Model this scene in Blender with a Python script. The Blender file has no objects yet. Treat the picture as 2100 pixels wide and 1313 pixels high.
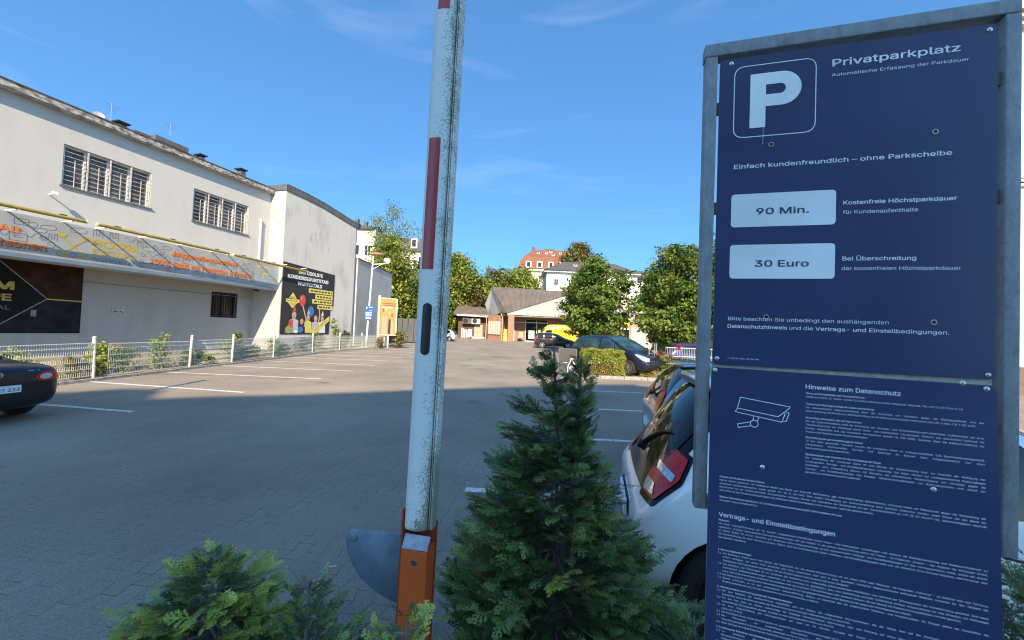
import bpy, bmesh, math, random
import numpy as np
from mathutils import Vector, Matrix
from mathutils.bvhtree import BVHTree
from mathutils.geometry import tessellate_polygon
R = math.radians
S = bpy.context.scene
COL = S.collection
rnd = random.Random(7)
NR = np.random.RandomState(11)

# ------------------------------------------------------------------ camera, sky, sun, exposure
CAM_H = 1.82
ROLL, PITCH = R(2.3), R(1.5)
fw = Vector((0, math.cos(PITCH), math.sin(PITCH))); u0 = Vector((0, -math.sin(PITCH), math.cos(PITCH)))
rt = Vector((1, 0, 0)) * math.cos(ROLL) + u0 * math.sin(ROLL)
up = Vector((-1, 0, 0)) * math.sin(ROLL) + u0 * math.cos(ROLL)
cd = bpy.data.cameras.new('camera'); cam = bpy.data.objects.new('camera', cd); COL.objects.link(cam)
cd.sensor_width = 36; cd.lens = 36 * 800 / 2100; cd.clip_start = 0.05; cd.clip_end = 2000
cam.matrix_world = Matrix(((rt.x, up.x, -fw.x, 0), (rt.y, up.y, -fw.y, 0), (rt.z, up.z, -fw.z, CAM_H), (0, 0, 0, 1)))
S.camera = cam

SUN_EL, SUN_AZ = R(34.5), R(-4.9)          # light travels towards +Y, a touch to the left
sdir = Vector((math.sin(SUN_AZ) * math.cos(SUN_EL), math.cos(SUN_AZ) * math.cos(SUN_EL), -math.sin(SUN_EL)))
W = bpy.data.worlds.new('World'); S.world = W; W.use_nodes = True
nt = W.node_tree; bg = nt.nodes['Background']
sky = nt.nodes.new('ShaderNodeTexSky'); sky.sky_type = 'NISHITA'; sky.sun_disc = False
sky.sun_elevation = SUN_EL; sky.sun_rotation = R(175); sky.ozone_density = 3.2; sky.air_density = 1.0; sky.dust_density = 0.35
tc = nt.nodes.new('ShaderNodeTexCoord'); mp = nt.nodes.new('ShaderNodeMapping'); mp.inputs['Scale'].default_value = (1.2, 1.6, 7.0); mp.inputs['Rotation'].default_value = (0.1, 0.25, 0.5)
nz = nt.nodes.new('ShaderNodeTexNoise'); nz.inputs['Scale'].default_value = 2.2; nz.inputs['Detail'].default_value = 7; nz.inputs['Distortion'].default_value = 0.6
rp = nt.nodes.new('ShaderNodeValToRGB'); rp.color_ramp.elements[0].position = 0.56; rp.color_ramp.elements[1].position = 0.90
rp.color_ramp.elements[0].color = (0, 0, 0, 1); rp.color_ramp.elements[1].color = (0.10, 0.10, 0.10, 1)
mx = nt.nodes.new('ShaderNodeMix'); mx.data_type = 'RGBA'
nt.links.new(tc.outputs['Generated'], mp.inputs['Vector']); nt.links.new(mp.outputs[0], nz.inputs['Vector'])
nt.links.new(nz.outputs['Fac'], rp.inputs[0]); nt.links.new(rp.outputs[0], mx.inputs[0])
v1 = nt.nodes.new('ShaderNodeVectorMath'); v1.operation = 'SCALE'; v1.inputs['Scale'].default_value = 0.2
gm = nt.nodes.new('ShaderNodeGamma'); gm.inputs['Gamma'].default_value = 0.58
v2 = nt.nodes.new('ShaderNodeVectorMath'); v2.operation = 'MULTIPLY'; v2.inputs[1].default_value = (1.58, 3.25, 5.05)
nt.links.new(sky.outputs[0], v1.inputs[0]); nt.links.new(v1.outputs[0], gm.inputs[0]); nt.links.new(gm.outputs[0], v2.inputs[0])
# sun's half of the sky boosted brighter and whiter, added fill for shaded foreground
sp_ = nt.nodes.new('ShaderNodeSeparateXYZ'); nt.links.new(tc.outputs['Generated'], sp_.inputs[0])
mr_ = nt.nodes.new('ShaderNodeMapRange'); mr_.interpolation_type = 'SMOOTHSTEP'; mr_.inputs[1].default_value = 0.05; mr_.inputs[2].default_value = -0.75; nt.links.new(sp_.outputs['Y'], mr_.inputs[0])
v3 = nt.nodes.new('ShaderNodeVectorMath'); v3.operation = 'MULTIPLY_ADD'; v3.inputs[1].default_value = (2.3, 1.65, 1.15); v3.inputs[2].default_value = (1, 1, 1); nt.links.new(mr_.outputs[0], v3.inputs[0])
v4 = nt.nodes.new('ShaderNodeVectorMath'); v4.operation = 'MULTIPLY'; nt.links.new(v2.outputs[0], v4.inputs[0]); nt.links.new(v3.outputs[0], v4.inputs[1]); nt.links.new(v4.outputs[0], mx.inputs[6]); mx.inputs[7].default_value = (9.0, 9.6, 10.5, 1)
nt.links.new(mx.outputs[2], bg.inputs['Color']); bg.inputs['Strength'].default_value = 0.10
sl = bpy.data.lights.new('sun', 'SUN'); sl.energy = 5.0; sl.angle = R(0.5); sl.color = (1.0, 0.82, 0.58)
so = bpy.data.objects.new('sun', sl); COL.objects.link(so); so.location = (0, -30, 40)
so.rotation_mode = 'QUATERNION'; so.rotation_quaternion = sdir.to_track_quat('-Z', 'Y')
S.view_settings.view_transform = 'Standard'; S.view_settings.look = 'None'; S.view_settings.exposure = 1.1; S.view_settings.gamma = 1
S.render.engine = 'CYCLES'; S.cycles.max_bounces = 6; S.cycles.diffuse_bounces = 3; S.cycles.glossy_bounces = 3; S.cycles.transmission_bounces = 3
S.cycles.transparent_max_bounces = 6; S.cycles.use_denoising = True; S.cycles.denoiser = 'OPENIMAGEDENOISE'; S.cycles.denoising_input_passes = 'RGB_ALBEDO_NORMAL'; S.cycles.denoising_prefilter = 'ACCURATE'; S.cycles.filter_width = 1.15; S.cycles.sample_clamp_indirect = 4.0

# ------------------------------------------------------------------ helpers
def tag(o, label=None, cat=None, group=None, kind=None):
    if label: o['label'] = label
    if cat: o['category'] = cat
    if group: o['group'] = group
    if kind: o['kind'] = kind
    return o
def thing(name, label, cat, loc=(0, 0, 0), rotz=0, group=None):
    o = bpy.data.objects.new(name, None); COL.objects.link(o); o.location = loc; o.rotation_euler = (0, 0, rotz)
    o.empty_display_size = 0.2
    return tag(o, label, cat, group)
def link_mesh(name, me, mats, parent=None, world=False):
    for m in (mats if isinstance(mats, (list, tuple)) else [mats]): me.materials.append(m)
    o = bpy.data.objects.new(name, me); COL.objects.link(o)
    if parent is not None:
        o.parent = parent
        if world:
            p = parent
            off = Vector((0, 0, 0))
            while p is not None: off += p.location; p = p.parent
            me.transform(Matrix.Translation(-off))
    return o
class MB:
    def __init__(s): s.v = []; s.f = []; s.m = []
    def add(s, vs, fs, mi=0):
        b = len(s.v); s.v += [tuple(v) for v in vs]; s.f += [tuple(i + b for i in f) for f in fs]; s.m += [mi] * len(fs)
    def obox(s, o, a, b, c, mi=0):
        o, a, b, c = map(Vector, (o, a, b, c))
        if a.cross(b).dot(c) < 0: o = o + a; a = -a
        vs = [o, o + a, o + a + b, o + b, o + c, o + a + c, o + a + b + c, o + b + c]
        s.add(vs, [(3, 2, 1, 0), (4, 5, 6, 7), (0, 1, 5, 4), (1, 2, 6, 5), (2, 3, 7, 6), (3, 0, 4, 7)], mi)
    def box(s, x0, x1, y0, y1, z0, z1, mi=0): s.obox((x0, y0, z0), (x1 - x0, 0, 0), (0, y1 - y0, 0), (0, 0, z1 - z0), mi)
    def prism(s, pts, d, mi=0):            # closed polygon (3d, planar) extruded by vector d
        pts = [Vector(p) for p in pts]; d = Vector(d); n = len(pts)
        nn = Vector((0, 0, 0))
        for i in range(n): nn += pts[i].cross(pts[(i + 1) % n])
        if nn.dot(d) > 0: pts = pts[::-1]
        vs = pts + [p + d for p in pts]
        s.add(vs, [tuple(range(n)), tuple(range(2 * n - 1, n - 1, -1))] + [((i + 1) % n, i, n + i, n + (i + 1) % n) for i in range(n)], mi)
    def tube(s, pts, r, n=8, mi=0, cap=True):
        pts = [Vector(p) for p in pts]; k = len(pts); rs = r if isinstance(r, (list, tuple)) else [r] * k
        b = len(s.v); ref = None
        for i, p in enumerate(pts):
            t = (pts[min(i + 1, k - 1)] - pts[max(i - 1, 0)]).normalized()
            if ref is None: ref = Vector((0, 0, 1)) if abs(t.z) < .9 else Vector((1, 0, 0))
            e1 = (ref - t * ref.dot(t)).normalized(); e2 = t.cross(e1); ref = e1
            for j in range(n):
                a = 2 * math.pi * j / n; s.v.append(tuple(p + (e1 * math.cos(a) + e2 * math.sin(a)) * rs[i]))
        for i in range(k - 1):
            for j in range(n):
                s.f.append((b + i * n + j, b + i * n + (j + 1) % n, b + (i + 1) * n + (j + 1) % n, b + (i + 1) * n + j)); s.m.append(mi)
        if cap:
            s.f.append(tuple(b + j for j in range(n))[::-1]); s.m.append(mi)
            s.f.append(tuple(b + (k - 1) * n + j for j in range(n))); s.m.append(mi)
    def lathe(s, c, axis, prof, n=24, mi=0):   # prof: (radius, along)
        ax = Vector(axis).normalized(); c = Vector(c); ref = Vector((0, 0, 1)) if abs(ax.z) < .9 else Vector((1, 0, 0))
        e1 = (ref - ax * ref.dot(ax)).normalized(); e2 = ax.cross(e1); b = len(s.v); k = len(prof)
        for r_, h in prof:
            for j in range(n):
                a = 2 * math.pi * j / n; s.v.append(tuple(c + ax * h + (e1 * math.cos(a) + e2 * math.sin(a)) * r_))
        for i in range(k - 1):
            for j in range(n):
                s.f.append((b + i * n + j, b + i * n + (j + 1) % n, b + (i + 1) * n + (j + 1) % n, b + (i + 1) * n + j)); s.m.append(mi)
    def build(s, name, mats, parent=None, world=True, bevel=0, smooth=False, seg=2):
        me = bpy.data.meshes.new(name); me.from_pydata(s.v, [], s.f); me.update()
        if me.polygons: me.polygons.foreach_set('material_index', s.m)
        if bevel or smooth:
            bm = bmesh.new(); bm.from_mesh(me)
            bmesh.ops.recalc_face_normals(bm, faces=bm.faces)
            if bevel:
                es = [e for e in bm.edges if len(e.link_faces) == 2 and e.calc_face_angle(0) > 0.6]
                bmesh.ops.bevel(bm, geom=es, offset=bevel, segments=seg, affect='EDGES', profile=0.5, clamp_overlap=True)
            bm.to_mesh(me); bm.free()
            if smooth:
                for p in me.polygons: p.use_smooth = True
                try: me.set_sharp_from_angle(angle=R(40))
                except Exception: pass
        return link_mesh(name, me, mats, parent, world)
def rpoly(pts, r=0.03, n=4):               # polygon with rounded corners
    out = []; k = len(pts)
    for i in range(k):
        p0, p, p1 = (Vector((*pts[(i + d) % k], 0)) for d in (-1, 0, 1))
        a = (p0 - p); b = (p1 - p); rr = min(r, a.length * .45, b.length * .45)
        A = p + a.normalized() * rr; B = p + b.normalized() * rr
        for j in range(n + 1):
            t = j / n; q = A * (1 - t) ** 2 + p * 2 * t * (1 - t) + B * t * t; out.append((q.x, q.y))
    return out

# ------------------------------------------------------------------ materials
MATS = {}
def nodes_of(m):
    m.use_nodes = True; nt = m.node_tree; return nt, nt.nodes, nt.links, nt.nodes['Principled BSDF']
def mat(name, c, c2=None, scale=4.0, rough=0.6, metal=0, bump=0, bscale=80, coat=0, ior=None, detail=6, stretch=None, r2=None, spec=None):
    if name in MATS: return MATS[name]
    m = bpy.data.materials.new(name); nt, N, L, P = nodes_of(m); MATS[name] = m
    c2 = c2 or tuple(x * 0.82 for x in c)
    t = N.new('ShaderNodeTexCoord'); vec = t.outputs['Object']
    if stretch:
        mp = N.new('ShaderNodeMapping'); mp.inputs['Scale'].default_value = stretch; L.new(vec, mp.inputs[0]); vec = mp.outputs[0]
    z = N.new('ShaderNodeTexNoise'); z.inputs['Scale'].default_value = scale; z.inputs['Detail'].default_value = detail; L.new(vec, z.inputs['Vector'])
    r = N.new('ShaderNodeValToRGB'); r.color_ramp.elements[0].position = 0.35; r.color_ramp.elements[1].position = 0.68
    r.color_ramp.elements[0].color = (*c2, 1); r.color_ramp.elements[1].color = (*c, 1)
    L.new(z.outputs['Fac'], r.inputs[0]); L.new(r.outputs[0], P.inputs['Base Color'])
    P.inputs['Roughness'].default_value = rough; P.inputs['Metallic'].default_value = metal
    if r2 is not None:
        mr = N.new('ShaderNodeMapRange'); mr.inputs[3].default_value = rough; mr.inputs[4].default_value = r2; L.new(z.outputs['Fac'], mr.inputs[0]); L.new(mr.outputs[0], P.inputs['Roughness'])
    if coat: P.inputs['Coat Weight'].default_value = coat; P.inputs['Coat Roughness'].default_value = 0.04
    if spec is not None: P.inputs['Specular IOR Level'].default_value = spec
    if ior: P.inputs['IOR'].default_value = ior
    if bump:
        z2 = N.new('ShaderNodeTexNoise'); z2.inputs['Scale'].default_value = bscale; z2.inputs['Detail'].default_value = 4; L.new(vec, z2.inputs['Vector'])
        b = N.new('ShaderNodeBump'); b.inputs['Strength'].default_value = bump; b.inputs['Distance'].default_value = 0.02; L.new(z2.outputs['Fac'], b.inputs['Height']); L.new(b.outputs[0], P.inputs['Normal'])
    return m
def leafmat(name, trans=0.3):
    if name in MATS: return MATS[name]
    m = bpy.data.materials.new(name); nt, N, L, P = nodes_of(m); MATS[name] = m
    a = N.new('ShaderNodeAttribute'); a.attribute_name = 'Col'
    L.new(a.outputs['Color'], P.inputs['Base Color']); P.inputs['Roughness'].default_value = 0.55; P.inputs['Specular IOR Level'].default_value = 0.35
    tr = N.new('ShaderNodeBsdfTranslucent'); L.new(a.outputs['Color'], tr.inputs['Color'])
    ms = N.new('ShaderNodeMixShader'); ms.inputs[0].default_value = trans
    L.new(P.outputs[0], ms.inputs[1]); L.new(tr.outputs[0], ms.inputs[2]); L.new(ms.outputs[0], N['Material Output'].inputs['Surface'])
    return m
def ground_mat():
    m = bpy.data.materials.new('interlocking_pavers'); nt, N, L, P = nodes_of(m)
    t = N.new('ShaderNodeTexCoord'); sx = N.new('ShaderNodeSeparateXYZ')
    mp = N.new('ShaderNodeMapping'); mp.inputs['Rotation'].default_value = (0, 0, R(7)); L.new(t.outputs['Object'], mp.inputs[0]); L.new(mp.outputs[0], sx.inputs[0])
    pp = N.new('ShaderNodeMath'); pp.operation = 'PINGPONG'; pp.inputs[1].default_value = 0.1125; L.new(sx.outputs['Y'], pp.inputs[0])
    wz = N.new('ShaderNodeTexNoise'); wz.inputs['Scale'].default_value = 1.1; wz.inputs['Detail'].default_value = 3; L.new(t.outputs['Object'], wz.inputs['Vector'])
    w1 = N.new('ShaderNodeMath'); w1.operation = 'MULTIPLY_ADD'; w1.inputs[1].default_value = 0.30; L.new(pp.outputs[0], w1.inputs[0]); L.new(sx.outputs['X'], w1.inputs[2])
    w2 = N.new('ShaderNodeMath'); w2.operation = 'MULTIPLY_ADD'; w2.inputs[1].default_value = 0.05; L.new(wz.outputs['Fac'], w2.inputs[0]); L.new(w1.outputs[0], w2.inputs[2])
    cb = N.new('ShaderNodeCombineXYZ'); L.new(sx.outputs['Y'], cb.inputs[0]); L.new(w2.outputs[0], cb.inputs[1])
    br = N.new('ShaderNodeTexBrick'); br.inputs['Scale'].default_value = 1; br.inputs['Mortar Size'].default_value = 0.0028; br.inputs['Mortar Smooth'].default_value = 0.3
    br.inputs['Brick Width'].default_value = 0.225; br.inputs['Row Height'].default_value = 0.125; br.offset = 0.5; L.new(cb.outputs[0], br.inputs['Vector'])
    br.inputs['Color1'].default_value = (0.285, 0.245, 0.200, 1); br.inputs['Color2'].default_value = (0.262, 0.225, 0.184, 1); br.inputs['Mortar'].default_value = (0.055, 0.052, 0.05, 1)
    n1 = N.new('ShaderNodeTexNoise'); n1.inputs['Scale'].default_value = 0.33; n1.inputs['Detail'].default_value = 9; n1.inputs['Roughness'].default_value = 0.62; L.new(t.outputs['Object'], n1.inputs['Vector'])
    r1 = N.new('ShaderNodeValToRGB'); r1.color_ramp.elements[0].position = 0.3; r1.color_ramp.elements[1].position = 0.75; r1.color_ramp.elements[0].color = (0.62, 0.62, 0.64, 1); r1.color_ramp.elements[1].color = (1.22, 1.21, 1.18, 1); L.new(n1.outputs['Fac'], r1.inputs[0])
    n2 = N.new('ShaderNodeTexNoise'); n2.inputs['Scale'].default_value = 70; n2.inputs['Detail'].default_value = 3; L.new(t.outputs['Object'], n2.inputs['Vector'])
    r2 = N.new('ShaderNodeValToRGB'); r2.color_ramp.elements[0].position = 0.3; r2.color_ramp.elements[1].position = 0.72; r2.color_ramp.elements[0].color = (0.72, 0.72, 0.72, 1); r2.color_ramp.elements[1].color = (1.25, 1.25, 1.25, 1); L.new(n2.outputs['Fac'], r2.inputs[0])
    # pale dusty patches, streaked along the driving direction
    mp3 = N.new('ShaderNodeMapping'); mp3.inputs['Scale'].default_value = (0.35, 1.0, 1); L.new(t.outputs['Object'], mp3.inputs[0])
    n3 = N.new('ShaderNodeTexNoise'); n3.inputs['Scale'].default_value = 1.3; n3.inputs['Detail'].default_value = 10; n3.inputs['Roughness'].default_value = 0.7; L.new(mp3.outputs[0], n3.inputs['Vector'])
    r3 = N.new('ShaderNodeValToRGB'); r3.color_ramp.elements[0].position = 0.60; r3.color_ramp.elements[1].position = 0.80; r3.color_ramp.elements[0].color = (0, 0, 0, 1); r3.color_ramp.elements[1].color = (0.55, 0.55, 0.55, 1); L.new(n3.outputs['Fac'], r3.inputs[0])
    nj = N.new('ShaderNodeTexNoise'); nj.inputs['Scale'].default_value = 2.6; nj.inputs['Detail'].default_value = 6; L.new(t.outputs['Object'], nj.inputs['Vector'])
    rj = N.new('ShaderNodeValToRGB'); rj.color_ramp.elements[0].position = 0.44; rj.color_ramp.elements[1].position = 0.62; rj.color_ramp.elements[0].color = (0.12, 0.12, 0.12, 1); L.new(nj.outputs['Fac'], rj.inputs[0])
    mj = N.new('ShaderNodeMix'); mj.data_type = 'RGBA'; L.new(rj.outputs[0], mj.inputs[0]); mj.inputs[6].default_value = (0.274, 0.236, 0.192, 1); L.new(br.outputs['Color'], mj.inputs[7])
    m1 = N.new('ShaderNodeMix'); m1.data_type = 'RGBA'; m1.blend_type = 'MULTIPLY'; m1.inputs[0].default_value = 1; L.new(mj.outputs[2], m1.inputs[6]); L.new(r1.outputs[0], m1.inputs[7])
    m2 = N.new('ShaderNodeMix'); m2.data_type = 'RGBA'; m2.blend_type = 'MULTIPLY'; m2.inputs[0].default_value = 1; L.new(m1.outputs[2], m2.inputs[6]); L.new(r2.outputs[0], m2.inputs[7])
    # oil drips and old stains, a few per bay
    vo = N.new('ShaderNodeTexVoronoi'); vo.inputs['Scale'].default_value = 0.62; vo.inputs['Randomness'].default_value = 1.0
    wn = N.new('ShaderNodeTexNoise'); wn.inputs['Scale'].default_value = 5; wn.inputs['Detail'].default_value = 4; L.new(t.outputs['Object'], wn.inputs['Vector'])
    va = N.new('ShaderNodeVectorMath'); va.operation = 'MULTIPLY_ADD'; va.inputs[1].default_value = (.35, .35, 0); L.new(wn.outputs['Color'], va.inputs[0]); L.new(t.outputs['Object'], va.inputs[2]); L.new(va.outputs[0], vo.inputs['Vector'])
    r4 = N.new('ShaderNodeValToRGB'); r4.color_ramp.elements[0].position = 0.03; r4.color_ramp.elements[1].position = 0.17; r4.color_ramp.elements[0].color = (0.58, 0.57, 0.56, 1); r4.color_ramp.elements[1].color = (1, 1, 1, 1); L.new(vo.outputs['Distance'], r4.inputs[0])
    m2b = N.new('ShaderNodeMix'); m2b.data_type = 'RGBA'; m2b.blend_type = 'MULTIPLY'; m2b.inputs[0].default_value = 1; L.new(m2.outputs[2], m2b.inputs[6]); L.new(r4.outputs[0], m2b.inputs[7])
    m3 = N.new('ShaderNodeMix'); m3.data_type = 'RGBA'; L.new(r3.outputs[0], m3.inputs[0]); L.new(m2b.outputs[2], m3.inputs[6]); m3.inputs[7].default_value = (0.35, 0.315, 0.27, 1)
    L.new(m3.outputs[2], P.inputs['Base Color']); P.inputs['Roughness'].default_value = 0.8; P.inputs['Specular IOR Level'].default_value = 0.3
    ad = N.new('ShaderNodeMath'); ad.operation = 'MULTIPLY_ADD'; ad.inputs[1].default_value = -1.0; L.new(br.outputs['Fac'], ad.inputs[0]); L.new(n2.outputs['Fac'], ad.inputs[2])
    b = N.new('ShaderNodeBump'); b.inputs['Strength'].default_value = 0.5; b.inputs['Distance'].default_value = 0.01; L.new(ad.outputs[0], b.inputs['Height']); L.new(b.outputs[0], P.inputs['Normal'])
    return m
def brick_mat(name, c1, c2, mortar, sc=1.0, bw=0.25, rh=0.075, ms=0.008, vertical='XZ', rough=0.8):
    m = bpy.data.materials.new(name); nt, N, L, P = nodes_of(m); MATS[name] = m
    t = N.new('ShaderNodeTexCoord'); sx = N.new('ShaderNodeSeparateXYZ'); L.new(t.outputs['Object'], sx.inputs[0])
    a = N.new('ShaderNodeMath'); a.operation = 'ADD'; L.new(sx.outputs['X'], a.inputs[0]); L.new(sx.outputs['Y'], a.inputs[1])
    cb = N.new('ShaderNodeCombineXYZ'); L.new(a.outputs[0] if 'Y' in vertical or True else sx.outputs['X'], cb.inputs[0]); L.new(sx.outputs['Z'], cb.inputs[1])
    br = N.new('ShaderNodeTexBrick'); br.inputs['Scale'].default_value = sc; br.inputs['Brick Width'].default_value = bw; br.inputs['Row Height'].default_value = rh; br.inputs['Mortar Size'].default_value = ms
    br.inputs['Color1'].default_value = (*c1, 1); br.inputs['Color2'].default_value = (*c2, 1); br.inputs['Mortar'].default_value = (*mortar, 1); L.new(cb.outputs[0], br.inputs['Vector'])
    z = N.new('ShaderNodeTexNoise'); z.inputs['Scale'].default_value = 1.5; z.inputs['Detail'].default_value = 6; L.new(t.outputs['Object'], z.inputs['Vector'])
    r = N.new('ShaderNodeValToRGB'); r.color_ramp.elements[0].color = (0.72, 0.72, 0.72, 1); r.color_ramp.elements[1].color = (1.2, 1.2, 1.2, 1); L.new(z.outputs['Fac'], r.inputs[0])
    mm = N.new('ShaderNodeMix'); mm.data_type = 'RGBA'; mm.blend_type = 'MULTIPLY'; mm.inputs[0].default_value = 1; L.new(br.outputs['Color'], mm.inputs[6]); L.new(r.outputs[0], mm.inputs[7])
    L.new(mm.outputs[2], P.inputs['Base Color']); P.inputs['Roughness'].default_value = rough
    b = N.new('ShaderNodeBump'); b.inputs['Strength'].default_value = 0.4; b.inputs['Distance'].default_value = 0.01; b.invert = True; L.new(br.outputs['Fac'], b.inputs['Height']); L.new(b.outputs[0], P.inputs['Normal'])
    return m
def plaster_mat(name, c, stain, amt=0.5, zscale=0.35):
    """painted render with vertical rain streaks and blotches"""
    m = bpy.data.materials.new(name); nt, N, L, P = nodes_of(m); MATS[name] = m
    t = N.new('ShaderNodeTexCoord')
    mp = N.new('ShaderNodeMapping'); mp.inputs['Scale'].default_value = (1.6, 1.6, 0.22); L.new(t.outputs['Object'], mp.inputs[0])
    z = N.new('ShaderNodeTexNoise'); z.inputs['Scale'].default_value = 1.1; z.inputs['Detail'].default_value = 9; z.inputs['Roughness'].default_value = 0.62; L.new(mp.outputs[0], z.inputs['Vector'])
    z2 = N.new('ShaderNodeTexNoise'); z2.inputs['Scale'].default_value = 0.5; z2.inputs['Detail'].default_value = 8; L.new(t.outputs['Object'], z2.inputs['Vector'])
    mu = N.new('ShaderNodeMath'); mu.operation = 'MULTIPLY'; L.new(z.outputs['Fac'], mu.inputs[0]); L.new(z2.outputs['Fac'], mu.inputs[1])
    r = N.new('ShaderNodeValToRGB'); r.color_ramp.elements[0].position = 0.24; r.color_ramp.elements[1].position = 0.46; r.color_ramp.elements[0].color = (0, 0, 0, 1); r.color_ramp.elements[1].color = (amt, amt, amt, 1); L.new(mu.outputs[0], r.inputs[0])
    mm = N.new('ShaderNodeMix'); mm.data_type = 'RGBA'; L.new(r.outputs[0], mm.inputs[0]); mm.inputs[6].default_value = (*c, 1); mm.inputs[7].default_value = (*stain, 1)
    L.new(mm.outputs[2], P.inputs['Base Color']); P.inputs['Roughness'].default_value = 0.85; P.inputs['Specular IOR Level'].default_value = 0.2
    z3 = N.new('ShaderNodeTexNoise'); z3.inputs['Scale'].default_value = 3.0; z3.inputs['Detail'].default_value = 10; L.new(t.outputs['Object'], z3.inputs['Vector'])
    b = N.new('ShaderNodeBump'); b.inputs['Strength'].default_value = 0.14; b.inputs['Distance'].default_value = 0.04; L.new(z3.outputs['Fac'], b.inputs['Height']); L.new(b.outputs[0], P.inputs['Normal'])
    return m
def tile_mat(name, c1, c2, wave=3.3, axis='X'):
    m = bpy.data.materials.new(name); nt, N, L, P = nodes_of(m); MATS[name] = m
    t = N.new('ShaderNodeTexCoord')
    w = N.new('ShaderNodeTexWave'); w.bands_direction = axis; w.inputs['Scale'].default_value = wave; w.inputs['Distortion'].default_value = 0.0; L.new(t.outputs['Object'], w.inputs['Vector'])
    w2 = N.new('ShaderNodeTexWave'); w2.bands_direction = 'Z'; w2.wave_profile = 'SAW'; w2.inputs['Scale'].default_value = 1.6; L.new(t.outputs['Object'], w2.inputs['Vector'])
    z = N.new('ShaderNodeTexNoise'); z.inputs['Scale'].default_value = 0.8; z.inputs['Detail'].default_value = 8; L.new(t.outputs['Object'], z.inputs['Vector'])
    ad = N.new('ShaderNodeMath'); ad.operation = 'MULTIPLY_ADD'; ad.inputs[1].default_value = 0.35; L.new(w.outputs['Fac'], ad.inputs[0]); L.new(z.outputs['Fac'], ad.inputs[2])
    r = N.new('ShaderNodeValToRGB'); r.color_ramp.elements[0].position = 0.35; r.color_ramp.elements[1].position = 1.0; r.color_ramp.elements[0].color = (*c2, 1); r.color_ramp.elements[1].color = (*c1, 1); L.new(ad.outputs[0], r.inputs[0])
    L.new(r.outputs[0], P.inputs['Base Color']); P.inputs['Roughness'].default_value = 0.7
    a2 = N.new('ShaderNodeMath'); a2.operation = 'ADD'; L.new(w.outputs['Fac'], a2.inputs[0]); L.new(w2.outputs['Fac'], a2.inputs[1])
    b = N.new('ShaderNodeBump'); b.inputs['Strength'].default_value = 0.7; b.inputs['Distance'].default_value = 0.05; L.new(a2.outputs[0], b.inputs['Height']); L.new(b.outputs[0], P.inputs['Normal'])
    return m
def galv_mat():
    m = bpy.data.materials.new('galvanised_steel'); nt, N, L, P = nodes_of(m)
    t = N.new('ShaderNodeTexCoord'); mp = N.new('ShaderNodeMapping'); mp.inputs['Scale'].default_value = (1, 1, 0.45); L.new(t.outputs['Object'], mp.inputs[0])
    v = N.new('ShaderNodeTexVoronoi'); v.inputs['Scale'].default_value = 170; L.new(mp.outputs[0], v.inputs['Vector'])
    z = N.new('ShaderNodeTexNoise'); z.inputs['Scale'].default_value = 30; z.inputs['Detail'].default_value = 8; L.new(mp.outputs[0], z.inputs['Vector'])
    mx = N.new('ShaderNodeMix'); mx.inputs[0].default_value = 0.72; L.new(v.outputs['Color'], mx.inputs[2]); L.new(z.outputs['Fac'], mx.inputs[3])
    r = N.new('ShaderNodeValToRGB'); r.color_ramp.elements[0].position = 0.3; r.color_ramp.elements[1].position = 0.75; r.color_ramp.elements[0].color = (0.17, 0.185, 0.20, 1); r.color_ramp.elements[1].color = (0.28, 0.30, 0.32, 1)
    L.new(mx.outputs[0], r.inputs[0]); L.new(r.outputs[0], P.inputs['Base Color']); P.inputs['Metallic'].default_value = 0.2; P.inputs['Roughness'].default_value = 0.6
    return m
def boom_mat():
    """white powder coat with grey speckle and green algae, thicker near the flange and the foot"""
    m = bpy.data.materials.new('weathered_white_boom'); nt, N, L, P = nodes_of(m)
    t = N.new('ShaderNodeTexCoord'); sx = N.new('ShaderNodeSeparateXYZ'); L.new(t.outputs['Object'], sx.inputs[0])
    v = N.new('ShaderNodeTexNoise'); v.inputs['Scale'].default_value = 170; v.inputs['Detail'].default_value = 3; L.new(t.outputs['Object'], v.inputs['Vector'])
    z = N.new('ShaderNodeTexNoise'); z.inputs['Scale'].default_value = 11; z.inputs['Detail'].default_value = 7; z.inputs['Roughness'].default_value = 0.6; L.new(t.outputs['Object'], z.inputs['Vector'])
    gx = N.new('ShaderNodeMapRange'); gx.inputs[1].default_value = -0.03; gx.inputs[2].default_value = 0.05; L.new(sx.outputs['X'], gx.inputs[0])
    gz = N.new('ShaderNodeMapRange'); gz.inputs[1].default_value = 0.0; gz.inputs[2].default_value = 0.35; gz.inputs[3].default_value = 0.22; gz.inputs[4].default_value = 0.0; L.new(sx.outputs['Z'], gz.inputs[0])
    a1 = N.new('ShaderNodeMath'); a1.operation = 'MULTIPLY_ADD'; a1.inputs[1].default_value = 0.30; L.new(gx.outputs[0], a1.inputs[0]); L.new(gz.outputs[0], a1.inputs[2])
    a2 = N.new('ShaderNodeMath'); a2.operation = 'MULTIPLY_ADD'; a2.inputs[1].default_value = 0.5; L.new(z.outputs['Fac'], a2.inputs[0]); L.new(a1.outputs[0], a2.inputs[2])
    a3 = N.new('ShaderNodeMath'); a3.operation = 'MULTIPLY_ADD'; a3.inputs[1].default_value = 0.8; L.new(v.outputs['Fac'], a3.inputs[0]); L.new(a2.outputs[0], a3.inputs[2])
    r = N.new('ShaderNodeValToRGB'); e = r.color_ramp.elements; e[0].position = 0.86; e[1].position = 1.16; e[0].color = (0.66, 0.68, 0.68, 1); e[1].color = (0.24, 0.25, 0.19, 1)
    k = e.new(0.985); k.color = (0.42, 0.44, 0.38, 1)
    L.new(a3.outputs[0], r.inputs[0]); L.new(r.outputs[0], P.inputs['Base Color']); P.inputs['Roughness'].default_value = 0.5
    return m
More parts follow.
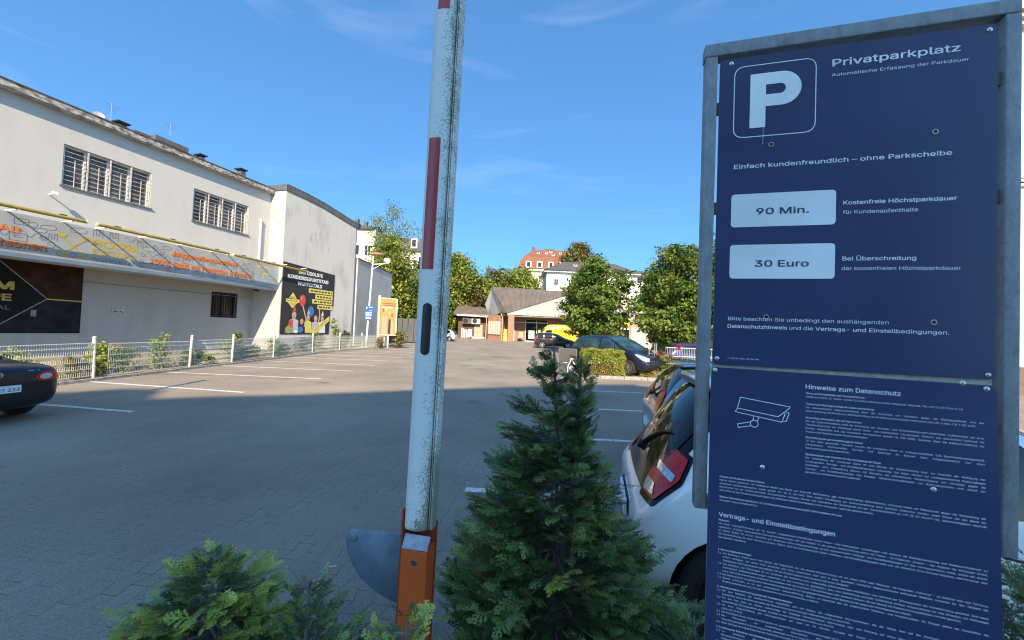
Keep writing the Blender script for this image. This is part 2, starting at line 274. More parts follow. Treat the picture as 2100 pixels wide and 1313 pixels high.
def paint_line_mat():
    m = bpy.data.materials.new('worn_white_road_paint'); nt, N, L, P = nodes_of(m)
    t = N.new('ShaderNodeTexCoord'); z = N.new('ShaderNodeTexNoise'); z.inputs['Scale'].default_value = 14; z.inputs['Detail'].default_value = 8; z.inputs['Roughness'].default_value = 0.7; L.new(t.outputs['Object'], z.inputs['Vector'])
    r = N.new('ShaderNodeValToRGB'); r.color_ramp.elements[0].position = 0.36; r.color_ramp.elements[1].position = 0.5; r.color_ramp.elements[0].color = (0.22, 0.21, 0.2, 1); r.color_ramp.elements[1].color = (0.62, 0.61, 0.58, 1)
    L.new(z.outputs['Fac'], r.inputs[0]); L.new(r.outputs[0], P.inputs['Base Color']); P.inputs['Roughness'].default_value = 0.75
    return m
GLASS = mat('dark_glass', (0.012, 0.016, 0.02), rough=0.03)
GLASS.node_tree.nodes['Principled BSDF'].inputs['IOR'].default_value = 1.45
BLACK = mat('black_plastic', (0.012, 0.012, 0.013), rough=0.45)
RUBBER = mat('tyre_rubber', (0.02, 0.02, 0.021), rough=0.8)
SILVER = mat('alloy_silver', (0.55, 0.55, 0.56), rough=0.3, metal=0.8)
CHROME = mat('chrome', (0.75, 0.76, 0.78), rough=0.08, metal=1)
REDLENS = mat('red_lens', (0.70, 0.02, 0.02), (0.50, 0.014, 0.016), scale=30, rough=.2, coat=.15, spec=.3)
CLEARLENS = mat('clear_lens', (0.65, 0.66, 0.68), (0.35, 0.36, 0.38), scale=25, rough=0.08, metal=0.4, coat=1)
GALV = galv_mat(); LINE = paint_line_mat()
WHITEP = mat('white_paint', (0.74, 0.74, 0.72), rough=0.5)
LEAF = leafmat('foliage', 0.38); NEEDLE = leafmat('conifer_foliage', 0.06)
BARK = mat('bark', (0.14, 0.11, 0.085), (0.07, 0.055, 0.045), scale=14, rough=0.9, bump=0.6, bscale=40, stretch=(1, 1, 0.25))
# ------------------------------------------------------------------ lettering
_tc = {}
try: SANS = bpy.data.fonts.load(bpy.utils.system_resource('DATAFILES', path='fonts') + '/Inter.woff2')   # the sans face that ships inside Blender
except Exception: SANS = None
def glyphs(s, bold=0.0, res=2):
    """outline of a text as (x, y, layer) vertices and triangles; overlapping contours get a layer each"""
    k = (s, res)
    if k in _tc: return _tc[k]
    cu = bpy.data.curves.new('tmp_text', 'FONT'); cu.body = s; cu.size = 1
    if SANS: cu.font = SANS
    o = bpy.data.objects.new('tmp_text', cu); COL.objects.link(o); bpy.context.view_layer.update()
    cv = o.to_curve(bpy.context.evaluated_depsgraph_get()); loops = []
    for sp in cv.splines:
        bp = sp.bezier_points; n = len(bp); pts = []
        for i in range(n):
            p, q = bp[i], bp[(i + 1) % n]; A, B, C_, D = p.co, p.handle_right, q.handle_left, q.co
            flat = abs((B - A).cross(D - A).z) + abs((C_ - A).cross(D - A).z) < 1e-5; m = 1 if flat else res + 1
            for j in range(m):
                t = j / m; w = A * (1 - t) ** 3 + B * 3 * t * (1 - t) ** 2 + C_ * 3 * t * t * (1 - t) + D * t ** 3; pts.append((w.x, w.y))
        if n == 0: pts = [(p.co.x, p.co.y) for p in sp.points]
        if len(pts) > 2: loops.append(pts)
    o.to_curve_clear(); bpy.data.objects.remove(o); bpy.data.curves.remove(cu)
    ar = [sum(p[i][0] * p[(i + 1) % len(p)][1] - p[(i + 1) % len(p)][0] * p[i][1] for i in range(len(p))) / 2 for p in loops]
    def inside(pt, poly):
        c = False
        for (x0, y0), (x1, y1) in zip(poly, poly[1:] + poly[:1]):
            if (y0 > pt[1]) != (y1 > pt[1]) and pt[0] < (x1 - x0) * (pt[1] - y0) / (y1 - y0) + x0: c = not c
        return c
    sgn = 0
    if loops:
        big = max(range(len(loops)), key=lambda i: abs(ar[i])); sgn = 1 if ar[big] > 0 else -1
    V, Fc = [], []; outer = [i for i in range(len(loops)) if ar[i] * sgn > 0]; holes = [i for i in range(len(loops)) if ar[i] * sgn <= 0]
    for li, i in enumerate(outer):
        hs = [h for h in holes if inside(loops[h][0], loops[i]) and abs(ar[h]) < abs(ar[i])]
        polys = [[Vector((x, y, 0)) for x, y in loops[i]]] + [[Vector((x, y, 0)) for x, y in loops[h]] for h in hs]
        b = len(V)
        for pl_ in polys: V += [(v.x, v.y, li % 3) for v in pl_]
        for t in tessellate_polygon(polys):
            x = [V[b + j] for j in t]
            cr = (x[1][0] - x[0][0]) * (x[2][1] - x[0][1]) - (x[2][0] - x[0][0]) * (x[1][1] - x[0][1])
            if abs(cr) < 1e-9: continue
            Fc.append(tuple(b + j for j in (t if cr > 0 else t[::-1])))
    xs = [v[0] for v in V] or [0, 1]
    _tc[k] = (V, Fc, min(xs), max(xs)); return _tc[k]
CAPH = 0.729
class Plane:
    """flat artwork on a surface: u to the right, v up, n towards the reader"""
    def __init__(s, o, ax, ay, n): s.o, s.ax, s.ay, s.n = map(Vector, (o, ax, ay, n))
    def p(s, u, v, w=0.0): return s.o + s.ax * u + s.ay * v + s.n * w
def put_text(mb, pl, s, u, v, cap, width=None, bold=0.0, w=0.001, mi=0, align='l', res=2, just=None):
    vs, fs, x0, x1 = glyphs(s, 0, res); k = cap / CAPH
    sx = k if width is None else width / max(1e-6, x1 - x0)
    ww = (x1 - x0) * sx; uu = u - (ww / 2 if align == 'c' else ww if align == 'r' else 0)
    for i, (a, b) in enumerate([(0, 0)] if bold <= 0 else [(-1, -.6), (1, -.6), (-1, .6), (1, .6)]):   # bold: overlapping strokes
        mb.add([pl.p(uu + (x - x0) * sx + a * bold * k * .75, v + y * k + b * bold * k * .75, w + .00004 * i + .00001 * z) for x, y, z in vs], fs, mi)
def put_poly(mb, pl, pts, w=0.001, mi=0):
    ps = [pl.p(u, v, w) for u, v in pts]
    nn = Vector((0, 0, 0))
    for i in range(len(ps)): nn += (ps[i] - ps[0]).cross(ps[(i + 1) % len(ps)] - ps[0])
    if nn.dot(pl.n) < 0: ps = ps[::-1]
    mb.add(ps, [tuple(range(len(ps)))], mi)
def put_rect(mb, pl, u0, v0, u1, v1, w=0.001, mi=0, r=0): put_poly(mb, pl, rpoly([(u0, v0), (u1, v0), (u1, v1), (u0, v1)], r) if r else [(u0, v0), (u1, v0), (u1, v1), (u0, v1)], w, mi)
def put_line(mb, pl, pts, t, w=0.001, mi=0, closed=False):
    n = len(pts)
    for i in range(n if closed else n - 1):
        a = Vector((*pts[i], 0)); b = Vector((*pts[(i + 1) % n], 0)); d = b - a
        if d.length < 1e-6: continue
        d.normalize(); q = Vector((-d.y, d.x, 0)) * t / 2; e = d * t * 0.35
        put_poly(mb, pl, [tuple((a - e + q).xy), tuple((a - e - q).xy), tuple((b + e - q).xy), tuple((b + e + q).xy)], w + 0.00002 * (i % 2), mi)
def put_disc(mb, pl, u, v, ru, rv=None, w=0.001, mi=0, n=20, a0=0, a1=2 * math.pi):
    rv = rv or ru
    put_poly(mb, pl, [(u + ru * math.cos(a0 + (a1 - a0) * i / n), v + rv * math.sin(a0 + (a1 - a0) * i / n)) for i in range(n + (0 if a1 - a0 > 6.2 else 1))], w, mi)
def arc(u, v, r, a0=0, a1=360, n=18): return [(u + r * math.cos(R(a0 + (a1 - a0) * i / n)), v + r * math.sin(R(a0 + (a1 - a0) * i / n))) for i in range(n + 1)]

# ------------------------------------------------------------------ foliage
def col_mesh(name, V, F, C, mat_, parent, world=True):
    """V (n,3), F (m,4) quads, C (m,3) face colours"""
    me = bpy.data.meshes.new(name); n, m = len(V), len(F)
    me.vertices.add(n); me.vertices.foreach_set('co', np.asarray(V, np.float32).ravel())
    me.loops.add(m * 4); me.loops.foreach_set('vertex_index', np.asarray(F, np.int32).ravel())
    me.polygons.add(m); me.polygons.foreach_set('loop_start', np.arange(0, 4 * m, 4, dtype=np.int32)); me.polygons.foreach_set('loop_total', np.full(m, 4, np.int32))
    me.update(calc_edges=True)
    a = me.color_attributes.new('Col', 'FLOAT_COLOR', 'CORNER')
    c4 = np.ones((m, 4, 4), np.float32); c4[:, :, :3] = np.asarray(C, np.float32)[:, None, :]; a.data.foreach_set('color', c4.ravel())
    return link_mesh(name, me, mat_, parent, world)
def unit(a): return a / (np.linalg.norm(a, axis=-1, keepdims=True) + 1e-9)
def rand_unit(n): return unit(NR.normal(size=(n, 3)))
def leaf_quads(P, N_, size, asp=0.55, fold=0.25):
    """one pointed leaf (two folded triangles as a kite) per point"""
    n = len(P); t = unit(np.cross(N_, rand_unit(n))); b = np.cross(N_, t); s = size.reshape(-1, 1) if np.ndim(size) else size
    v = np.stack([P - t * s * .5, P + b * s * asp * .5 + N_ * s * fold * .3 , P + t * s * .5 - N_ * s * .1, P - b * s * asp * .5 + N_ * s * fold * .3], 1).reshape(-1, 3)
    return v, np.arange(4 * n).reshape(-1, 4)
def pal(cols, n, jit=0.18):
    cols = np.array(cols); c = cols[NR.randint(len(cols), size=n)]
    return np.clip(c * NR.normal(1, jit, (n, 1)) * NR.normal(1, .05, (n, 3)), .004, .6)
def crown(name, parent, blobs, n_clump, per, size, cols, spread=.3, shell=.55, mat_=None, flat=1.0, asp=.6):
    """leaf clumps spread through a union of ellipsoids; blobs: (x,y,z,rx,ry,rz)"""
    B = np.array(blobs, float); vol = (B[:, 3] * B[:, 4] + B[:, 4] * B[:, 5] + B[:, 3] * B[:, 5]); k = NR.choice(len(B), n_clump, p=vol / vol.sum())
    d = rand_unit(n_clump); rr = (shell + (1 - shell) * NR.rand(n_clump, 1) ** .6)
    c = B[k, :3] + d * B[k, 3:] * rr
    cc = pal(cols, n_clump, .22)
    i = np.repeat(np.arange(n_clump), per); n = len(i)
    off = NR.normal(size=(n, 3)) * spread * np.array([1, 1, .55 * flat])
    P = c[i] + off
    N_ = unit(d[i] * .7 + np.array([0, 0, .55]) + NR.normal(size=(n, 3)) * .55)
    V, F = leaf_quads(P, N_, size * NR.uniform(.6, 1.25, n), asp)
    C = np.clip(cc[i] * NR.normal(1, .12, (n, 1)), .004, .5)
    return col_mesh(name, V, F, C, mat_ or LEAF, parent)
def limbs(name, parent, base, top, r, ends, mat_=None, n=7):
    mb = MB(); base = Vector(base); top = Vector(top)
    pts = [base.lerp(top, i / 5) + Vector((rnd.uniform(-1, 1), rnd.uniform(-1, 1), 0)) * r * (.5 if 0 < i < 5 else 0) for i in range(6)]
    mb.tube(pts, [r * (1.25 if i == 0 else 1 - .1 * i) for i in range(6)], n)
    for e in ends:
        e = Vector(e); s = pts[3].lerp(pts[5], rnd.uniform(0, 1)); q = s.lerp(e, .5) + Vector((rnd.uniform(-.1, .1), rnd.uniform(-.1, .1), .12)) * (e - s).length
        mb.tube([s, q, e], [r * .5, r * .32, r * .1], 5)
    return mb.build(name, mat_ or BARK, parent, smooth=True)
def broadleaf(label, base, top, rx, cols, name='broadleaf_tree', ncl=420, per=26, size=.22, trunk=None, shape='round', group=None, nblob=13, r_tr=.16, spread=None, cat='tree', shell=.5):
    x, y, z = base; H = top - z; ct = trunk if trunk is not None else .25 * H
    t = thing(name, label, cat, base, 0, group); bl = []
    for i in range(nblob):
        f = (i + .5) / nblob; zz = z + ct + (H - ct) * f
        env = (math.sin(math.pi * min(1, f * .82 + .14)) ** .7) if shape == 'round' else (1 - f) ** .75 * 1.05 + .12 if shape == 'cone' else math.sin(math.pi * (f * .7 + .2)) ** .8
        for q in range(2):
            a = i * 2.4 + q * math.pi + rnd.uniform(-.5, .5); d = rx * env * rnd.uniform(.35, .68); rr = rx * env * rnd.uniform(.34, .5) + .06 * rx
            bl.append((x + d * math.cos(a), y + d * math.sin(a), zz - (rr * .2), rr, rr, min(rr, (H - ct) * .2)))
    bl.append((x, y, z + H - .12 * (H - ct), rx * .18, rx * .18, .12 * (H - ct)))
    crown('crown', t, bl, ncl, per, size, cols, spread or size * 1.35, shell)
    limbs('trunk', t, base, (x, y, z + ct + .55 * (H - ct)), r_tr, [b[:3] for b in bl[::2]])
    return t
def spray_template(k=6, seed=0):
    """flat scale-leaved spray (cypress / arborvitae) in x-y, pointing to +y: an axis, side shoots, and blunt lobes along them"""
    rg = np.random.RandomState(seed); V = []; F = []; T = []
    def bar(p, q, w0, w1, t=.5):
        p = np.array(p, float); q = np.array(q, float); d = q - p; d /= np.linalg.norm(d) + 1e-9; c = np.array([-d[1], d[0], 0])
        b = len(V); V.extend([p - c * w0, q - c * w1, q + c * w1, p + c * w0]); F.append((b, b + 1, b + 2, b + 3)); T.append(t)
    bar((0, 0, 0), (0, .5, 0), .022, .026, .2); bar((0, .48, 0), (0, .97, -.04), .034, .020, .75)
    for i in range(k):
        f = .12 + .80 * i / k; L_ = .40 * (1 - f) ** .5 * rg.uniform(.8, 1.15)
        for sd in (-1, 1):
            a = R(46 - 14 * f + rg.uniform(-7, 7)); dx, dy = sd * math.sin(a), math.cos(a); y0 = f + (.05 if sd > 0 else 0); zz = rg.uniform(-.14, .02) * L_
            p0 = np.array((0, y0, 0)); p1 = p0 + np.array((dx * L_, dy * L_, zz)); bar(p0, p1, .021, .014, .3 + .5 * f)
            m = max(2, int(round(L_ * 8)))
            for j in range(m):
                g = .30 + .70 * j / m; q0 = p0 + (p1 - p0) * g; l2 = .12 * (1 - .5 * g) * rg.uniform(.8, 1.2)
                for s2 in (-1, 1):
                    a2 = math.atan2(dx, dy) + s2 * R(40); q1 = q0 + np.array((math.sin(a2) * l2, math.cos(a2) * l2, rg.uniform(-.03, .03))); bar(q0, q1, .019, .012, .4 + .6 * g)
    return np.array(V), np.array(F), np.array(T)
SPR = [spray_template(4, 1), spray_template(5, 2), spray_template(4, 3), spray_template(5, 4)]
def sprays(name, parent, P, D, Nn, size, cols, mat_=None, tipgain=.6):
    """place spray templates: at P pointing along D, upper face towards Nn"""
    Vs, Fs, Cs = [], [], []; nb = 0; n = len(P); D = unit(D); X = unit(np.cross(D, Nn)); Z = np.cross(X, D); cc = pal(cols, n, .2); size = np.broadcast_to(size, (n,))
    for i in range(n):
        V, F, T = SPR[i % 4]; c = V.copy(); c[:, 2] += .18 * (c[:, 1] ** 2) * NR.uniform(-1, .4) - .25 * (c[:, 0] ** 2); c *= size[i]
        Vs.append(P[i] + c[:, :1] * X[i] + c[:, 1:2] * D[i] + c[:, 2:3] * Z[i]); Fs.append(F + nb); nb += len(V)
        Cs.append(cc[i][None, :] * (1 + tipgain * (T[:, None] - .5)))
    return col_mesh(name, np.concatenate(Vs), np.concatenate(Fs), np.clip(np.concatenate(Cs), .004, .6), mat_ or NEEDLE, parent)

# ------------------------------------------------------------------ panels that follow a curved body
def bvh_of(me): return BVHTree.FromPolygons([v.co.copy() for v in me.vertices], [tuple(p.vertices) for p in me.polygons])
def decal(name, parent, bvh, pts, o, ax, ay, d, off, mat_, ml=.07, smooth=True):
    o, ax, ay, d = map(Vector, (o, ax, ay, d)); d = d.normalized()
    bm = bmesh.new(); vs = [bm.verts.new(o + ax * u + ay * v) for u, v in pts]; f = bm.faces.new(vs)
    bmesh.ops.triangulate(bm, faces=[f])
    for _ in range(6):
        es = [e for e in bm.edges if e.calc_length() > ml]
        if not es: break
        bmesh.ops.subdivide_edges(bm, edges=es, cuts=1)
        bmesh.ops.triangulate(bm, faces=[f for f in bm.faces if len(f.verts) > 3])
    dead = []
    for v in bm.verts:
        h, n, _, _ = bvh.ray_cast(v.co, d)
        if h is None: dead.append(v); continue
        if n.dot(d) > 0: n = -n
        v.co = h + n * off
    bmesh.ops.delete(bm, geom=dead, context='VERTS'); bm.normal_update()
    for f in bm.faces:
        if f.normal.dot(d) > 0: f.normal_flip()
        f.smooth = smooth
    me = bpy.data.meshes.new(name); bm.to_mesh(me); bm.free(); me.materials.append(mat_)
    ob = bpy.data.objects.new(name, me); COL.objects.link(ob); ob.parent = parent; return ob
# ------------------------------------------------------------------ cars (local axes: +x to the nose, +y to the car's left, z up)
def ring(st):
    x, zb, zm, zt, w, wr = st[:6]; bow = st[6] if len(st) > 6 else 0      # bow: how far the upper corners lie forward of the middle
    h = [(0, zb), (w * .78, zb), (w * .95, zb + .10 * (zm - zb) + .02), (w, zb + .5 * (zm - zb)), (w * .975, zm), (w * .5 + wr * .5 + .012, .45 * zm + .55 * zt), (wr, zt - .16 * (zt - zm) - .012), (wr * .72, zt), (0, zt + .012)]
    def bx(i, y): return x + bow * (0, 0, 0, 0, .5, 1, 1, 1, 1)[i] * (y / w) ** 2
    return [(bx(i, h[i][0]), *h[i]) for i in range(9)] + [(bx(i, h[i][0]), -h[i][0], h[i][1]) for i in range(7, 0, -1)]
def carpaint(name, c, rough=.28, metal=0.0, coat=1.0): return mat(name, c, tuple(v * .96 for v in c), scale=2, rough=rough, coat=coat, metal=metal)
def loft_body(stations, paint, wheels, r_arch):
    bm = bmesh.new(); rings = [[bm.verts.new(p) for p in ring(s)] for s in stations]; n = len(rings[0])
    for a, b in zip(rings, rings[1:]):
        for j in range(n): bm.faces.new((a[j], a[(j + 1) % n], b[(j + 1) % n], b[j]))
    bm.faces.new(rings[0][::-1]); bm.faces.new(rings[-1]); bmesh.ops.recalc_face_normals(bm, faces=bm.faces)
    me = bpy.data.meshes.new('body'); bm.to_mesh(me); bm.free(); me.materials.append(paint); me.materials.append(BLACK)
    ob = bpy.data.objects.new('body', me); COL.objects.link(ob); md = ob.modifiers.new('s', 'SUBSURF'); md.levels = 2; md.render_levels = 2
    mb = MB()
    for (x, y, r) in wheels:
        s = 1 if y > 0 else -1; mb.lathe((x, y - s * .17, r), (0, s, 0), [(0, 0), (r + r_arch, 0), (r + r_arch, .6), (0, .6)], 28)
    cut = mb.build('cutter', [paint, BLACK], None)
    for p in cut.data.polygons: p.material_index = 1
    bmx = bmesh.new(); bmx.from_mesh(cut.data); bmesh.ops.remove_doubles(bmx, verts=bmx.verts, dist=1e-4); bmesh.ops.recalc_face_normals(bmx, faces=bmx.faces); bmx.to_mesh(cut.data); bmx.free()
    bo = ob.modifiers.new('b', 'BOOLEAN'); bo.operation = 'DIFFERENCE'; bo.object = cut; bo.solver = 'EXACT'; bo.use_self = True
    bpy.context.view_layer.update(); dg = bpy.context.evaluated_depsgraph_get()
    bo.show_viewport = False; bpy.context.view_layer.update(); full = bpy.data.meshes.new_from_object(ob.evaluated_get(bpy.context.evaluated_depsgraph_get()))
    bo.show_viewport = True; bpy.context.view_layer.update(); me2 = bpy.data.meshes.new_from_object(ob.evaluated_get(bpy.context.evaluated_depsgraph_get()))
    bpy.data.objects.remove(ob); bpy.data.objects.remove(cut)
    for p in me2.polygons: p.use_smooth = True
    try: me2.set_sharp_from_angle(angle=R(50))
    except Exception: pass
    bv = bvh_of(full); bpy.data.meshes.remove(full)
    return me2, bv
def wheel(parent, x, y, r, w=.2, spokes=10, rimmat=None, rr=.70):
    s = 1 if y > 0 else -1; mb = MB()
    mb.lathe((x, y - s * w, r), (0, s, 0), [(r * .62, 0), (r * .93, 0), (r, .03), (r, w - .03), (r * .94, w), (r * (rr + .02), w), (r * rr, w - .02), (r * rr * .9, w - .07)], 30)
    t = mb.build('wheel', RUBBER, parent, world=False, smooth=True)
    mb = MB(); c = Vector((x, y - .012 * s, r)); n = 2 * spokes
    mb.lathe((x, y - .055 * s, r), (0, s, 0), [(0, 0), (r * rr * .98, 0)], 24, 1)
    mb.lathe((x, y - .03 * s, r), (0, s, 0), [(r * rr, -.02), (r * rr, .02), (r * rr * .9, .022), (r * rr * .88, -.02)], 28, 0)
    for k in range(spokes):
        a = 2 * math.pi * k / spokes; e = Vector((math.cos(a), 0, math.sin(a))); q = Vector((-math.sin(a), 0, math.cos(a)))
        hw = r * rr * (.95 / spokes if spokes > 6 else .13)
        p0 = c + e * r * .08; p1 = c + e * r * rr * .93
        mb.prism([p0 - q * hw * 1.1, p1 - q * hw * .8, p1 + q * hw * .8, p0 + q * hw * 1.1], Vector((0, -s * .03, 0)), 0)
    mb.lathe(c, (0, s, 0), [(r * .17, -.03), (r * .17, .006), (r * .13, .012), (0, .012)], 16, 0)
    rm = mb.build('rim', [rimmat or SILVER, BLACK], None, world=False); rm.parent = t
    return t
def mirror(parent, x, y, z, paint, s):
    mb = MB(); mb.box(-.10, .06, 0, s * .19, -.07, .08); m = mb.build('wing_mirror', paint, parent, world=False, bevel=.035, smooth=True, seg=3)
    m.location = (x, y, z); return m
CAR = {}
def car(name, label, loc, yaw, kind, paint, group=None, scale=1.0, rim=None, spokes=10, cat='car', glass=None):
    GLASS = glass or globals()['GLASS']
    t = thing(name, label, cat, loc, yaw, group); t.scale = (scale,) * 3
    K = CAR[kind]; st = K['st']; Wd = max(s[4] for s in st); r = K['r']
    wh = [(x, s * (Wd - .005), r) for x in K['ax'] for s in (1, -1)]
    me, bv = loft_body(st, paint, wh, K.get('arch', .045))
    b = bpy.data.objects.new('body', me); COL.objects.link(b); b.parent = t
    for x, y, rr in wh: wheel(t, x, y, rr, spokes=spokes, rimmat=rim)
    for poly in K.get('side', []):
        for s in (1, -1): decal('side_window', t, bv, rpoly(poly, .035), (0, s * 2, 0), (1, 0, 0), (0, 0, 1), (0, -s, 0), .004, GLASS)
    for s in (1, -1):
        for poly, m_ in K.get('trim', []): decal('trim_strip', t, bv, poly, (0, s * 2, 0), (1, 0, 0), (0, 0, 1), (0, -s, 0), .005, m_)
    for s in (1, -1):
        for xx, z0, z1 in K.get('gap', []): decal('door_gap', t, bv, [(xx - .004, z0), (xx + .004, z0), (xx + .004, z1), (xx - .004, z1)], (0, s * 2, 0), (1, 0, 0), (0, 0, 1), (0, -s, 0), .002, BLACK, ml=.15)
        for xx, zz in K.get('handle', []):
            h = decal('door_handle', t, bv, rpoly([(xx - .09, zz - .016), (xx + .09, zz - .016), (xx + .09, zz + .016), (xx - .09, zz + .016)], .012), (0, s * 2, 0), (1, 0, 0), (0, 0, 1), (0, -s, 0), .02, K.get('hmat') or paint)
    if 'ws' in K: decal('windshield', t, bv, rpoly(K['ws'], .06), (6, 0, 0), (0, 1, 0), (0, 0, 1), (-1, 0, 0), .004, GLASS)
    if 'rw' in K: decal('rear_window', t, bv, rpoly(K['rw'], .07), (-6, 0, 0), (0, 1, 0), (0, 0, 1), (1, 0, 0), .005, GLASS)
    for poly, m_, nm in K.get('rear', []): decal(nm, t, bv, rpoly(poly, .02), (-6, 0, 0), (0, 1, 0), (0, 0, 1), (1, 0, 0), .006, m_)
    for poly, m_, nm in K.get('front', []): decal(nm, t, bv, rpoly(poly, .02), (6, 0, 0), (0, 1, 0), (0, 0, 1), (-1, 0, 0), .006, m_)
    # 45-degree frames: tail u = (x + |y|) / sqrt2 of the point meant, head u = (|y| - x) / sqrt2
    for poly, m_, nm in K.get('tail', []):
        for s in (1, -1): decal(nm, t, bv, rpoly(poly, .03), (-4, s * 4, 0), Vector((1, s, 0)).normalized(), (0, 0, 1), (1, -s, 0), .008, m_, ml=.05)
    for poly, m_, nm in K.get('head', []):
        for s in (1, -1): decal(nm, t, bv, rpoly(poly, .03), (4, s * 4, 0), Vector((-1, s, 0)).normalized(), (0, 0, 1), (-1, -s, 0), .008, m_, ml=.05)
    if 'mir' in K:
        for s in (1, -1): mirror(t, K['mir'][0], s * (K['mir'][1]), K['mir'][2], K.get('mirmat') or paint, s)
    return t, bv
CAR['small_hatch'] = dict(r=.30, ax=(-1.24, 1.24), mir=(.52, .80, .98),
    st=[(-1.80, .42, .56, .62, .64, .56), (-1.79, .30, .62, .69, .74, .62), (-1.74, .22, .70, .745, .79, .64), (-1.70, .20, .80, .88, .805, .66, .10), (-1.61, .20, .87, 1.08, .815, .655, .20), (-1.46, .20, .90, 1.31, .822, .64, .24), (-1.30, .20, .905, 1.47, .825, .63, .22), (-1.10, .20, .91, 1.525, .825, .62, .12), (-.6, .19, .90, 1.555, .825, .62), (.1, .19, .89, 1.53, .825, .62), (.5, .19, .88, 1.33, .825, .60), (.95, .20, .86, 1.02, .82, .62), (1.35, .21, .80, .90, .80, .62), (1.62, .23, .68, .77, .75, .58), (1.76, .30, .56, .62, .64, .50), (1.80, .38, .50, .54, .55, .45)],
    side=[[(-1.08, .96), (-.50, .95), (-.50, 1.40), (-.94, 1.38)], [(-.44, .95), (.62, .93), (.12, 1.38), (-.44, 1.40)]], ws=[(-.66, 1.0), (.66, 1.0), (.54, 1.46), (-.54, 1.46)],
    gap=[(-.47, .3, .95), (.58, .3, .92)], handle=[(-.36, .86)],
    front=[([(-.5, .36), (.5, .36), (.5, .5), (-.5, .5)], BLACK, 'grille')])
CAR['hatch'] = dict(r=.31, ax=(-1.25, 1.30), mir=(.62, .83, 1.0),
    st=[(-1.98, .42, .58, .66, .70, .62), (-1.965, .30, .70, .82, .79, .70), (-1.89, .22, .84, .98, .84, .72), (-1.76, .20, .92, 1.20, .85, .69), (-1.60, .19, .93, 1.40, .855, .65), (-1.42, .19, .93, 1.475, .855, .635), (-.6, .19, .92, 1.50, .855, .63), (.1, .19, .90, 1.47, .855, .62), (.55, .19, .89, 1.27, .855, .60), (1.0, .20, .87, 1.0, .85, .64), (1.5, .21, .80, .90, .82, .64), (1.82, .25, .66, .74, .75, .58), (1.96, .32, .54, .60, .62, .5)],
    side=[[(-1.35, 1.0), (-.52, .97), (-.52, 1.36), (-1.22, 1.33)], [(-.46, .97), (.66, .95), (.16, 1.34), (-.46, 1.36)]], ws=[(-.68, 1.0), (.68, 1.0), (.55, 1.42), (-.55, 1.42)], rw=[(-.63, .98), (.63, .98), (.55, 1.40), (-.55, 1.40)],
    gap=[(-.49, .3, .96), (.64, .3, .93)], handle=[(-.38, .86)])
CAR['mpv'] = dict(r=.335, ax=(-1.36, 1.40), mir=(.86, .90, 1.08), mirmat=BLACK,
    st=[(-2.32, .40, .66, .78, .76, .70), (-2.30, .30, .80, .95, .86, .74), (-2.22, .22, .92, 1.20, .905, .73), (-2.05, .20, .96, 1.50, .915, .70), (-1.85, .20, .97, 1.61, .915, .69), (-1.0, .19, .96, 1.68, .915, .69), (-.2, .19, .94, 1.68, .915, .68), (.4, .19, .92, 1.58, .915, .65), (.95, .19, .91, 1.32, .91, .64), (1.42, .20, .89, 1.04, .90, .68), (1.80, .22, .82, .93, .87, .66), (2.12, .26, .70, .80, .80, .60), (2.30, .34, .56, .64, .66, .5)],
    side=[[(-2.02, 1.04), (-1.36, 1.02), (-1.36, 1.50), (-1.86, 1.46)], [(-1.29, 1.02), (-.32, .99), (-.32, 1.53), (-1.29, 1.51)], [(-.24, .99), (.66, .97), (.36, 1.38), (.16, 1.50), (-.24, 1.53)], [(.74, .97), (1.14, .96), (.50, 1.32)]], ws=[(-.74, 1.06), (.74, 1.06), (.60, 1.58), (-.60, 1.58)], rw=[(-.66, 1.02), (.66, 1.02), (.58, 1.54), (-.58, 1.54)],
    trim=[([(-2.05, .995), (1.2, .935), (1.2, .965), (-2.05, 1.028)], CHROME), ([(.66, .97), (.70, .97), (.40, 1.40), (.36, 1.40)], CHROME)], gap=[(-.28, .3, .98), (.80, .3, .95), (-1.30, .45, 1.0)], handle=[(-.12, .86), (-1.12, .88)],
    head=[([(-1.20, .64), (-.95, .66), (-.62, .88), (-.66, .93), (-.95, .86), (-1.22, .76)], CLEARLENS, 'headlight')], front=[([(-.55, .52), (.55, .52), (.48, .68), (-.48, .68)], BLACK, 'grille'), ([(-.5, .655), (.5, .655), (.5, .675), (-.5, .675)], CHROME, 'chrome_bar'), ([(-.6, .28), (.6, .28), (.6, .40), (-.6, .40)], BLACK, 'lower_grille')])
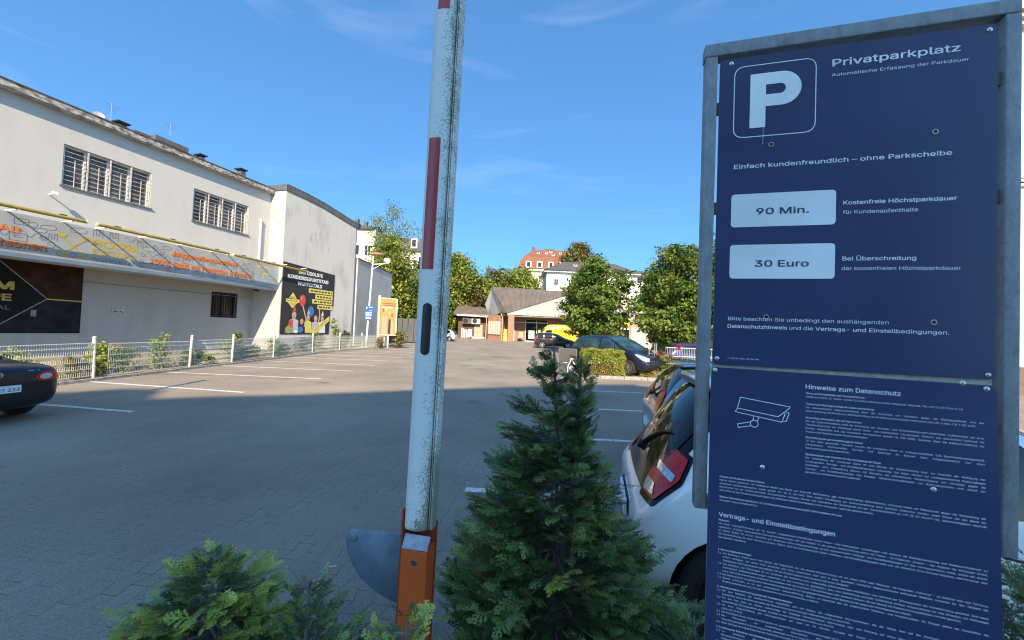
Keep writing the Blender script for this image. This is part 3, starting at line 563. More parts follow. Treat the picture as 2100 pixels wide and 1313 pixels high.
CAR['suv'] = dict(r=.345, ax=(-1.33, 1.34), mir=(.70, .88, 1.12), mirmat=BLACK,
    st=[(-2.15, .48, .72, .80, .76, .70), (-2.13, .40, .86, 1.0, .86, .76), (-2.06, .34, .98, 1.28, .90, .76), (-1.92, .32, 1.02, 1.52, .91, .73), (-1.75, .32, 1.03, 1.60, .91, .72), (-.9, .31, 1.02, 1.64, .91, .71), (-.1, .31, 1.0, 1.62, .91, .70), (.35, .31, .99, 1.50, .91, .67), (.90, .31, .98, 1.16, .90, .70), (1.4, .33, .94, 1.05, .88, .70), (1.85, .36, .82, .94, .84, .66), (2.06, .42, .68, .78, .74, .58), (2.15, .5, .6, .66, .62, .5)],
    side=[[(-1.85, 1.08), (-1.24, 1.07), (-1.24, 1.50), (-1.72, 1.46)], [(-1.10, 1.06), (-.30, 1.05), (-.30, 1.50), (-1.10, 1.50)], [(-.22, 1.05), (.62, 1.03), (.20, 1.48), (-.22, 1.50)]], ws=[(-.72, 1.1), (.72, 1.1), (.6, 1.54), (-.6, 1.54)], rw=[(-.66, 1.08), (.66, 1.08), (.58, 1.50), (-.58, 1.50)],
    trim=[([(-1.9, .36), (1.8, .36), (1.8, .46), (-1.9, .46)], BLACK)], gap=[(-.26, .4, 1.04), (.72, .4, 1.0), (-1.15, .6, 1.04)], handle=[(-.40, .96), (-1.2, .98)], hmat=SILVER,
    tail=[([(-.95, .84), (-.80, .86), (-.72, 1.10), (-.86, 1.14)], REDLENS, 'tail_light')])
CAR['roadster'] = dict(r=.31, ax=(-1.17, 1.16),
    st=[(-2.00, .40, .60, .68, .62, .56), (-1.985, .32, .70, .80, .72, .64), (-1.93, .24, .80, .885, .80, .68), (-1.75, .19, .84, .935, .845, .68), (-1.5, .17, .86, .955, .86, .68), (-1.22, .16, .86, .965, .86, .66), (-1.05, .16, .86, 1.03, .86, .60), (-.75, .16, .855, 1.20, .855, .55), (-.3, .16, .85, 1.235, .85, .53), (.1, .16, .84, 1.20, .85, .53), (.45, .16, .83, 1.02, .85, .60), (.75, .17, .82, .90, .85, .64), (1.3, .18, .78, .86, .84, .62), (1.75, .22, .64, .72, .77, .56), (1.95, .3, .5, .56, .62, .46)],
    side=[[(-.62, .92), (.42, .90), (.05, 1.14), (-.55, 1.14)]], ws=[(-.6, .96), (.6, .96), (.5, 1.16), (-.5, 1.16)], rw=[(-.44, .99), (.44, .99), (.40, 1.14), (-.40, 1.14)], handle=[(-.45, .76)], gap=[(-.72, .25, .86), (.5, .25, .83)])
CAR['van'] = dict(r=.35, ax=(-1.75, 1.75), mir=(1.75, .98, 1.45), mirmat=BLACK,
    st=[(-2.90, .5, 1.2, 2.5, .93, .84), (-2.88, .35, 1.2, 2.66, .97, .86), (-2.7, .3, 1.2, 2.72, .98, .86), (-1, .3, 1.2, 2.74, .98, .86), (.6, .3, 1.2, 2.74, .98, .86), (1.25, .3, 1.2, 2.68, .98, .82), (1.65, .3, 1.2, 2.30, .98, .76), (2.15, .3, 1.12, 1.58, .97, .74), (2.4, .32, 1.05, 1.26, .95, .74), (2.72, .38, .85, 1.0, .88, .66), (2.86, .45, .6, .7, .78, .6)],
    side=[[(.85, 1.28), (2.02, 1.24), (1.50, 2.02), (.85, 2.04)]], ws=[(-.74, 1.5), (.74, 1.5), (.66, 2.2), (-.66, 2.2)], gap=[(.75, .5, 2.3), (2.1, .5, 1.25), (-.9, .5, 2.3)], trim=[([(-2.7, .62), (2.3, .62), (2.3, .74), (-2.7, .74)], BLACK)], handle=[(.95, 1.12)], hmat=BLACK,
    head=[([(-1.42, .78), (-1.10, .84), (-1.02, 1.08), (-1.32, .98)], CLEARLENS, 'headlight')])
# ------------------------------------------------------------------ ground, markings, kerbs, hill
def sheet(name, pts, z, m, kind='structure', label=None):
    mb = MB(); mb.add([(x, y, z) for x, y in pts], [tuple(range(len(pts)))]); o = mb.build(name, m)
    if o.data.polygons[0].normal.z < 0: o.data.flip_normals()
    return tag(o, kind=kind)
sheet('ground', [(-400, -120), (400, -120), (400, 700), (-400, 700)], 0, ground_mat())
SOIL = mat('garden_soil', (0.17, 0.13, 0.09), (0.08, 0.06, 0.045), scale=6, rough=0.95, bump=0.8, bscale=25)
DRY = mat('dry_earth', (0.30, 0.25, 0.18), (0.17, 0.14, 0.09), scale=3, rough=0.95, bump=0.8, bscale=18)
KERB = [(-11.75, 1.0), (-11.5, 7.9), (-11.36, 10.69), (-11.4, 14.0), (-11.34, 16.0), (-11.38, 18.66), (-11.5, 22.77), (-11.22, 25.76), (-10.82, 28.76), (-10.05, 31.0), (-9.6, 33.5), (-9.3, 36.0)]
kb = [(x + .12, y) for x, y in KERB]
sheet('planting_bed', [(-25, 1.0)] + [(x - .0, y) for x, y in kb] + [(-14, 36.0), (-25, 14)], .05, DRY)
CONC = mat('kerb_concrete', (0.33, 0.31, 0.28), (0.20, 0.19, 0.17), scale=9, rough=0.85, bump=0.3)
mb = MB()
for (a, b) in zip(kb, kb[1:]):
    A, B = Vector((*a, 0)), Vector((*b, 0)); d = (B - A); n_ = max(1, round(d.length)); q = Vector((d.y, -d.x, 0)).normalized() * .1
    for i in range(n_): mb.obox(A + d * (i / n_) + Vector((0, 0, -.05)), d / n_ * .985, q, (0, 0, .13))
tag(mb.build('kerb', CONC, bevel=.012), kind='structure')
def stall(p, q, w=.12):
    A, B = Vector((*p, 0)), Vector((*q, 0)); d = (B - A).normalized(); n_ = Vector((-d.y, d.x, 0)) * w / 2
    k = max(4, int((B - A).length / .25)); L_ = []; Rr = []
    for i in range(k + 1):
        c = A.lerp(B, i / k); L_.append(c + n_ * rnd.uniform(.82, 1.1)); Rr.append(c - n_ * rnd.uniform(.82, 1.1))
    mb = MB(); ps = [(v.x, v.y, .004) for v in L_ + Rr[::-1]]
    for i in range(k): mb.add([L_[i], Rr[i], Rr[i + 1], L_[i + 1]], [(0, 1, 2, 3)])
    mb.v = [(x, y, .004) for x, y, z in mb.v]
    o = mb.build('stall_line', LINE)
    if o.data.polygons[0].normal.z < 0: o.data.flip_normals()
    tag(o, kind='structure')
stall((-11.2, 7.98), (-7.06, 7.38)); stall((-11.2, 10.44), (-6.62, 9.79)); stall((-11.2, 12.8), (-6.09, 12.66)); stall((-11.2, 5.6), (-7.3, 4.95))
for i in range(1, 22):
    y = 12.66 + 2.42 * i; x0 = -11.1 if y < 29 else -9.4; stall((x0, y + .05), (-6.0 - .05 * i, y))
stall((-.45, 4.45), (3.3, 4.38)); stall((-.1, 1.9), (3.3, 1.82)); stall((1.2, 6.75), (6.4, 6.6)); stall((2.0, 9.45), (7.2, 9.35)); stall((1.2, 12.45), (7.6, 12.3))
# planting island with kerb on the right
sheet('planting_island', [(2.9, 16.02), (13, 16.15), (13, 17.35), (2.6, 17.3)], .09, DRY)
mb = MB()
for i in range(11): mb.box(2.75 + i * .95, 2.75 + i * .95 + .935, 15.86, 16.02, -.05, .12)
tag(mb.build('kerb', CONC, bevel=.012), kind='structure')
sheet('planting_bed', [(-3.6, .35), (3.6, .35), (3.6, 2.0), (-3.6, 2.0)], .02, SOIL)
t = thing('manhole_cover', 'round iron manhole cover set flush in the sunlit paving', 'manhole cover', (-2.15, 18.9, 0))
mb = MB(); mb.lathe((-2.15, 18.9, 0), (0, 0, 1), [(0, .006), (.31, .006), (.31, 0)], 32); mb.build('lid', mat('cast_iron', (.10, .095, .09), rough=.6, bump=.5, bscale=60), t)
mb = MB(); mb.lathe((-2.15, 18.9, 0), (0, 0, 1), [(.32, 0), (.32, .008), (.40, .008), (.40, 0)], 32); mb.build('rim', CONC, t)
# wooded hillside the far houses stand on
me = bpy.data.meshes.new('hill'); bm = bmesh.new(); gx, gy = 44, 22; vv = []
for j in range(gy + 1):
    row = []
    for i in range(gx + 1):
        x = -160 + 320 * i / gx; y = 86 + 160 * j / gy; f = min(1, max(0, (y - 88) / 45)); z = 14.5 * f * f * (3 - 2 * f) * (1.0 + .10 * math.sin(x * .05)) - .4 + 8 * max(0, (y - 135) / 110)
        row.append(bm.verts.new((x, y, z)))
    vv.append(row)
for j in range(gy):
    for i in range(gx): bm.faces.new((vv[j][i], vv[j][i + 1], vv[j + 1][i + 1], vv[j + 1][i]))
bm.to_mesh(me); bm.free(); o = link_mesh('hill', me, mat('hillside_grass', (.07, .09, .03), (.03, .05, .015), scale=.3, rough=.95)); tag(o, kind='structure')

# ------------------------------------------------------------------ the long white building on the left (frame: u along the facade, d out of it, z up)
TT = Vector((.287, .958, 0)).normalized(); NN = Vector((.958, -.287, 0)).normalized(); P0 = Vector((-14.9, 24.0, 0)); Zv = Vector((0, 0, 1))
def F(u, d, z): return P0 + TT * u + NN * d + Zv * z
def fbox(mb, u0, u1, d0, d1, z0, z1, mi=0): mb.obox(F(u0, d0, z0), TT * (u1 - u0), NN * (d1 - d0), Zv * (z1 - z0), mi)
def fplane(u, z, d): return Plane(F(u, d, z), TT, Zv, NN)
def wall_with_holes(mb, u0, u1, z0, z1, d, th, holes, mi=0):
    us = sorted({u0, u1} | {h[0] for h in holes} | {h[1] for h in holes}); zs = sorted({z0, z1} | {h[2] for h in holes} | {h[3] for h in holes})
    g = {}
    for i in range(len(us) - 1):
        for j in range(len(zs) - 1):
            uc, zc = (us[i] + us[i + 1]) / 2, (zs[j] + zs[j + 1]) / 2
            if any(h[0] < uc < h[1] and h[2] < zc < h[3] for h in holes): continue
            g[i, j] = 1; mb.add([F(us[i], d, zs[j]), F(us[i + 1], d, zs[j]), F(us[i + 1], d, zs[j + 1]), F(us[i], d, zs[j + 1])], [(0, 1, 2, 3)], mi)
    for h in holes:
        a, b, c, e = h
        mb.add([F(a, d, c), F(a, d - th, c), F(a, d - th, e), F(a, d, e)], [(0, 1, 2, 3)], mi); mb.add([F(b, d, c), F(b, d, e), F(b, d - th, e), F(b, d - th, c)], [(0, 1, 2, 3)], mi)
        mb.add([F(a, d, c), F(b, d, c), F(b, d - th, c), F(a, d - th, c)], [(0, 1, 2, 3)], mi); mb.add([F(a, d, e), F(a, d - th, e), F(b, d - th, e), F(b, d, e)], [(0, 1, 2, 3)], mi)
PLAST = plaster_mat('white_render', (0.47, 0.455, 0.43), (0.30, 0.285, 0.26), .28)
PLAST2 = plaster_mat('stained_white_render', (0.46, 0.445, 0.42), (0.20, 0.19, 0.17), .66)
hall = thing('white_building', 'long white rendered two-storey building with barred upstairs windows and a canopy', 'building', tuple(F(-8, -5, 0)))
W1 = (-9.45, -6.54, 6.74, 8.35); W2 = (-4.73, -1.76, 6.70, 8.33); W3 = (-2.77, -1.25, 1.88, 3.32); DR = -1.1
mb = MB(); wall_with_holes(mb, -34, -.25, 4.95, 9.5, 0, .28, [W1, W2])
fbox(mb, -34, -.36, -12, -1.6, 0, 9.45); fbox(mb, -34, -33.6, -1.59, -.01, 4.96, 9.45)
mb.build('wall', PLAST, hall)
mb = MB(); wall_with_holes(mb, -34, -.352, 0, 4.95, DR, .28, [W3]); mb.build('lower_wall', plaster_mat('shade_grey_lower_render', (0.36, 0.35, 0.34), (0.24, 0.235, 0.225), .5), hall)  # grey render, its colour darkened to carry part of the canopy shade
PEEL = mat('peeling_fascia', (0.50, 0.47, 0.42), (0.075, 0.06, 0.05), scale=4.5, rough=.85, detail=10, stretch=(1, 1, 2.2))
mb = MB(); fbox(mb, -34.2, -.4, -.9, .27, 9.5, 9.54); fbox(mb, -34.2, -.4, -.4, .30, 9.544, 9.78, 1); fbox(mb, -34.2, -.4, -.2, .33, 9.784, 9.82, 2); fbox(mb, -34, -.25, -12, -.42, 9.47, 9.8, 2)
mb.build('eaves', [mat('grey_soffit', (.40, .385, .36), (.22, .2, .18), scale=3, rough=.85), PEEL, mat('roof_felt', (.09, .08, .075), rough=.9)], hall)
STEEL = mat('painted_grille', (.62, .60, .56), (.35, .28, .22), scale=12, rough=.55)
CURT = mat('window_pane_dirty', (.15, .15, .15), (.05, .05, .055), scale=2.2, rough=.25)
SILL = mat('slate_sill', (.16, .15, .14), rough=.6)
def barred(u0, u1, z0, z1, dark=False):
    def fbox(mb, a, b, c, d, e, f, mi=0): globals()['fbox'](mb, a, b, c + (DR if dark else 0), d + (DR if dark else 0), e, f, mi)
    mb = MB(); fbox(mb, u0, u1, -.29, -.27, z0, z1); w = mb.build('window', CURT if not dark else mat('dark_pane', (.012, .012, .014), rough=.2), hall)
    k = 5 if not dark else 3; mb = MB()
    for i in range(k): c = u0 + (u1 - u0) * i / (k - 1); fbox(mb, max(u0, c - .035), min(u1, c + .035), -.27, -.20, z0, z1)
    fbox(mb, u0, u1, -.268, -.202, z0, z0 + .06); fbox(mb, u0, u1, -.268, -.202, z1 - .06, z1)
    mb.build('frame', WHITEP if not dark else BLACK, w)
    mb = MB()
    if not dark:
        for i in range(9): z = z0 + .06 + (z1 - z0 - .12) * i / 8; fbox(mb, u0 + .02, u1 - .02, -.07, -.05, z - .008, z + .008)
        for i in range(5): c = u0 + .03 + (u1 - u0 - .06) * i / 4; fbox(mb, c - .022, c + .022, -.05, -.02, z0 + .02, z1 - .02)
        for i in range(4): c = u0 + (u1 - u0) * (i + .5) / 4; fbox(mb, c - .011, c + .011, -.048, -.03, z0 + .02, z1 - .5)
    else:
        for i in range(11): c = u0 + .03 + (u1 - u0 - .06) * i / 10; fbox(mb, c - .012, c + .012, -.06, -.03, z0 + .01, z1 - .01)
        for z in (z0 + .1, z1 - .1): fbox(mb, u0 + .01, u1 - .01, -.03, -.015, z - .02, z + .02)
    mb.build('grille', STEEL if not dark else BLACK, w)
    if not dark:
        mb = MB(); fbox(mb, u0 - .06, u1 + .06, -.20, .07, z0 - .045, z0 - .002); mb.build('sill', SILL, w)
barred(*W1); barred(*W2); barred(*W3, dark=True)
mb = MB(); mb.tube([F(-1.02, .08, 5.2), F(-1.02, .08, 7.75)], .06, 10); mb.lathe(F(-1.02, .08, 7.75), (0, 0, 1), [(.08, -.05), (.08, .05), (0, .05)], 12); mb.build('downpipe', WHITEP, hall, smooth=True)
mb = MB(); mb.tube([F(-9.75, 0, 6.25), F(-9.75, .28, 6.28)], .02, 8); mb.obox(F(-9.82, .26, 6.22), TT * .14, NN * .14, Zv * .12); mb.build('outdoor_lamp', WHITEP, hall)
mb = MB(); fbox(mb, -8.1, -.36, DR + .002, DR + .02, 3.14, 3.165); mb.build('cable_duct', mat('old_duct', (.20, .195, .185), rough=.8), hall)
# canopy: deck and soffit between the wall and the sign fascia
mb = MB(); fbox(mb, -16, 1.28, .004, .80, 4.9, 5.0); fbox(mb, -34, -.355, DR + .004, .002, 4.80, 4.948); fbox(mb, -16, -.355, DR + .004, .80, 3.72, 3.80); fbox(mb, -15.99, 1.27, .04, .10, 3.80, 4.9)
mb.build('canopy', mat('canopy_grey', (.42, .41, .39), (.28, .27, .25), scale=2, rough=.8), hall)

# sign fascia on the canopy
sg = thing('fascia_sign', 'long grey fascia sign with orange and gold lettering along the canopy', 'shop sign', tuple(F(-6, .9, 3.6)))
SGREY = mat('sign_grey_print', (.34, .345, .34), (.27, .275, .275), scale=1.6, rough=.4)
SBLUE = mat('sign_bluegrey_band', (.22, .29, .36), (.17, .23, .30), scale=1.2, rough=.4)
mb = MB(); fbox(mb, -16.1, 1.32, .80, .90, 3.80, 5.16); mb.prism([F(-16.1, .80, 3.80), F(-16.1, .90, 3.80), F(-16.1, .87, 3.66), F(-16.1, .78, 3.60)], TT * 17.42, 1)
mb.build('sign_board', [SGREY, SBLUE], sg)
ORG = mat('orange_vinyl', (.62, .18, .035), rough=.5); GOLD = mat('gold_vinyl', (.46, .35, .07), (.32, .23, .04), scale=3.5, rough=.4); DOOD = mat('doodle_grey_ink', (.15, .155, .165), rough=.6); DRED = mat('letter_shadow_maroon', (.20, .05, .04), rough=.6); TURQ = mat('turquoise_vinyl', (.20, .47, .52), rough=.5); YEL = mat('yellow_vinyl', (.78, .52, .06), rough=.5)
mb = MB(); pl = Plane(F(0, .90, 0), TT, Zv, NN)
def otext(s, u, v, cap, width): 
    put_text(mb, pl, s, u + .022, v - .026, cap, width, .035, .004, 1); put_text(mb, pl, s, u, v, cap, width, .035, .007, 0)
otext('Jung & Alt', -12.7, 4.50, .29, 1.94); otext('Personen', -11.62, 4.0, .36, 1.50)
otext('Junggesellenabschiede', -6.10, 4.64, .29, 3.16); otext('100% Spaß mit Freunden & Familie', -6.92, 4.13, .33, 4.78)
put_text(mb, pl, 'ROOM', -8.85, 4.50, .35, 1.45, .07, .006, 2); put_text(mb, pl, 'ESCAPE', -8.85, 4.16, .29, 1.42, .06, .006, 2); put_text(mb, pl, 'WUPPERTAL', -8.86, 3.90, .20, 1.42, -.005, .006, 3)
for sx, u in ((1, -9.80), (-1, -8.98)):                        # crossed keys
    a = (u, 4.72); b = (u + sx * .72, 4.02); put_line(mb, pl, [a, b], .055, .006 if sx > 0 else .008, 2)
    dx, dz = (b[0] - a[0]), (b[1] - a[1]); L_ = math.hypot(dx, dz); ex, ez = dx / L_, dz / L_
    put_poly(mb, pl, [(a[0] - .02, a[1] + .06), (a[0] - .17 * -sx * 0 + sx * .20, a[1] + .02), (a[0] + sx * .12, a[1] - .14), (a[0] - sx * .04, a[1] - .08)], .010, 2)
    put_line(mb, pl, arc(b[0] + sx * .05, b[1] - .03, .09), .035, .009, 2); put_line(mb, pl, arc(b[0] - sx * .11, b[1] - .05, .055), .03, .011, 2)
# line-drawn doodles
rd = random.Random(3)
def doodle(u, v, s):
    k = rd.randrange(7); w = .0045
    if k == 0: put_line(mb, pl, arc(u, v, .10 * s), .016, w, 3); put_line(mb, pl, arc(u, v, .05 * s, n=10), .014, w, 3)
    elif k == 1: put_line(mb, pl, [(u - .16 * s, v - .1 * s), (u + .16 * s, v - .1 * s), (u + .16 * s, v + .1 * s), (u - .16 * s, v + .1 * s)], .016, w, 3, True); put_line(mb, pl, [(u - .1 * s, v), (u + .1 * s, v)], .014, w, 3); put_line(mb, pl, [(u - .1 * s, v + .05 * s), (u + .02 * s, v + .05 * s)], .014, w, 3)
    elif k == 2: put_line(mb, pl, [(u + math.cos(i * math.pi / 6) * s * (.12 if i % 2 else .085), v + math.sin(i * math.pi / 6) * s * (.12 if i % 2 else .085)) for i in range(12)], .016, w, 3, True); put_line(mb, pl, arc(u, v, .035 * s, n=8), .014, w, 3)
    elif k == 3: put_line(mb, pl, [(u - .2 * s + i * .05 * s, v + .07 * s * math.sin(i * 1.3)) for i in range(9)], .016, w, 3)
    elif k == 4: put_line(mb, pl, arc(u - .1 * s, v, .06 * s, 90, 270, 8) + arc(u + .1 * s, v + .02 * s, .08 * s, -90, 130, 8), .016, w, 3, True)
    elif k == 5: put_line(mb, pl, [(u - .12 * s, v - .12 * s), (u - .12 * s, v + .1 * s), (u - .05 * s, v + .1 * s), (u - .05 * s, v - .06 * s), (u + .03 * s, v - .06 * s), (u + .03 * s, v + .12 * s), (u + .1 * s, v + .12 * s), (u + .1 * s, v - .12 * s)], .018, w, 3)
    else: put_line(mb, pl, arc(u, v, .09 * s, 200, 520, 12) + [(u + .2 * s, v - .06 * s)], .016, w, 3)
for u, v in [(-10.55, 4.85), (-10.3, 4.7), (-10.1, 4.85), (-10.2, 4.45), (-10.5, 4.5), (-10.75, 4.9), (-9.95, 4.55), (-10.0, 4.25), (-11.1, 4.42), (-10.8, 4.35), (-7.25, 4.9), (-7.0, 4.72), (-6.75, 4.85), (-6.5, 4.7), (-6.3, 4.92), (-7.2, 4.45), (-7.25, 4.15), (-7.1, 4.0), (-6.8, 4.5), (-6.4, 4.5), (-5.9, 4.52), (-5.4, 4.5), (-4.8, 4.5), (-4.2, 4.52), (-3.6, 4.5), (-3.1, 4.52), (-2.7, 4.75), (-2.4, 4.85), (-2.2, 4.6), (-2.5, 4.5), (-2.0, 4.35), (-2.05, 4.05), (-5.7, 3.95), (-4.9, 3.93), (-4.1, 3.95), (-3.2, 3.96), (-8.2, 5.0), (-8.7, 4.98), (-9.3, 4.95), (-9.4, 4.0), (-6.2, 3.92), (-7.6, 4.98)]: doodle(u, v, rd.uniform(.9, 1.5))
put_line(mb, pl, [(-1.86, 4.80), (-1.86, 4.10), (-1.05, 4.10), (-1.05, 4.30)], .05, .006, 4); put_line(mb, pl, [(-1.80, 4.88), (-1.0, 4.88), (-1.0, 4.50), (-1.38, 4.50), (-1.38, 4.22)], .055, .006, 5)
put_text(mb, pl, 'LASER', -.80, 4.52, .30, 1.90, -.018, .006, 4); put_text(mb, pl, 'PLEX', -.42, 4.0, .30, 1.45, -.018, .006, 5)
mb.build('lettering', [ORG, DRED, GOLD, DOOD, TURQ, YEL], sg)
# lamp arms and the three yellow lamp tubes above the sign
for u in (-14.0, -12.5, -11.1, -9.72, -8.79, -7.34, -5.86, -4.37, -3.5, -1.87, -.45, 1.0):
    mb = MB(); fbox(mb, u - .018, u + .018, .83, 1.60, 5.162, 5.20); mb.build('bracket', WHITEP, sg)
def lamp_tube(u0, u1, z0, z1, label):
    t = thing('lamp_tube', label, 'lamp', tuple(F((u0 + u1) / 2, 1.6, z0)), 0, 'yellow lamp tubes above the fascia sign')
    mb = MB(); mb.tube([F(u0, 1.56, z0), F(u1, 1.56, z1)], .065, 12); mb.build('tube', mat('yellow_tube', (.33, .255, .045), (.22, .17, .04), scale=4, rough=.4), t, smooth=True)
    for u, z in ((u0, z0), (u1, z1)):
        mb = MB(); mb.lathe(F(u, 1.56, z), TT * (1 if u == u1 else -1), [(.069, -.03), (.069, .02), (0, .022)], 12); mb.build('end_cap', mat('pale_yellow_cap', (.72, .65, .22), rough=.4), t, smooth=True)
    for f in (.12, .5, .88):
        q = F(u0 + (u1 - u0) * f, 1.56, z0 + (z1 - z0) * f + .06); mb = MB(); mb.obox(q - TT * .09 - NN * .03, TT * .18, NN * .06, Zv * .035); mb.build('clip', BLACK, t)
lamp_tube(-14.6, -9.40, 5.24, 5.24, 'dull yellow lamp tube ending above the word at the left end of the fascia sign'); lamp_tube(-9.08, -3.92, 5.235, 5.14, 'dull yellow lamp tube above the gold lettering, middle one of the three in line'); lamp_tube(-3.70, 1.12, 5.13, 5.0, 'dull yellow lamp tube above the turquoise lettering, farthest of the three in line')

# printed banners on the wall
NEARB = mat('black_banner', (.016, .015, .017), (.009, .009, .010), scale=1.5, rough=.6, spec=.08)
GREYL = mat('grey_line_ink', (.22, .21, .20), rough=.6); MAHO = mat('dark_wood_print', (.055, .026, .018), (.022, .012, .010), scale=2.2, rough=.6, spec=.08); NAVY = mat('dim_room_print', (.024, .024, .034), (.012, .012, .016), scale=2.5, rough=.6, spec=.08)
bn = thing('wall_banner', 'large black banner with gold lettering on the wall under the canopy', 'banner', tuple(F(-11, DR + .03, 1)))
mb = MB(); fbox(mb, -13.6, -8.12, DR + .004, DR + .03, .96, 3.715); mb.build('cloth', NEARB, bn)
mb = MB(); pl = Plane(F(.973, DR + .03, -.095), TT * 1.052, Zv * 1.052, NN)
put_poly(mb, pl, [(-10.9, 3.60), (-9.62, 2.32), (-8.66, 2.28), (-8.66, 3.60)], .002, 2); put_poly(mb, pl, [(-10.95, 1.04), (-8.68, 1.04), (-8.68, 2.24), (-9.62, 2.26)], .002, 3)
put_line(mb, pl, [(-10.9, 3.60), (-9.62, 2.30), (-11.05, 1.04)], .035, .004, 1); put_line(mb, pl, [(-9.6, 2.29), (-8.66, 2.27)], .05, .005, 0)
put_text(mb, pl, 'ROOM', -12.15, 2.56, .38, 1.66, .07, .006, 0); put_text(mb, pl, 'ESCAPE', -12.15, 2.16, .32, 1.62, .06, .006, 0); put_text(mb, pl, 'WUPPERTAL', -12.15, 1.84, .2, 1.62, -.005, .006, 1)
put_rect(mb, pl, -10.02, 1.62, -9.88, 1.86, .006, 1); put_line(mb, pl, [(-9.1, 3.6), (-9.12, 2.5)], .03, .004, 3); put_line(mb, pl, [(-9.08, 3.0), (-8.67, 2.97)], .03, .004, 3); put_line(mb, pl, [(-9.9, 2.75), (-8.9, 3.5)], .03, .004, 3)
mb.build('print', [GOLD, GREYL, MAHO, NAVY], bn)
ns = thing('wall_notice', 'small faded white notice with a black smear on the bare wall', 'notice', tuple(F(-6.9, DR + .02, 1.9)))
mb = MB(); fbox(mb, -7.10, -6.62, DR + .004, DR + .02, 1.84, 2.19); mb.build('board', mat('faded_notice', (.45, .45, .45), (.30, .30, .30), scale=6, rough=.6), ns)
mb = MB(); pl = Plane(F(.60, DR + .02, 0), TT, Zv, NN); put_poly(mb, pl, [(-7.66, 1.91), (-7.56, 1.90), (-7.48, 1.95), (-7.58, 1.97)], .002); put_poly(mb, pl, [(-7.44, 1.97), (-7.30, 1.90), (-7.26, 1.93), (-7.38, 1.985)], .002); mb.build('smear', BLACK, ns)
ct = thing('cctv_camera', 'small dark camera hanging under the fascia sign above the barred ground-floor window', 'camera', tuple(F(-1.5, .7, 3.6)))
mb = MB(); mb.tube([F(-1.5, .6, 3.72), F(-1.5, .6, 3.58)], .02, 8); mb.obox(F(-1.66, .55, 3.48), TT * .3 - Zv * .03, NN * .1, Zv * .1); mb.build('housing', BLACK, ct)

# ------------------------------------------------------------------ second block: stained white, slate-coloured coping, sticks out 1.15 m
blk = thing('stained_building', 'tall windowless white block with rain stains and a dark slate coping', 'building', tuple(F(3, -3, 0)))
mb = MB(); D2 = 1.15; U0, U1 = -.35, 6.0
top = [(U0, 10.0), (1.2, 9.95), (2.6, 9.85), (4.2, 9.62), (5.4, 9.44), (6.55, 9.36)]
mb.prism([F(U0, D2, 0), F(U1, D2, 0), F(U1, D2, 9.4)] + [F(u, D2, z) for u, z in top[::-1][1:]], NN * -9.0)
mb.prism([F(6.003, D2, 0), F(6.55, D2 - .35, 0), F(6.55, D2 - 8.9, 0), F(6.003, D2 - 8.9, 0)], Zv * 9.38)
mb.build('wall', PLAST2, blk)
SLATE = mat('slate_coping', (.12, .115, .115), (.07, .067, .068), scale=4, rough=.6, stretch=(3, 3, .3))
mb = MB()
for (u, z), (u2, z2) in zip(top, top[1:]):
    k = max(2, int((u2 - u) / .33))
    for i in range(k):
        a = u + (u2 - u) * i / k; b = u + (u2 - u) * (i + .96) / k; za = z + (z2 - z) * i / k; zb = z + (z2 - z) * (i + 1) / k
        off = -.35 * max(0, (a - 6.0) / .55); mb.prism([F(a, D2 + .06 + off, za - .28), F(b, D2 + .06 + off, zb - .28), F(b, D2 + .06 + off, zb + .06), F(a, D2 + .06 + off, za + .06)], NN * -.05)
    mb.prism([F(u, D2 + .07, z + .064), F(u2, D2 + .07, z2 + .064), F(u2, D2 + .07, z2 + .10), F(u, D2 + .07, z + .10)], NN * -9.0)
mb.obox(F(U0 - .06, D2 + .06, 9.72), NN * -9.0, TT * .05, Zv * .34)
mb.build('coping', SLATE, blk)
GRIME = mat('grime', (.09, .085, .08), (.20, .19, .175), scale=5, rough=.9, stretch=(1, 1, .3))
pl = Plane(F(0, D2, 0), TT, Zv, NN)
for u, z, w, h in ((1.75, 7.45, .10, .55), (2.05, 7.6, .07, .6), (2.45, 7.7, .10, .5), (1.6, 7.2, .05, .3), (3.3, 6.9, .06, .4)):
    mb = MB(); put_poly(mb, pl, [(u + (w * (.5 + .5 * rd.random())) * math.cos(a * .524), z + h * .5 * (1 + (.4 if math.sin(a * .524) < 0 else 0)) * math.sin(a * .524)) for a in range(12)], .003)
    mb.build('stain', mat('faded_stain', (.27, .26, .245), (.40, .385, .36), scale=7, rough=.9), blk)
# party banner on the block
pb = thing('party_banner', 'tall black banner with balloons, party guests and yellow strips on the stained block', 'banner', tuple(F(2, D2 + .03, 1)))
mb = MB(); mb.prism([F(u, D2 + .004, z) for u, z in rpoly([(-.30, 1.03), (3.66, 1.05), (3.72, 2.85), (3.98, 3.05), (3.98, 5.20), (-.30, 5.42)], .06)], NN * .03); mb.build('cloth', mat('charcoal_banner', (.040, .039, .043), (.028, .028, .031), scale=1.5, rough=.6, spec=.15), pb)
SKIN = mat('printed_skin', (.50, .33, .24), rough=.6); HAIR = mat('printed_hair', (.05, .03, .022), rough=.6); WPR = mat('white_print', (.66, .66, .66), rough=.6); YPR = mat('yellow_print', (.62, .52, .12), rough=.6); RPR = mat('red_print', (.50, .07, .06), rough=.5); BPR = mat('blue_print', (.05, .16, .42), rough=.5); GPR = mat('green_print', (.22, .32, .12), rough=.6); KPR = mat('black_print', (.02, .02, .02), rough=.6); PPR = mat('pale_print', (.42, .42, .44), rough=.6)
PM = [WPR, YPR, RPR, BPR, SKIN, HAIR, GPR, KPR, PPR]
mb = MB(); pl = Plane(F(0, D2 + .034, 0), TT, Zv, NN)
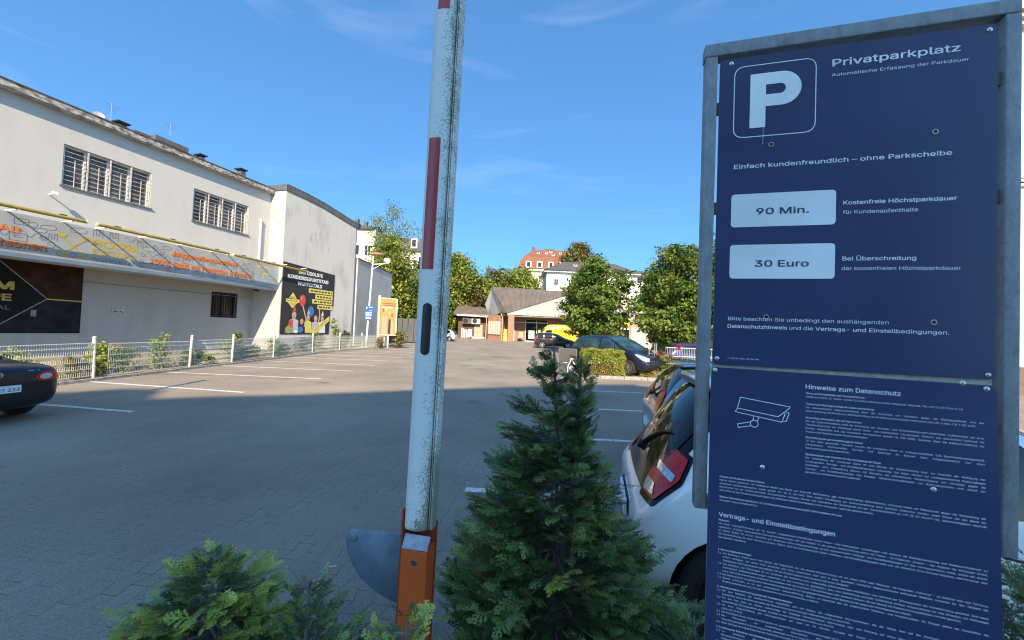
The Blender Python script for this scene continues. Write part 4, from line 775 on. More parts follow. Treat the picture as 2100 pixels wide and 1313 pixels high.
put_text(mb, pl, 'DER COOLSTE', .86, 4.86, .30, 2.0, .05, .004, 0); put_text(mb, pl, 'KINDERGEBURTSTAG', .06, 4.49, .30, 3.32, .05, .004, 0); put_text(mb, pl, 'WUPPERTALS', .82, 4.13, .30, 2.0, .05, .004, 0)
for (a, z) in ((1.72, 3.74), (2.30, 3.40), (2.05, 3.06), (2.52, 2.72)):
    put_rect(mb, pl, a, z, 3.86, z + .28, .004, 1)
    u = a + .14
    while u < 3.7: wd = rd.uniform(.12, .32); put_rect(mb, pl, u, z + .09, min(u + wd, 3.76), z + .19, .006, 7); u += wd + .07
put_poly(mb, pl, [(.0, 3.2), (1.0, 3.2), (1.0, 3.0), (.84, 2.98), (.5, 2.62), (.16, 2.98), (.0, 3.0)], .004, 1); put_poly(mb, pl, [(.2, 3.24), (.5, 3.62), (.8, 3.24)], .004, 1); put_text(mb, pl, 'MINI', .5, 3.27, .13, .34, .01, .006, 7, 'c'); put_text(mb, pl, 'ADVENTURE', .5, 3.05, .11, .84, .01, .006, 7, 'c'); put_text(mb, pl, 'GOLF', .5, 2.87, .11, .34, .01, .006, 7, 'c')
def guest(u, z, s, top, hat=None, arm=None):
    put_poly(mb, pl, [(u - .34 * s, 1.12), (u + .34 * s, 1.12), (u + .30 * s, z - .32 * s), (u + .08 * s, z - .22 * s), (u - .08 * s, z - .22 * s), (u - .30 * s, z - .32 * s)], .004, top)
    put_disc(mb, pl, u, z + .03 * s, .19 * s, .24 * s, .006, 5); put_disc(mb, pl, u, z - .03 * s, .145 * s, .20 * s, .008, 4)
    for e in (-.055, .055): put_disc(mb, pl, u + e * s, z + .02 * s, .018 * s, .012 * s, .010, 7, 8)
    put_disc(mb, pl, u, z - .12 * s, .05 * s, .035 * s, .010, 2, 10)
    if hat is not None: put_poly(mb, pl, [(u - .13 * s, z + .20 * s), (u + .13 * s, z + .20 * s), (u + .02 * s, z + .55 * s)], .010, hat)
    if arm: put_line(mb, pl, [(u + arm[0] * .25 * s, z - .35 * s), (u + arm[0] * .34, z + .15), (u + arm[0] * arm[1], z + arm[2])], .10 * s, .005, 4)
guest(.66, 2.25, 1.15, 8, 2); guest(1.28, 1.85, .9, 7, None, (1, .04, .95)); guest(1.78, 2.12, .95, 1, 8); guest(2.42, 2.10, 1.0, 8, None, (1, .26, .85)); guest(3.0, 2.10, .95, 0, 0)
put_poly(mb, pl, [(.02, 1.1), (.36, 1.9), (.60, 1.92), (.6, 1.1)], .0045, 2); put_disc(mb, pl, .3, 1.3, .28, .22, .012, 6)
put_disc(mb, pl, 1.26, 3.18, .25, .37, .006, 2, 24); put_disc(mb, pl, 1.18, 3.32, .06, .11, .008, 4, 12); put_disc(mb, pl, 1.98, 2.52, .26, .34, .003, 3, 24)
put_disc(mb, pl, 1.2, 1.32, .2, .2, .012, 3); put_disc(mb, pl, .85, 1.2, .16, .1, .012, 0)
put_poly(mb, pl, [(1.98, 1.14), (2.5, 1.12), (3.64, 1.95), (3.64, 2.3)], .012, 1)
vs, fs, x0, x1 = glyphs('GEBURTSTAGSPAKETE', .01); k = .12 / CAPH; dv = Vector((.83, .56)).normalized()
mb.add([pl.p(2.36 + (x * dv.x - y * dv.y) * k, 1.22 + (x * dv.y + y * dv.x) * k, .014 + .0001 * z) for x, y, z in vs], fs, 7)
mb.build('print', PM, pb)
# annex beyond the block, turned a little away from the sun
anx = thing('annex', 'low grey rendered annex with dark stains behind the street lamp', 'building', (-12.1, 33, 0))
mb = MB(); mb.prism([(-12.02, 29.9, 0), (-11.95, 38.2, 0), (-20, 38.2, 0), (-20, 29.9, 0)], (0, 0, 6.85)); mb.build('wall', PLAST2, anx)
mb = MB(); mb.prism([(-11.97, 29.9, 6.853), (-11.89, 38.25, 6.853), (-20, 38.25, 6.853), (-20, 29.9, 6.853)], (0, 0, .07)); mb.build('coping', SLATE, anx)
mb = MB(); pl = Plane((-12.02, 29.9, 0), (0, 1, 0), (0, 0, 1), (1, 0, 0))
put_poly(mb, pl, [(1.5, 1.2), (1.75, .8), (1.95, 1.3), (2.0, 2.6), (1.85, 2.9), (1.6, 2.6)], .012); mb.build('stain', GRIME, anx)
mb = MB(); put_line(mb, pl, [(4.4, 3.2), (4.45, 4.7)], .10, .012); put_line(mb, pl, [(3.6, 4.75), (5.2, 4.6)], .05, .014); put_line(mb, pl, [(4.55, 4.4), (4.6, 5.1)], .05, .016); mb.build('stain', GRIME, anx)
mb = MB(); put_line(mb, pl, [(1.6, 5.0), (2.6, 5.05)], .04, .012); put_line(mb, pl, [(2.1, 4.6), (2.12, 5.0)], .06, .016)
mb.build('stain', GRIME, anx)
# ------------------------------------------------------------------ house roofs peeping over the hall
BRK = brick_mat('dark_brick', (.10, .075, .065), (.075, .06, .055), (.12, .11, .10))
t = thing('back_house', 'flat-roofed house behind the white hall with a dark-edged roof box and chimneys', 'house', tuple(F(2, -18, 0)))
mb = MB(); fbox(mb, -9, 11, -24, -12.9, 0, 14.5); mb.build('wall', PLAST, t)
mb = MB(); fbox(mb, -9.2, 11.2, -24.2, -12.7, 14.503, 14.65); mb.build('roof', SLATE, t)
mb = MB(); fbox(mb, 1.2, 3.2, -16.3, -13.15, 14.653, 14.98); mb.build('roof_box', mat('zinc_cladding', (.40, .42, .44), (.30, .32, .33), scale=2, rough=.5), t)
mb = MB(); fbox(mb, 1.04, 3.3, -16.5, -13.0, 14.983, 15.33); mb.build('fascia', SLATE, t)
mb = MB(); fbox(mb, .05, 1.03, -16.0, -13.5, 14.653, 15.25); mb.build('attic_wall', BRK, t)
for u, z, w in ((-.95, 15.12, .5), (4.5, 15.2, .36), (8.0, 15.45, .5)):
    mb = MB(); fbox(mb, u, u + w, -14.0, -13.4, 14.66, z); c = mb.build('chimney', BRK, t)
    mb = MB(); fbox(mb, u - .12, u + w + .12, -14.12, -13.28, z + .18, z + .26); fbox(mb, u + .05, u + .1, -13.95, -13.9, z, z + .18); fbox(mb, u + w - .1, u + w - .05, -13.5, -13.45, z, z + .18); mb.build('cowl', BLACK, c)
mb = MB(); mb.lathe(F(-2.05, -13.4, 15.1), (NN * .8 - TT * .4 + Zv * .3), [(0, -.06), (.18, -.04), (.30, .02), (.31, .025), (.18, -.02), (0, -.04)], 18); mb.tube([F(-2.05, -13.5, 14.6), F(-2.05, -13.5, 15.1)], .03, 6); mb.build('satellite_dish', mat('dish_grey', (.26, .27, .29), rough=.6), t, smooth=True)
for u, z, z0 in ((-1.3, 16.4, 14.6), (2.3, 16.9, 15.9)):
    mb = MB(); mb.tube([F(u, -13.6, z0), F(u, -13.6, z)], .022, 6)
    for k in range(4): mb.tube([F(u - .5 + .1 * k, -13.6, z - .1 - .14 * k), F(u + .5 - .1 * k, -13.6, z - .1 - .14 * k)], .010, 4)
    mb.build('antenna', SILVER, t)

# ------------------------------------------------------------------ mesh fence along the left bed
fn = thing('mesh_fence', 'low pale double-wire mesh fence on round posts along the left kerb', 'fence', (-11.4, 18, 0))
POST = mat('pale_green_post', (.60, .62, .55), (.42, .45, .38), scale=10, rough=.5); WIRE = mat('galv_wire', (.50, .51, .49), (.40, .41, .39), scale=20, rough=.45)
FP = [(-11.50, 4.6), (-11.46, 7.6), (-11.36, 10.69), (-11.45, 13.97), (-11.36, 15.95), (-11.38, 18.75), (-11.48, 22.6), (-11.22, 25.6), (-10.85, 28.5), (-10.08, 31.0)]
lean = [0, .02, -.03, .05, .04, .01, .01, -.01, -.05, .0]
for (x, y), l in zip(FP, lean):
    mb = MB(); mb.tube([(x, y, 0), (x + l, y, 1.16)], .042, 12); mb.lathe((x + l, y, 1.16), (0, 0, 1), [(.046, -.01), (.046, .02), (.02, .035), (0, .035)], 12)
    for z in (.35, .72, 1.0): mb.lathe((x + l * z, y, z), (0, 0, 1), [(.045, 0), (.05, .005), (.05, .03), (.045, .035)], 12)
    mb.build('post', POST, fn, smooth=True)
for i, ((x0, y0), (x1, y1)) in enumerate(zip(FP, FP[1:])):
    A = Vector((x0, y0, 0)); B = Vector((x1, y1, 0)); d = (B - A).normalized(); A += d * (.10 if i != 2 else .38); B -= d * .07; L_ = (B - A).length; q = Vector((d.y, -d.x, 0)) * .012; sag = rnd.uniform(-.03, .03)
    mb = MB(); k = int(L_ / .05)
    for j in range(k + 1):
        p = A + d * (L_ * j / k); mb.tube([p + Zv * .08, p + Zv * (1.0 + sag * j / k)], .0062, 4, cap=False)
    for z in (.10, .29, .48, .67, .86, .985):
        for s in (-1, 1): mb.tube([A + q * s + Zv * z, B + q * s + Zv * (z + sag)], .0062, 4, cap=False)
    mb.build('mesh_panel', WIRE, fn)
# street lamp with a parking sign on its mast
t = thing('street_lamp', 'slim white lamp mast with an orange-brown lamp head and a white side floodlight', 'street lamp', (-10.87, 29.3, 0))
mb = MB(); mb.tube([(-10.87, 29.3, 0), (-10.72, 29.3, 4.5), (-10.64, 29.3, 7.1)], [.075, .06, .05], 10); mb.build('mast', WHITEP, t, smooth=True)
mb = MB(); mb.lathe((-10.38, 29.3, 7.12), (0, 0, 1), [(0, .16), (.35, .12), (.52, .0), (.50, -.03), (0, -.06)], 20); mb.v = [(x, 29.3 + (y - 29.3) * .55, z) for x, y, z in mb.v]; mb.build('lamp_head', mat('copper_lamp_hood', (.50, .20, .10), (.32, .14, .08), scale=6, rough=.5), t, smooth=True)
mb = MB(); mb.tube([(-10.68, 29.3, 6.35), (-9.5, 29.2, 6.45)], .035, 8); mb.tube([(-10.7, 29.3, 5.95), (-9.95, 29.25, 6.38)], .022, 6); mb.build('arm', WHITEP, t)
mb = MB(); mb.lathe((-9.55, 29.2, 6.66), (.7, -.5, -.3), [(0, -.22), (.15, -.2), (.22, .05), (.22, .1), (0, .11)], 14); mb.build('floodlight', WHITEP, t, smooth=True)
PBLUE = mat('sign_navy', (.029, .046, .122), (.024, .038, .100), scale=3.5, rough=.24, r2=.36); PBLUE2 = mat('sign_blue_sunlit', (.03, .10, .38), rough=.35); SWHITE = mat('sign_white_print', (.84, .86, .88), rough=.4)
t = thing('parking_notice', 'small blue parking sign with white lettering on the lamp mast', 'sign', (-10.74, 29.2, 2.2))
mb = MB(); mb.prism([(x, 29.2, z) for x, z in rpoly([(-11.02, 2.14), (-10.46, 2.16), (-10.42, 3.22), (-10.98, 3.22)], .03)], (0, -.02, 0)); mb.build('plate', PBLUE2, t)
mb = MB(); pl = Plane((-11.0, 29.178, 2.14), (1, 0, 0), (0, 0, 1), (0, -1, 0))
put_text(mb, pl, 'P', .08, .85, .18, None, .03, .002); put_rect(mb, pl, .28, .95, .52, 1.0, .002)
put_rect(mb, pl, .05, .50, .28, .60, .002); put_rect(mb, pl, .05, .34, .28, .44, .002)
for v in (.57, .52, .41, .36, .70): put_rect(mb, pl, .31, v, .5, v + .022, .002)
for v in (.22, .16, .10): put_rect(mb, pl, .05, v, .46, v + .022, .002)
mb.build('lettering', SWHITE, t)
# yellow billboard
t = thing('billboard', 'yellow poster board in a cream frame beside the street lamp', 'billboard', (-10.0, 30.5, 0))
ba = Vector((-10.62, 31.3, 0)); bb = Vector((-9.42, 30.55, 0)); bd = (bb - ba).normalized(); ba = Vector((-10.5, 30.5, 0)); bb = Vector((-9.32, 31.5, 0)); bd = (bb - ba).normalized(); bn_ = Vector((bd.y, -bd.x, 0)); BL = (bb - ba).length
CREAMP = mat('cream_frame', (.62, .58, .46), rough=.5)
mb = MB(); mb.obox(ba + bn_ * -.08, bd * .14, bn_ * .16, Zv * 4.15); mb.obox(ba + bd * (BL - .08) + bn_ * -.05 + Zv * 1.0, bd * .1, bn_ * .1, Zv * 2.95); mb.obox(ba + bd * .143 + bn_ * -.05 + Zv * 3.9, bd * (BL - .23), bn_ * .1, Zv * .08); mb.obox(ba + bd * .143 + bn_ * -.05 + Zv * 1.0, bd * (BL - .23), bn_ * .1, Zv * .08); mb.obox(ba + bd * (BL * .55) + bn_ * -.05, bd * .1, bn_ * .08, Zv * .98); mb.build('frame', CREAMP, t)
mb = MB(); mb.obox(ba + bd * .143 + bn_ * -.02 + Zv * 1.083, bd * (BL - .225), bn_ * .04, Zv * 2.815); mb.build('poster', mat('yellow_poster', (.36, .28, .08), (.31, .24, .07), scale=1, rough=.45), t)
mb = MB(); pl = Plane(ba + bn_ * .022 + Zv * 1.083, bd, Zv, bn_)
for v, a, b in ((2.42, .35, 1.4), (2.26, .4, 1.42), (2.10, .32, 1.2)): put_rect(mb, pl, a, v, b, v + .08, .002, 2 if v > 2.2 else 0)
for u, h, c in ((.42, 1.9, 2), (.62, 2.0, 1), (.95, 1.75, 4), (1.15, 1.55, 2)):
    put_disc(mb, pl, u, h, .08, .16, .003, c, 12); put_poly(mb, pl, [(u - .09, .06), (u + .13, .06), (u + .10, h - .6), (u, h - .35), (u - .07, h - .6)], .002, 4 if c != 4 else 5); put_line(mb, pl, [(u, h - .16), (u, h - .55)], .03, .004, 4)
mb.build('print', PM, t)
# dark board fence behind
t = thing('board_fence', 'tall dark grey board fence in the shade under the trees', 'fence', (-11, 42, 0))
for i in range(7):
    mb = MB(); x = -13.6 + i * .62
    mb.box(x, x + .57, 42, 42.06, .1, 2.65 - .03 * (i % 2)); mb.build('board', mat('grey_stained_wood', (.10, .105, .11), (.06, .063, .066), scale=3, rough=.8, stretch=(4, 4, .3)), t)
for i in range(8): mb = MB(); x = -13.62 + i * .62; mb.box(x - .02, x + .04, 42.07, 42.15, 0, 2.75); mb.build('post', BLACK, t)

# ------------------------------------------------------------------ supermarket at the end of the lot
SBR = brick_mat('red_brick', (.36, .16, .09), (.28, .12, .07), (.30, .22, .17), bw=.24, rh=.08, ms=.01); ROOFT = tile_mat('brown_roof_tiles', (.155, .125, .105), (.085, .068, .06), wave=1.5)
CLAD = mat('white_cladding', (.32, .325, .32), (.26, .265, .26), scale=1.5, rough=.5, stretch=(6, 1, .1))
sm = thing('supermarket', 'low brick supermarket with a steep brown tiled roof and white gable cladding', 'building', (4, 70, 0))
R1, R2, L1, G1, G2, BB, LC = (-4.05, 74, 9.81), (9.8, 80, 10.1), (-1.9, 66, 4.75), (-.84, 64, 4.62), (10.6, 64.0, 8.5), (-4.75, 78, 4.4), (-5.5, 78, 6.85)
RR2 = (22, 85, 10.3); GE = (10.6, 64, 8.5); GB = (22, 64, 4.6)
mb = MB(); mb.add([R1, L1, G1, GE, R2], [(0, 1, 2), (0, 2, 3), (0, 3, 4)]); mb.add([R2, GE, GB, (23, 78, 6), RR2], [(0, 1, 2), (0, 2, 3), (0, 3, 4)])
mb.tube([R1, L1], .12, 6); mb.tube([R1, R2], .14, 6); mb.tube([(-.84, 63.98, 4.64), (10.6, 63.98, 8.54), (22, 63.98, 4.64)], .10, 6)
mb.build('roof', ROOFT, sm)
mb = MB(); mb.add([R1, LC, BB, (-1.95, 66.05, 4.70)], [(0, 1, 2, 3)]); mb.build('gable', mat('sunlit_gable_boards', (.72, .72, .70), (.62, .62, .60), scale=2, rough=.6), sm)  # cladding paled here, sunlight on the gable put into its colour
mb = MB(); mb.prism([(-.84, 64, 4.35), (22, 64, 4.2), (22, 64, 4.55), (10.6, 64, 8.42), (-.84, 64, 4.55)], (0, .15, 0)); mb.box(-.8, 22, 64.16, 67.5, 4.12, 4.2)
for i in range(34): mb.box(-.2 + i * .65, -.17 + i * .65, 63.985, 63.998, 4.34, 4.40 + (8.42 - 4.55) * min(1, max(0, ((-.2 + i * .65) + .84) / 11.44)) * (1 if i < 17 else max(0, 1 - (i - 17) / 17.)) )
mb.build('fascia', CLAD, sm)
mb = MB(); mb.prism([(-4.2, 68.6, 0), (-1.5, 66.2, 0), (-1.2, 67.6, 0), (2.3, 67.6, 0), (2.3, 84, 0), (-4.6, 84, 0)], (0, 0, 4.3)); mb.box(6.2, 22, 67.5, 84, 0, 4.1); mb.box(2.3, 6.2, 67.6, 84, 3.75, 4.1); mb.build('wall', SBR, sm)
mb = MB(); mb.box(-.62, .36, 63.9, 64.9, 0, 4.3); mb.build('pillar', SBR, sm)
# slatted window bay on the left face
a = Vector((-4.06, 68.42, 0)); b = Vector((-1.86, 66.46, 0)); d = (b - a).normalized(); q = Vector((d.y, -d.x, 0)); L_ = (b - a).length
mb = MB(); mb.obox(a + q * .02 + Zv * .95, d * L_, q * .06, Zv * 2.35); w = mb.build('window', mat('beige_panel', (.45, .36, .28), (.36, .28, .21), scale=3, rough=.6), sm)
mb = MB()
for i in range(5): mb.obox(a + q * .083 + d * (L_ * (i + .2) / 5) + Zv * 1.0, d * .26, q * .12, Zv * 2.2)
mb.build('slats', mat('pale_slats', (.55, .50, .44), rough=.6), w)
for pp_ in ([(-4.55, 69.0, .0), (-4.5, 69.0, 3.6), (-4.8, 69.6, 4.2)], [(-1.62, 66.0, 0), (-1.62, 66.0, 3.9), (-1.9, 65.95, 4.6)]): mb = MB(); mb.tube(pp_, .07, 6); mb.build('downpipe', mat('tan_pipe', (.55, .40, .30), rough=.5), sm)
# entrance: glass front, door frame, posters
mb = MB(); mb.box(2.3, 6.2, 69.0, 69.05, 0, 3.75); mb.build('shop_window', mat('dim_shop_interior', (.05, .04, .03), (.018, .015, .012), scale=1.2, rough=.15), sm)
mb = MB()
for x in (.4, 2.35, 4.25, 6.12): mb.box(x, x + .09, 67.4, 67.5, 0, 3.7)
mb.box(.4, 6.2, 67.38, 67.5, 3.2, 3.32); mb.box(2.44, 4.25, 67.41, 67.5, 0, .12); mb.build('door_frame', WHITEP, sm)
mb = MB(); mb.box(2.7, 4.1, 67.44, 67.47, .3, 2.9); mb.build('glass_door', GLASS, sm)
mb = MB(); mb.box(2.95, 3.95, 67.40, 67.435, .5, 1.9); mb.build('poster', mat('pale_blue_poster', (.40, .48, .62), (.55, .58, .62), scale=2, rough=.5), sm)
mb = MB(); mb.box(4.55, 5.0, 67.2, 67.25, 1.35, 2.1); mb.build('notice', YPR, sm)
mb = MB()
for i in range(3): mb.obox((-.35 + i * .5, 65.2 + i * .0, 5.05), (.32, 0, 0), (0, .05, 0), (0, .25, .42))
mb.build('roof_sign', WHITEP, sm)
# low left wing under the tree, loading door
mb = MB(); mb.prism([(-11.2, 73.2, 4.32), (-4.4, 72.6, 4.18), (-5.3, 79, 6.0), (-10.9, 80, 6.75)], (0, .1, .12)); mb.build('roof', ROOFT, sm)
mb = MB(); mb.box(-10.4, -4.4, 73.0, 73.4, 4.18, 4.5); mb.build('gutter_board', mat('grey_beam', (.33, .30, .27), rough=.7), sm)
mb = MB(); mb.tube([(-10.3, 72.9, 4.22), (-4.5, 72.6, 4.12)], .10, 8); mb.build('gutter', WHITEP, sm)
mb = MB(); mb.box(-10.2, -4.5, 74.2, 80, 0, 4.2); mb.build('wall', mat('dark_rendered_brick', (.13, .075, .06), (.08, .05, .045), scale=3, rough=.85), sm)
mb = MB(); mb.box(-7.1, -5.5, 74.1, 74.19, .35, 2.6)
for i in range(9): mb.box(-7.1, -5.5, 74.07, 74.095, .42 + i * .24, .44 + i * .24)
mb.build('loading_door', mat('beige_shutter', (.42, .34, .27), rough=.6), sm)
mb = MB(); mb.box(-7.4, -5.0, 72.6, 74.05, 0, .34); mb.build('loading_dock', mat('pale_stone', (.55, .48, .36), rough=.8), sm)
for (x, lab, c) in ((-9.3, 'dark air conditioner unit high on the shaded wing of the supermarket', (.10, .09, .085)), (-7.6, 'pale air conditioner unit with a round black fan above the loading door', (.55, .50, .45))):
    t = thing('air_conditioner', lab, 'air conditioner', (x + .8, 73.7, 2.7)); M_ = mat('unit_%s' % ('pale' if c[0] > .3 else 'dark'), c, rough=.5)
    mb = MB(); mb.box(x, x + 1.65, 73.3, 74.15, 2.7, 3.85); mb.build('housing', M_, t, bevel=.03)
    mb = MB(); mb.lathe((x + .62, 73.29, 3.28), (0, -1, 0), [(.44, 0), (.44, .04), (.40, .05), (.38, .01), (0, .01)], 24); mb.build('fan', BLACK, t)
for z, r, h, lab in ((0, .42, .85, 'largest lime-yellow bin, lowest of the stack beside the brick pillar'), (.9, .38, .5, 'middle lime-yellow bin of the stack beside the brick pillar'), (1.45, .34, .5, 'smallest lime-yellow bin on top of the stack beside the brick pillar')):
    t = thing('bin', lab, 'bin', (-1.02, 64.9, z), 0, 'lime-yellow bins beside the brick pillar')
    mb = MB(); mb.lathe((-1.02, 64.9, z), (0, 0, 1), [(0, 0), (r, 0), (r, h * .8)], 14); mb.build('tub', mat('lime_plastic', (.62, .62, .10), (.5, .5, .08), scale=4, rough=.5), t, smooth=True)
    mb = MB(); mb.lathe((-1.02, 64.9, z), (0, 0, 1), [(r * 1.04, h * .8), (r * .7, h), (0, h)], 14); mb.build('lid', mat('lime_plastic', (0, 0, 0)), t, smooth=True)
t = thing('trolley', 'shopping trolley with goods in the shady supermarket entrance', 'trolley', (1.6, 66, 0))
mb = MB(); mb.prism([(1.2, 65.6, .5), (2.0, 65.6, .55), (2.15, 65.6, 1.1), (1.1, 65.6, 1.05)], (0, .7, 0)); mb.build('basket', mat('trolley_wire', (.35, .35, .36), rough=.4, metal=.5), t)
mb = MB()
for x, y in ((1.25, 65.65), (1.95, 65.65), (1.25, 66.2), (1.95, 66.2)): mb.lathe((x, y, .12), (1, 0, 0), [(0, 0), (.09, 0), (.09, .05), (0, .05)], 10); mb.tube([(x, y, .15), (x, y, .55)], .02, 5)
mb.build('wheels', BLACK, t)
mb = MB(); mb.box(1.25, 1.9, 65.7, 66.2, .8, 1.5); mb.build('goods', mat('straw_goods', (.55, .42, .16), (.6, .5, .3), scale=9, rough=.8), t, bevel=.08)
t = thing('traffic_cone', 'small white and yellow traffic cone on the loading dock', 'traffic cone', (-5.55, 72.9, .34))
mb = MB(); mb.lathe((-5.55, 72.9, .34), (0, 0, 1), [(.24, 0), (.24, .05), (.17, .06), (.04, .9), (0, .9)], 12); mb.build('cone', mat('cone_banded', (.7, .65, .45), (.6, .35, .1), scale=3, rough=.5), t)
t = thing('paling_fence', 'row of white palings and boards against the shaded wing', 'fence', (-8.5, 72.3, 0))
for i in range(6): mb = MB(); mb.box(-9.3 + i * .3, -9.14 + i * .3, 72.2, 72.24, .1, 1.9 - .12 * i); mb.build('paling', WHITEP, t)
mb = MB(); mb.box(-8.05, -7.3, 72.0, 72.06, .25, 1.7); mb.build('board', WHITEP, t)

# right-hand brick wing with a grey door and a yellow sign
t = thing('brick_wing', 'orange-red brick wing of the supermarket behind the parked cars and trees', 'building', (16, 51, 0))
ORB = brick_mat('orange_brick', (.50, .23, .12), (.42, .18, .10), (.42, .30, .22), bw=.24, rh=.08, ms=.01)
mb = MB(); mb.box(9.0, 30, 50.2, 60, 0, 3.4); mb.build('wall', ORB, t)
mb = MB(); mb.box(8.8, 30.2, 49.9, 60, 3.403, 4.1); mb.build('fascia', CLAD, t)
mb = MB(); mb.box(15.3, 18.0, 50.12, 50.19, .1, 2.9); mb.build('door', mat('grey_door', (.36, .37, .37), (.30, .31, .31), scale=1.5, rough=.5), t)
mb = MB(); mb.box(12.2, 15.1, 50.13, 50.19, .9, 2.5); mb.build('window', GLASS, t)
mb = MB(); mb.box(12.2, 15.1, 50.08, 50.125, 2.5, 2.62); mb.box(13.6, 13.72, 50.08, 50.125, .9, 2.5); mb.build('frame', WHITEP, t)
mb = MB(); mb.box(13.1, 15.0, 49.8, 49.895, 3.02, 3.95); mb.build('sign', mat('yellow_sign', (.75, .55, .03), rough=.5), t)

# ------------------------------------------------------------------ houses on the slope
CREAM = mat('cream_render', (.66, .61, .48), (.58, .53, .41), scale=.6, rough=.85); WHT = plaster_mat('pale_render', (.66, .63, .57), (.5, .47, .42), .4)
ORT = tile_mat('orange_roof_tiles', (.25, .10, .052), (.15, .058, .034), wave=2.2); DKT = tile_mat('dark_roof_tiles', (.11, .10, .095), (.055, .05, .048), wave=2.2)
def win(parent, x, y, z, w, h, fr=.12, frame=True):
    mb = MB(); mb.box(x - w / 2, x + w / 2, y - .02, y + .05, z, z + h); o = mb.build('window', GLASS, parent)
    mb = MB(); mb.box(x - w / 2 - fr, x - w / 2, y - .08, y + .05, z - fr, z + h + fr); mb.box(x + w / 2, x + w / 2 + fr, y - .08, y + .05, z - fr, z + h + fr); mb.box(x - w / 2, x + w / 2, y - .08, y + .05, z - fr, z); mb.box(x - w / 2, x + w / 2, y - .08, y + .05, z + h, z + h + fr); mb.box(x - .04, x + .04, y - .07, y - .022, z, z + h); mb.build('frame', WHITEP, o)
def skylight(parent, p, nrm, w=.9, h=1.2):
    p = Vector(p); n = Vector(nrm).normalized(); x = Vector((1, 0, 0)); x = (x - n * x.dot(n)).normalized(); y = n.cross(x)
    mb = MB(); mb.obox(p - x * w / 2 - y * h / 2, x * w, y * h, n * .14); o = mb.build('skylight', WHITEP, parent); mb = MB(); mb.obox(p - x * w * .36 - y * h * .36 + n * .142, x * w * .72, y * h * .72, n * .02); mb.build('pane', GLASS, o)
t = thing('mansard_house', 'tall cream house under a big orange-red mansard roof on the slope', 'house', (11, 124, 14))
mb = MB(); mb.box(1.8, 23, 120, 134, 11, 20.3); mb.build('wall', CREAM, t)
mb = MB(); mb.box(1.2, 23.6, 119.4, 134.6, 20.303, 20.8); mb.build('cornice', mat('cream_cornice', (.68, .62, .46), rough=.7), t)
mb = MB()
lv = [((1.0, 119.6), (23.6, 134.4), 20.8), ((1.9, 120.4), (22.6, 133.6), 23.6), ((2.9, 121.3), (21.8, 132.7), 25.0), ((6.2, 126.4), (18.4, 127.6), 28.3)]
for (a0, a1, z0), (b0, b1, z1) in zip(lv, lv[1:]):
    A = [(a0[0], a0[1], z0), (a1[0], a0[1], z0), (a1[0], a1[1], z0), (a0[0], a1[1], z0)]; B = [(b0[0], b0[1], z1), (b1[0], b0[1], z1), (b1[0], b1[1], z1), (b0[0], b1[1], z1)]
    for i in range(4): mb.add([A[i], A[(i + 1) % 4], B[(i + 1) % 4], B[i]], [(0, 1, 2, 3)])
mb.build('roof', ORT, t)
for x, z, w in ((6.1, 28.0, .9), (18.2, 28.2, .9), (11.4, 28.3, 3.2)):
    mb = MB(); mb.box(x - w / 2, x + w / 2, 126.6, 127.5, 26.5, z + (1.3 if w < 1 else .5)); mb.build('chimney', BRK, t)
for x in (4.4, 7.8, 11.3, 14.8):
    mb = MB(); mb.box(x - .85, x + .85, 119.5, 122, 21.3, 23.3); o = mb.build('dormer', WHITEP, t); mb = MB(); mb.box(x - .5, x + .5, 119.44, 119.49, 21.6, 23.0); mb.build('pane', GLASS, o)
for x, y, z in ((7.5, 124.0, 26.75), (10.2, 124.0, 26.75), (11.6, 124.9, 27.35), (12.2, 122.9, 26.05), (14.6, 124.2, 26.9)): skylight(t, (x, y, z), (0, -.55, .83))
for x in (4.4, 8.2, 10.0, 12.0): win(t, x, 120, 17.0, 1.0, 1.9); win(t, x, 120, 13.2, 1.0, 1.9)
t = thing('hip_roof_house', 'wide pale house with a dark grey hipped roof above the supermarket', 'house', (20, 100, 10))
mb = MB(); mb.box(8.2, 30.8, 97, 111, 7, 17.2); mb.build('wall', WHT, t)
mb = MB(); E = [(7.4, 96.2, 17.2), (31.6, 96.2, 16.9), (31.6, 111.8, 16.9), (7.4, 111.8, 17.2)]; r0, r1 = (13.2, 103.8, 20.6), (26.8, 103.8, 20.6)
mb.add(E + [r0, r1], [(0, 1, 5, 4), (1, 2, 5), (2, 3, 4, 5), (3, 0, 4)]); mb.build('roof', DKT, t)
mb = MB(); mb.box(7.4, 31.6, 96.2, 111.8, 16.7, 16.86); mb.build('eaves', WHITEP, t)
for x, z in ((10.6, 9.6), (10.6, 13.4), (14.2, 13.4), (17.8, 13.4), (21.2, 13.4), (23.4, 13.6), (27.8, 13.6), (17.8, 9.6)): win(t, x, 97, z, .9, 1.6)
for p in ((15.8, 100.6, 19.15), (23.5, 100.9, 19.15)): skylight(t, p, (0, -.42, .9))
t = thing('dark_roof_house', 'dark-roofed house partly hidden behind the pale hipped house', 'house', (35, 110, 10))
mb = MB(); mb.box(30.9, 46, 109, 121, 8, 17.6); mb.build('wall', WHT, t); mb = MB(); E = [(30.4, 108, 17.6), (47, 108, 17.4), (47, 122, 17.4), (30.4, 122, 17.6)]; mb.add(E + [(33, 115, 20.9), (44, 115, 20.7)], [(0, 1, 5, 4), (1, 2, 5), (2, 3, 4, 5), (3, 0, 4)]); mb.build('roof', DKT, t)
t = thing('cream_house', 'cream house with a dark dormer roof above the trees on the left', 'house', (-20, 76, 8))
mb = MB(); mb.box(-27, -16.9, 75, 84, 6, 16.3); mb.build('wall', CREAM, t)
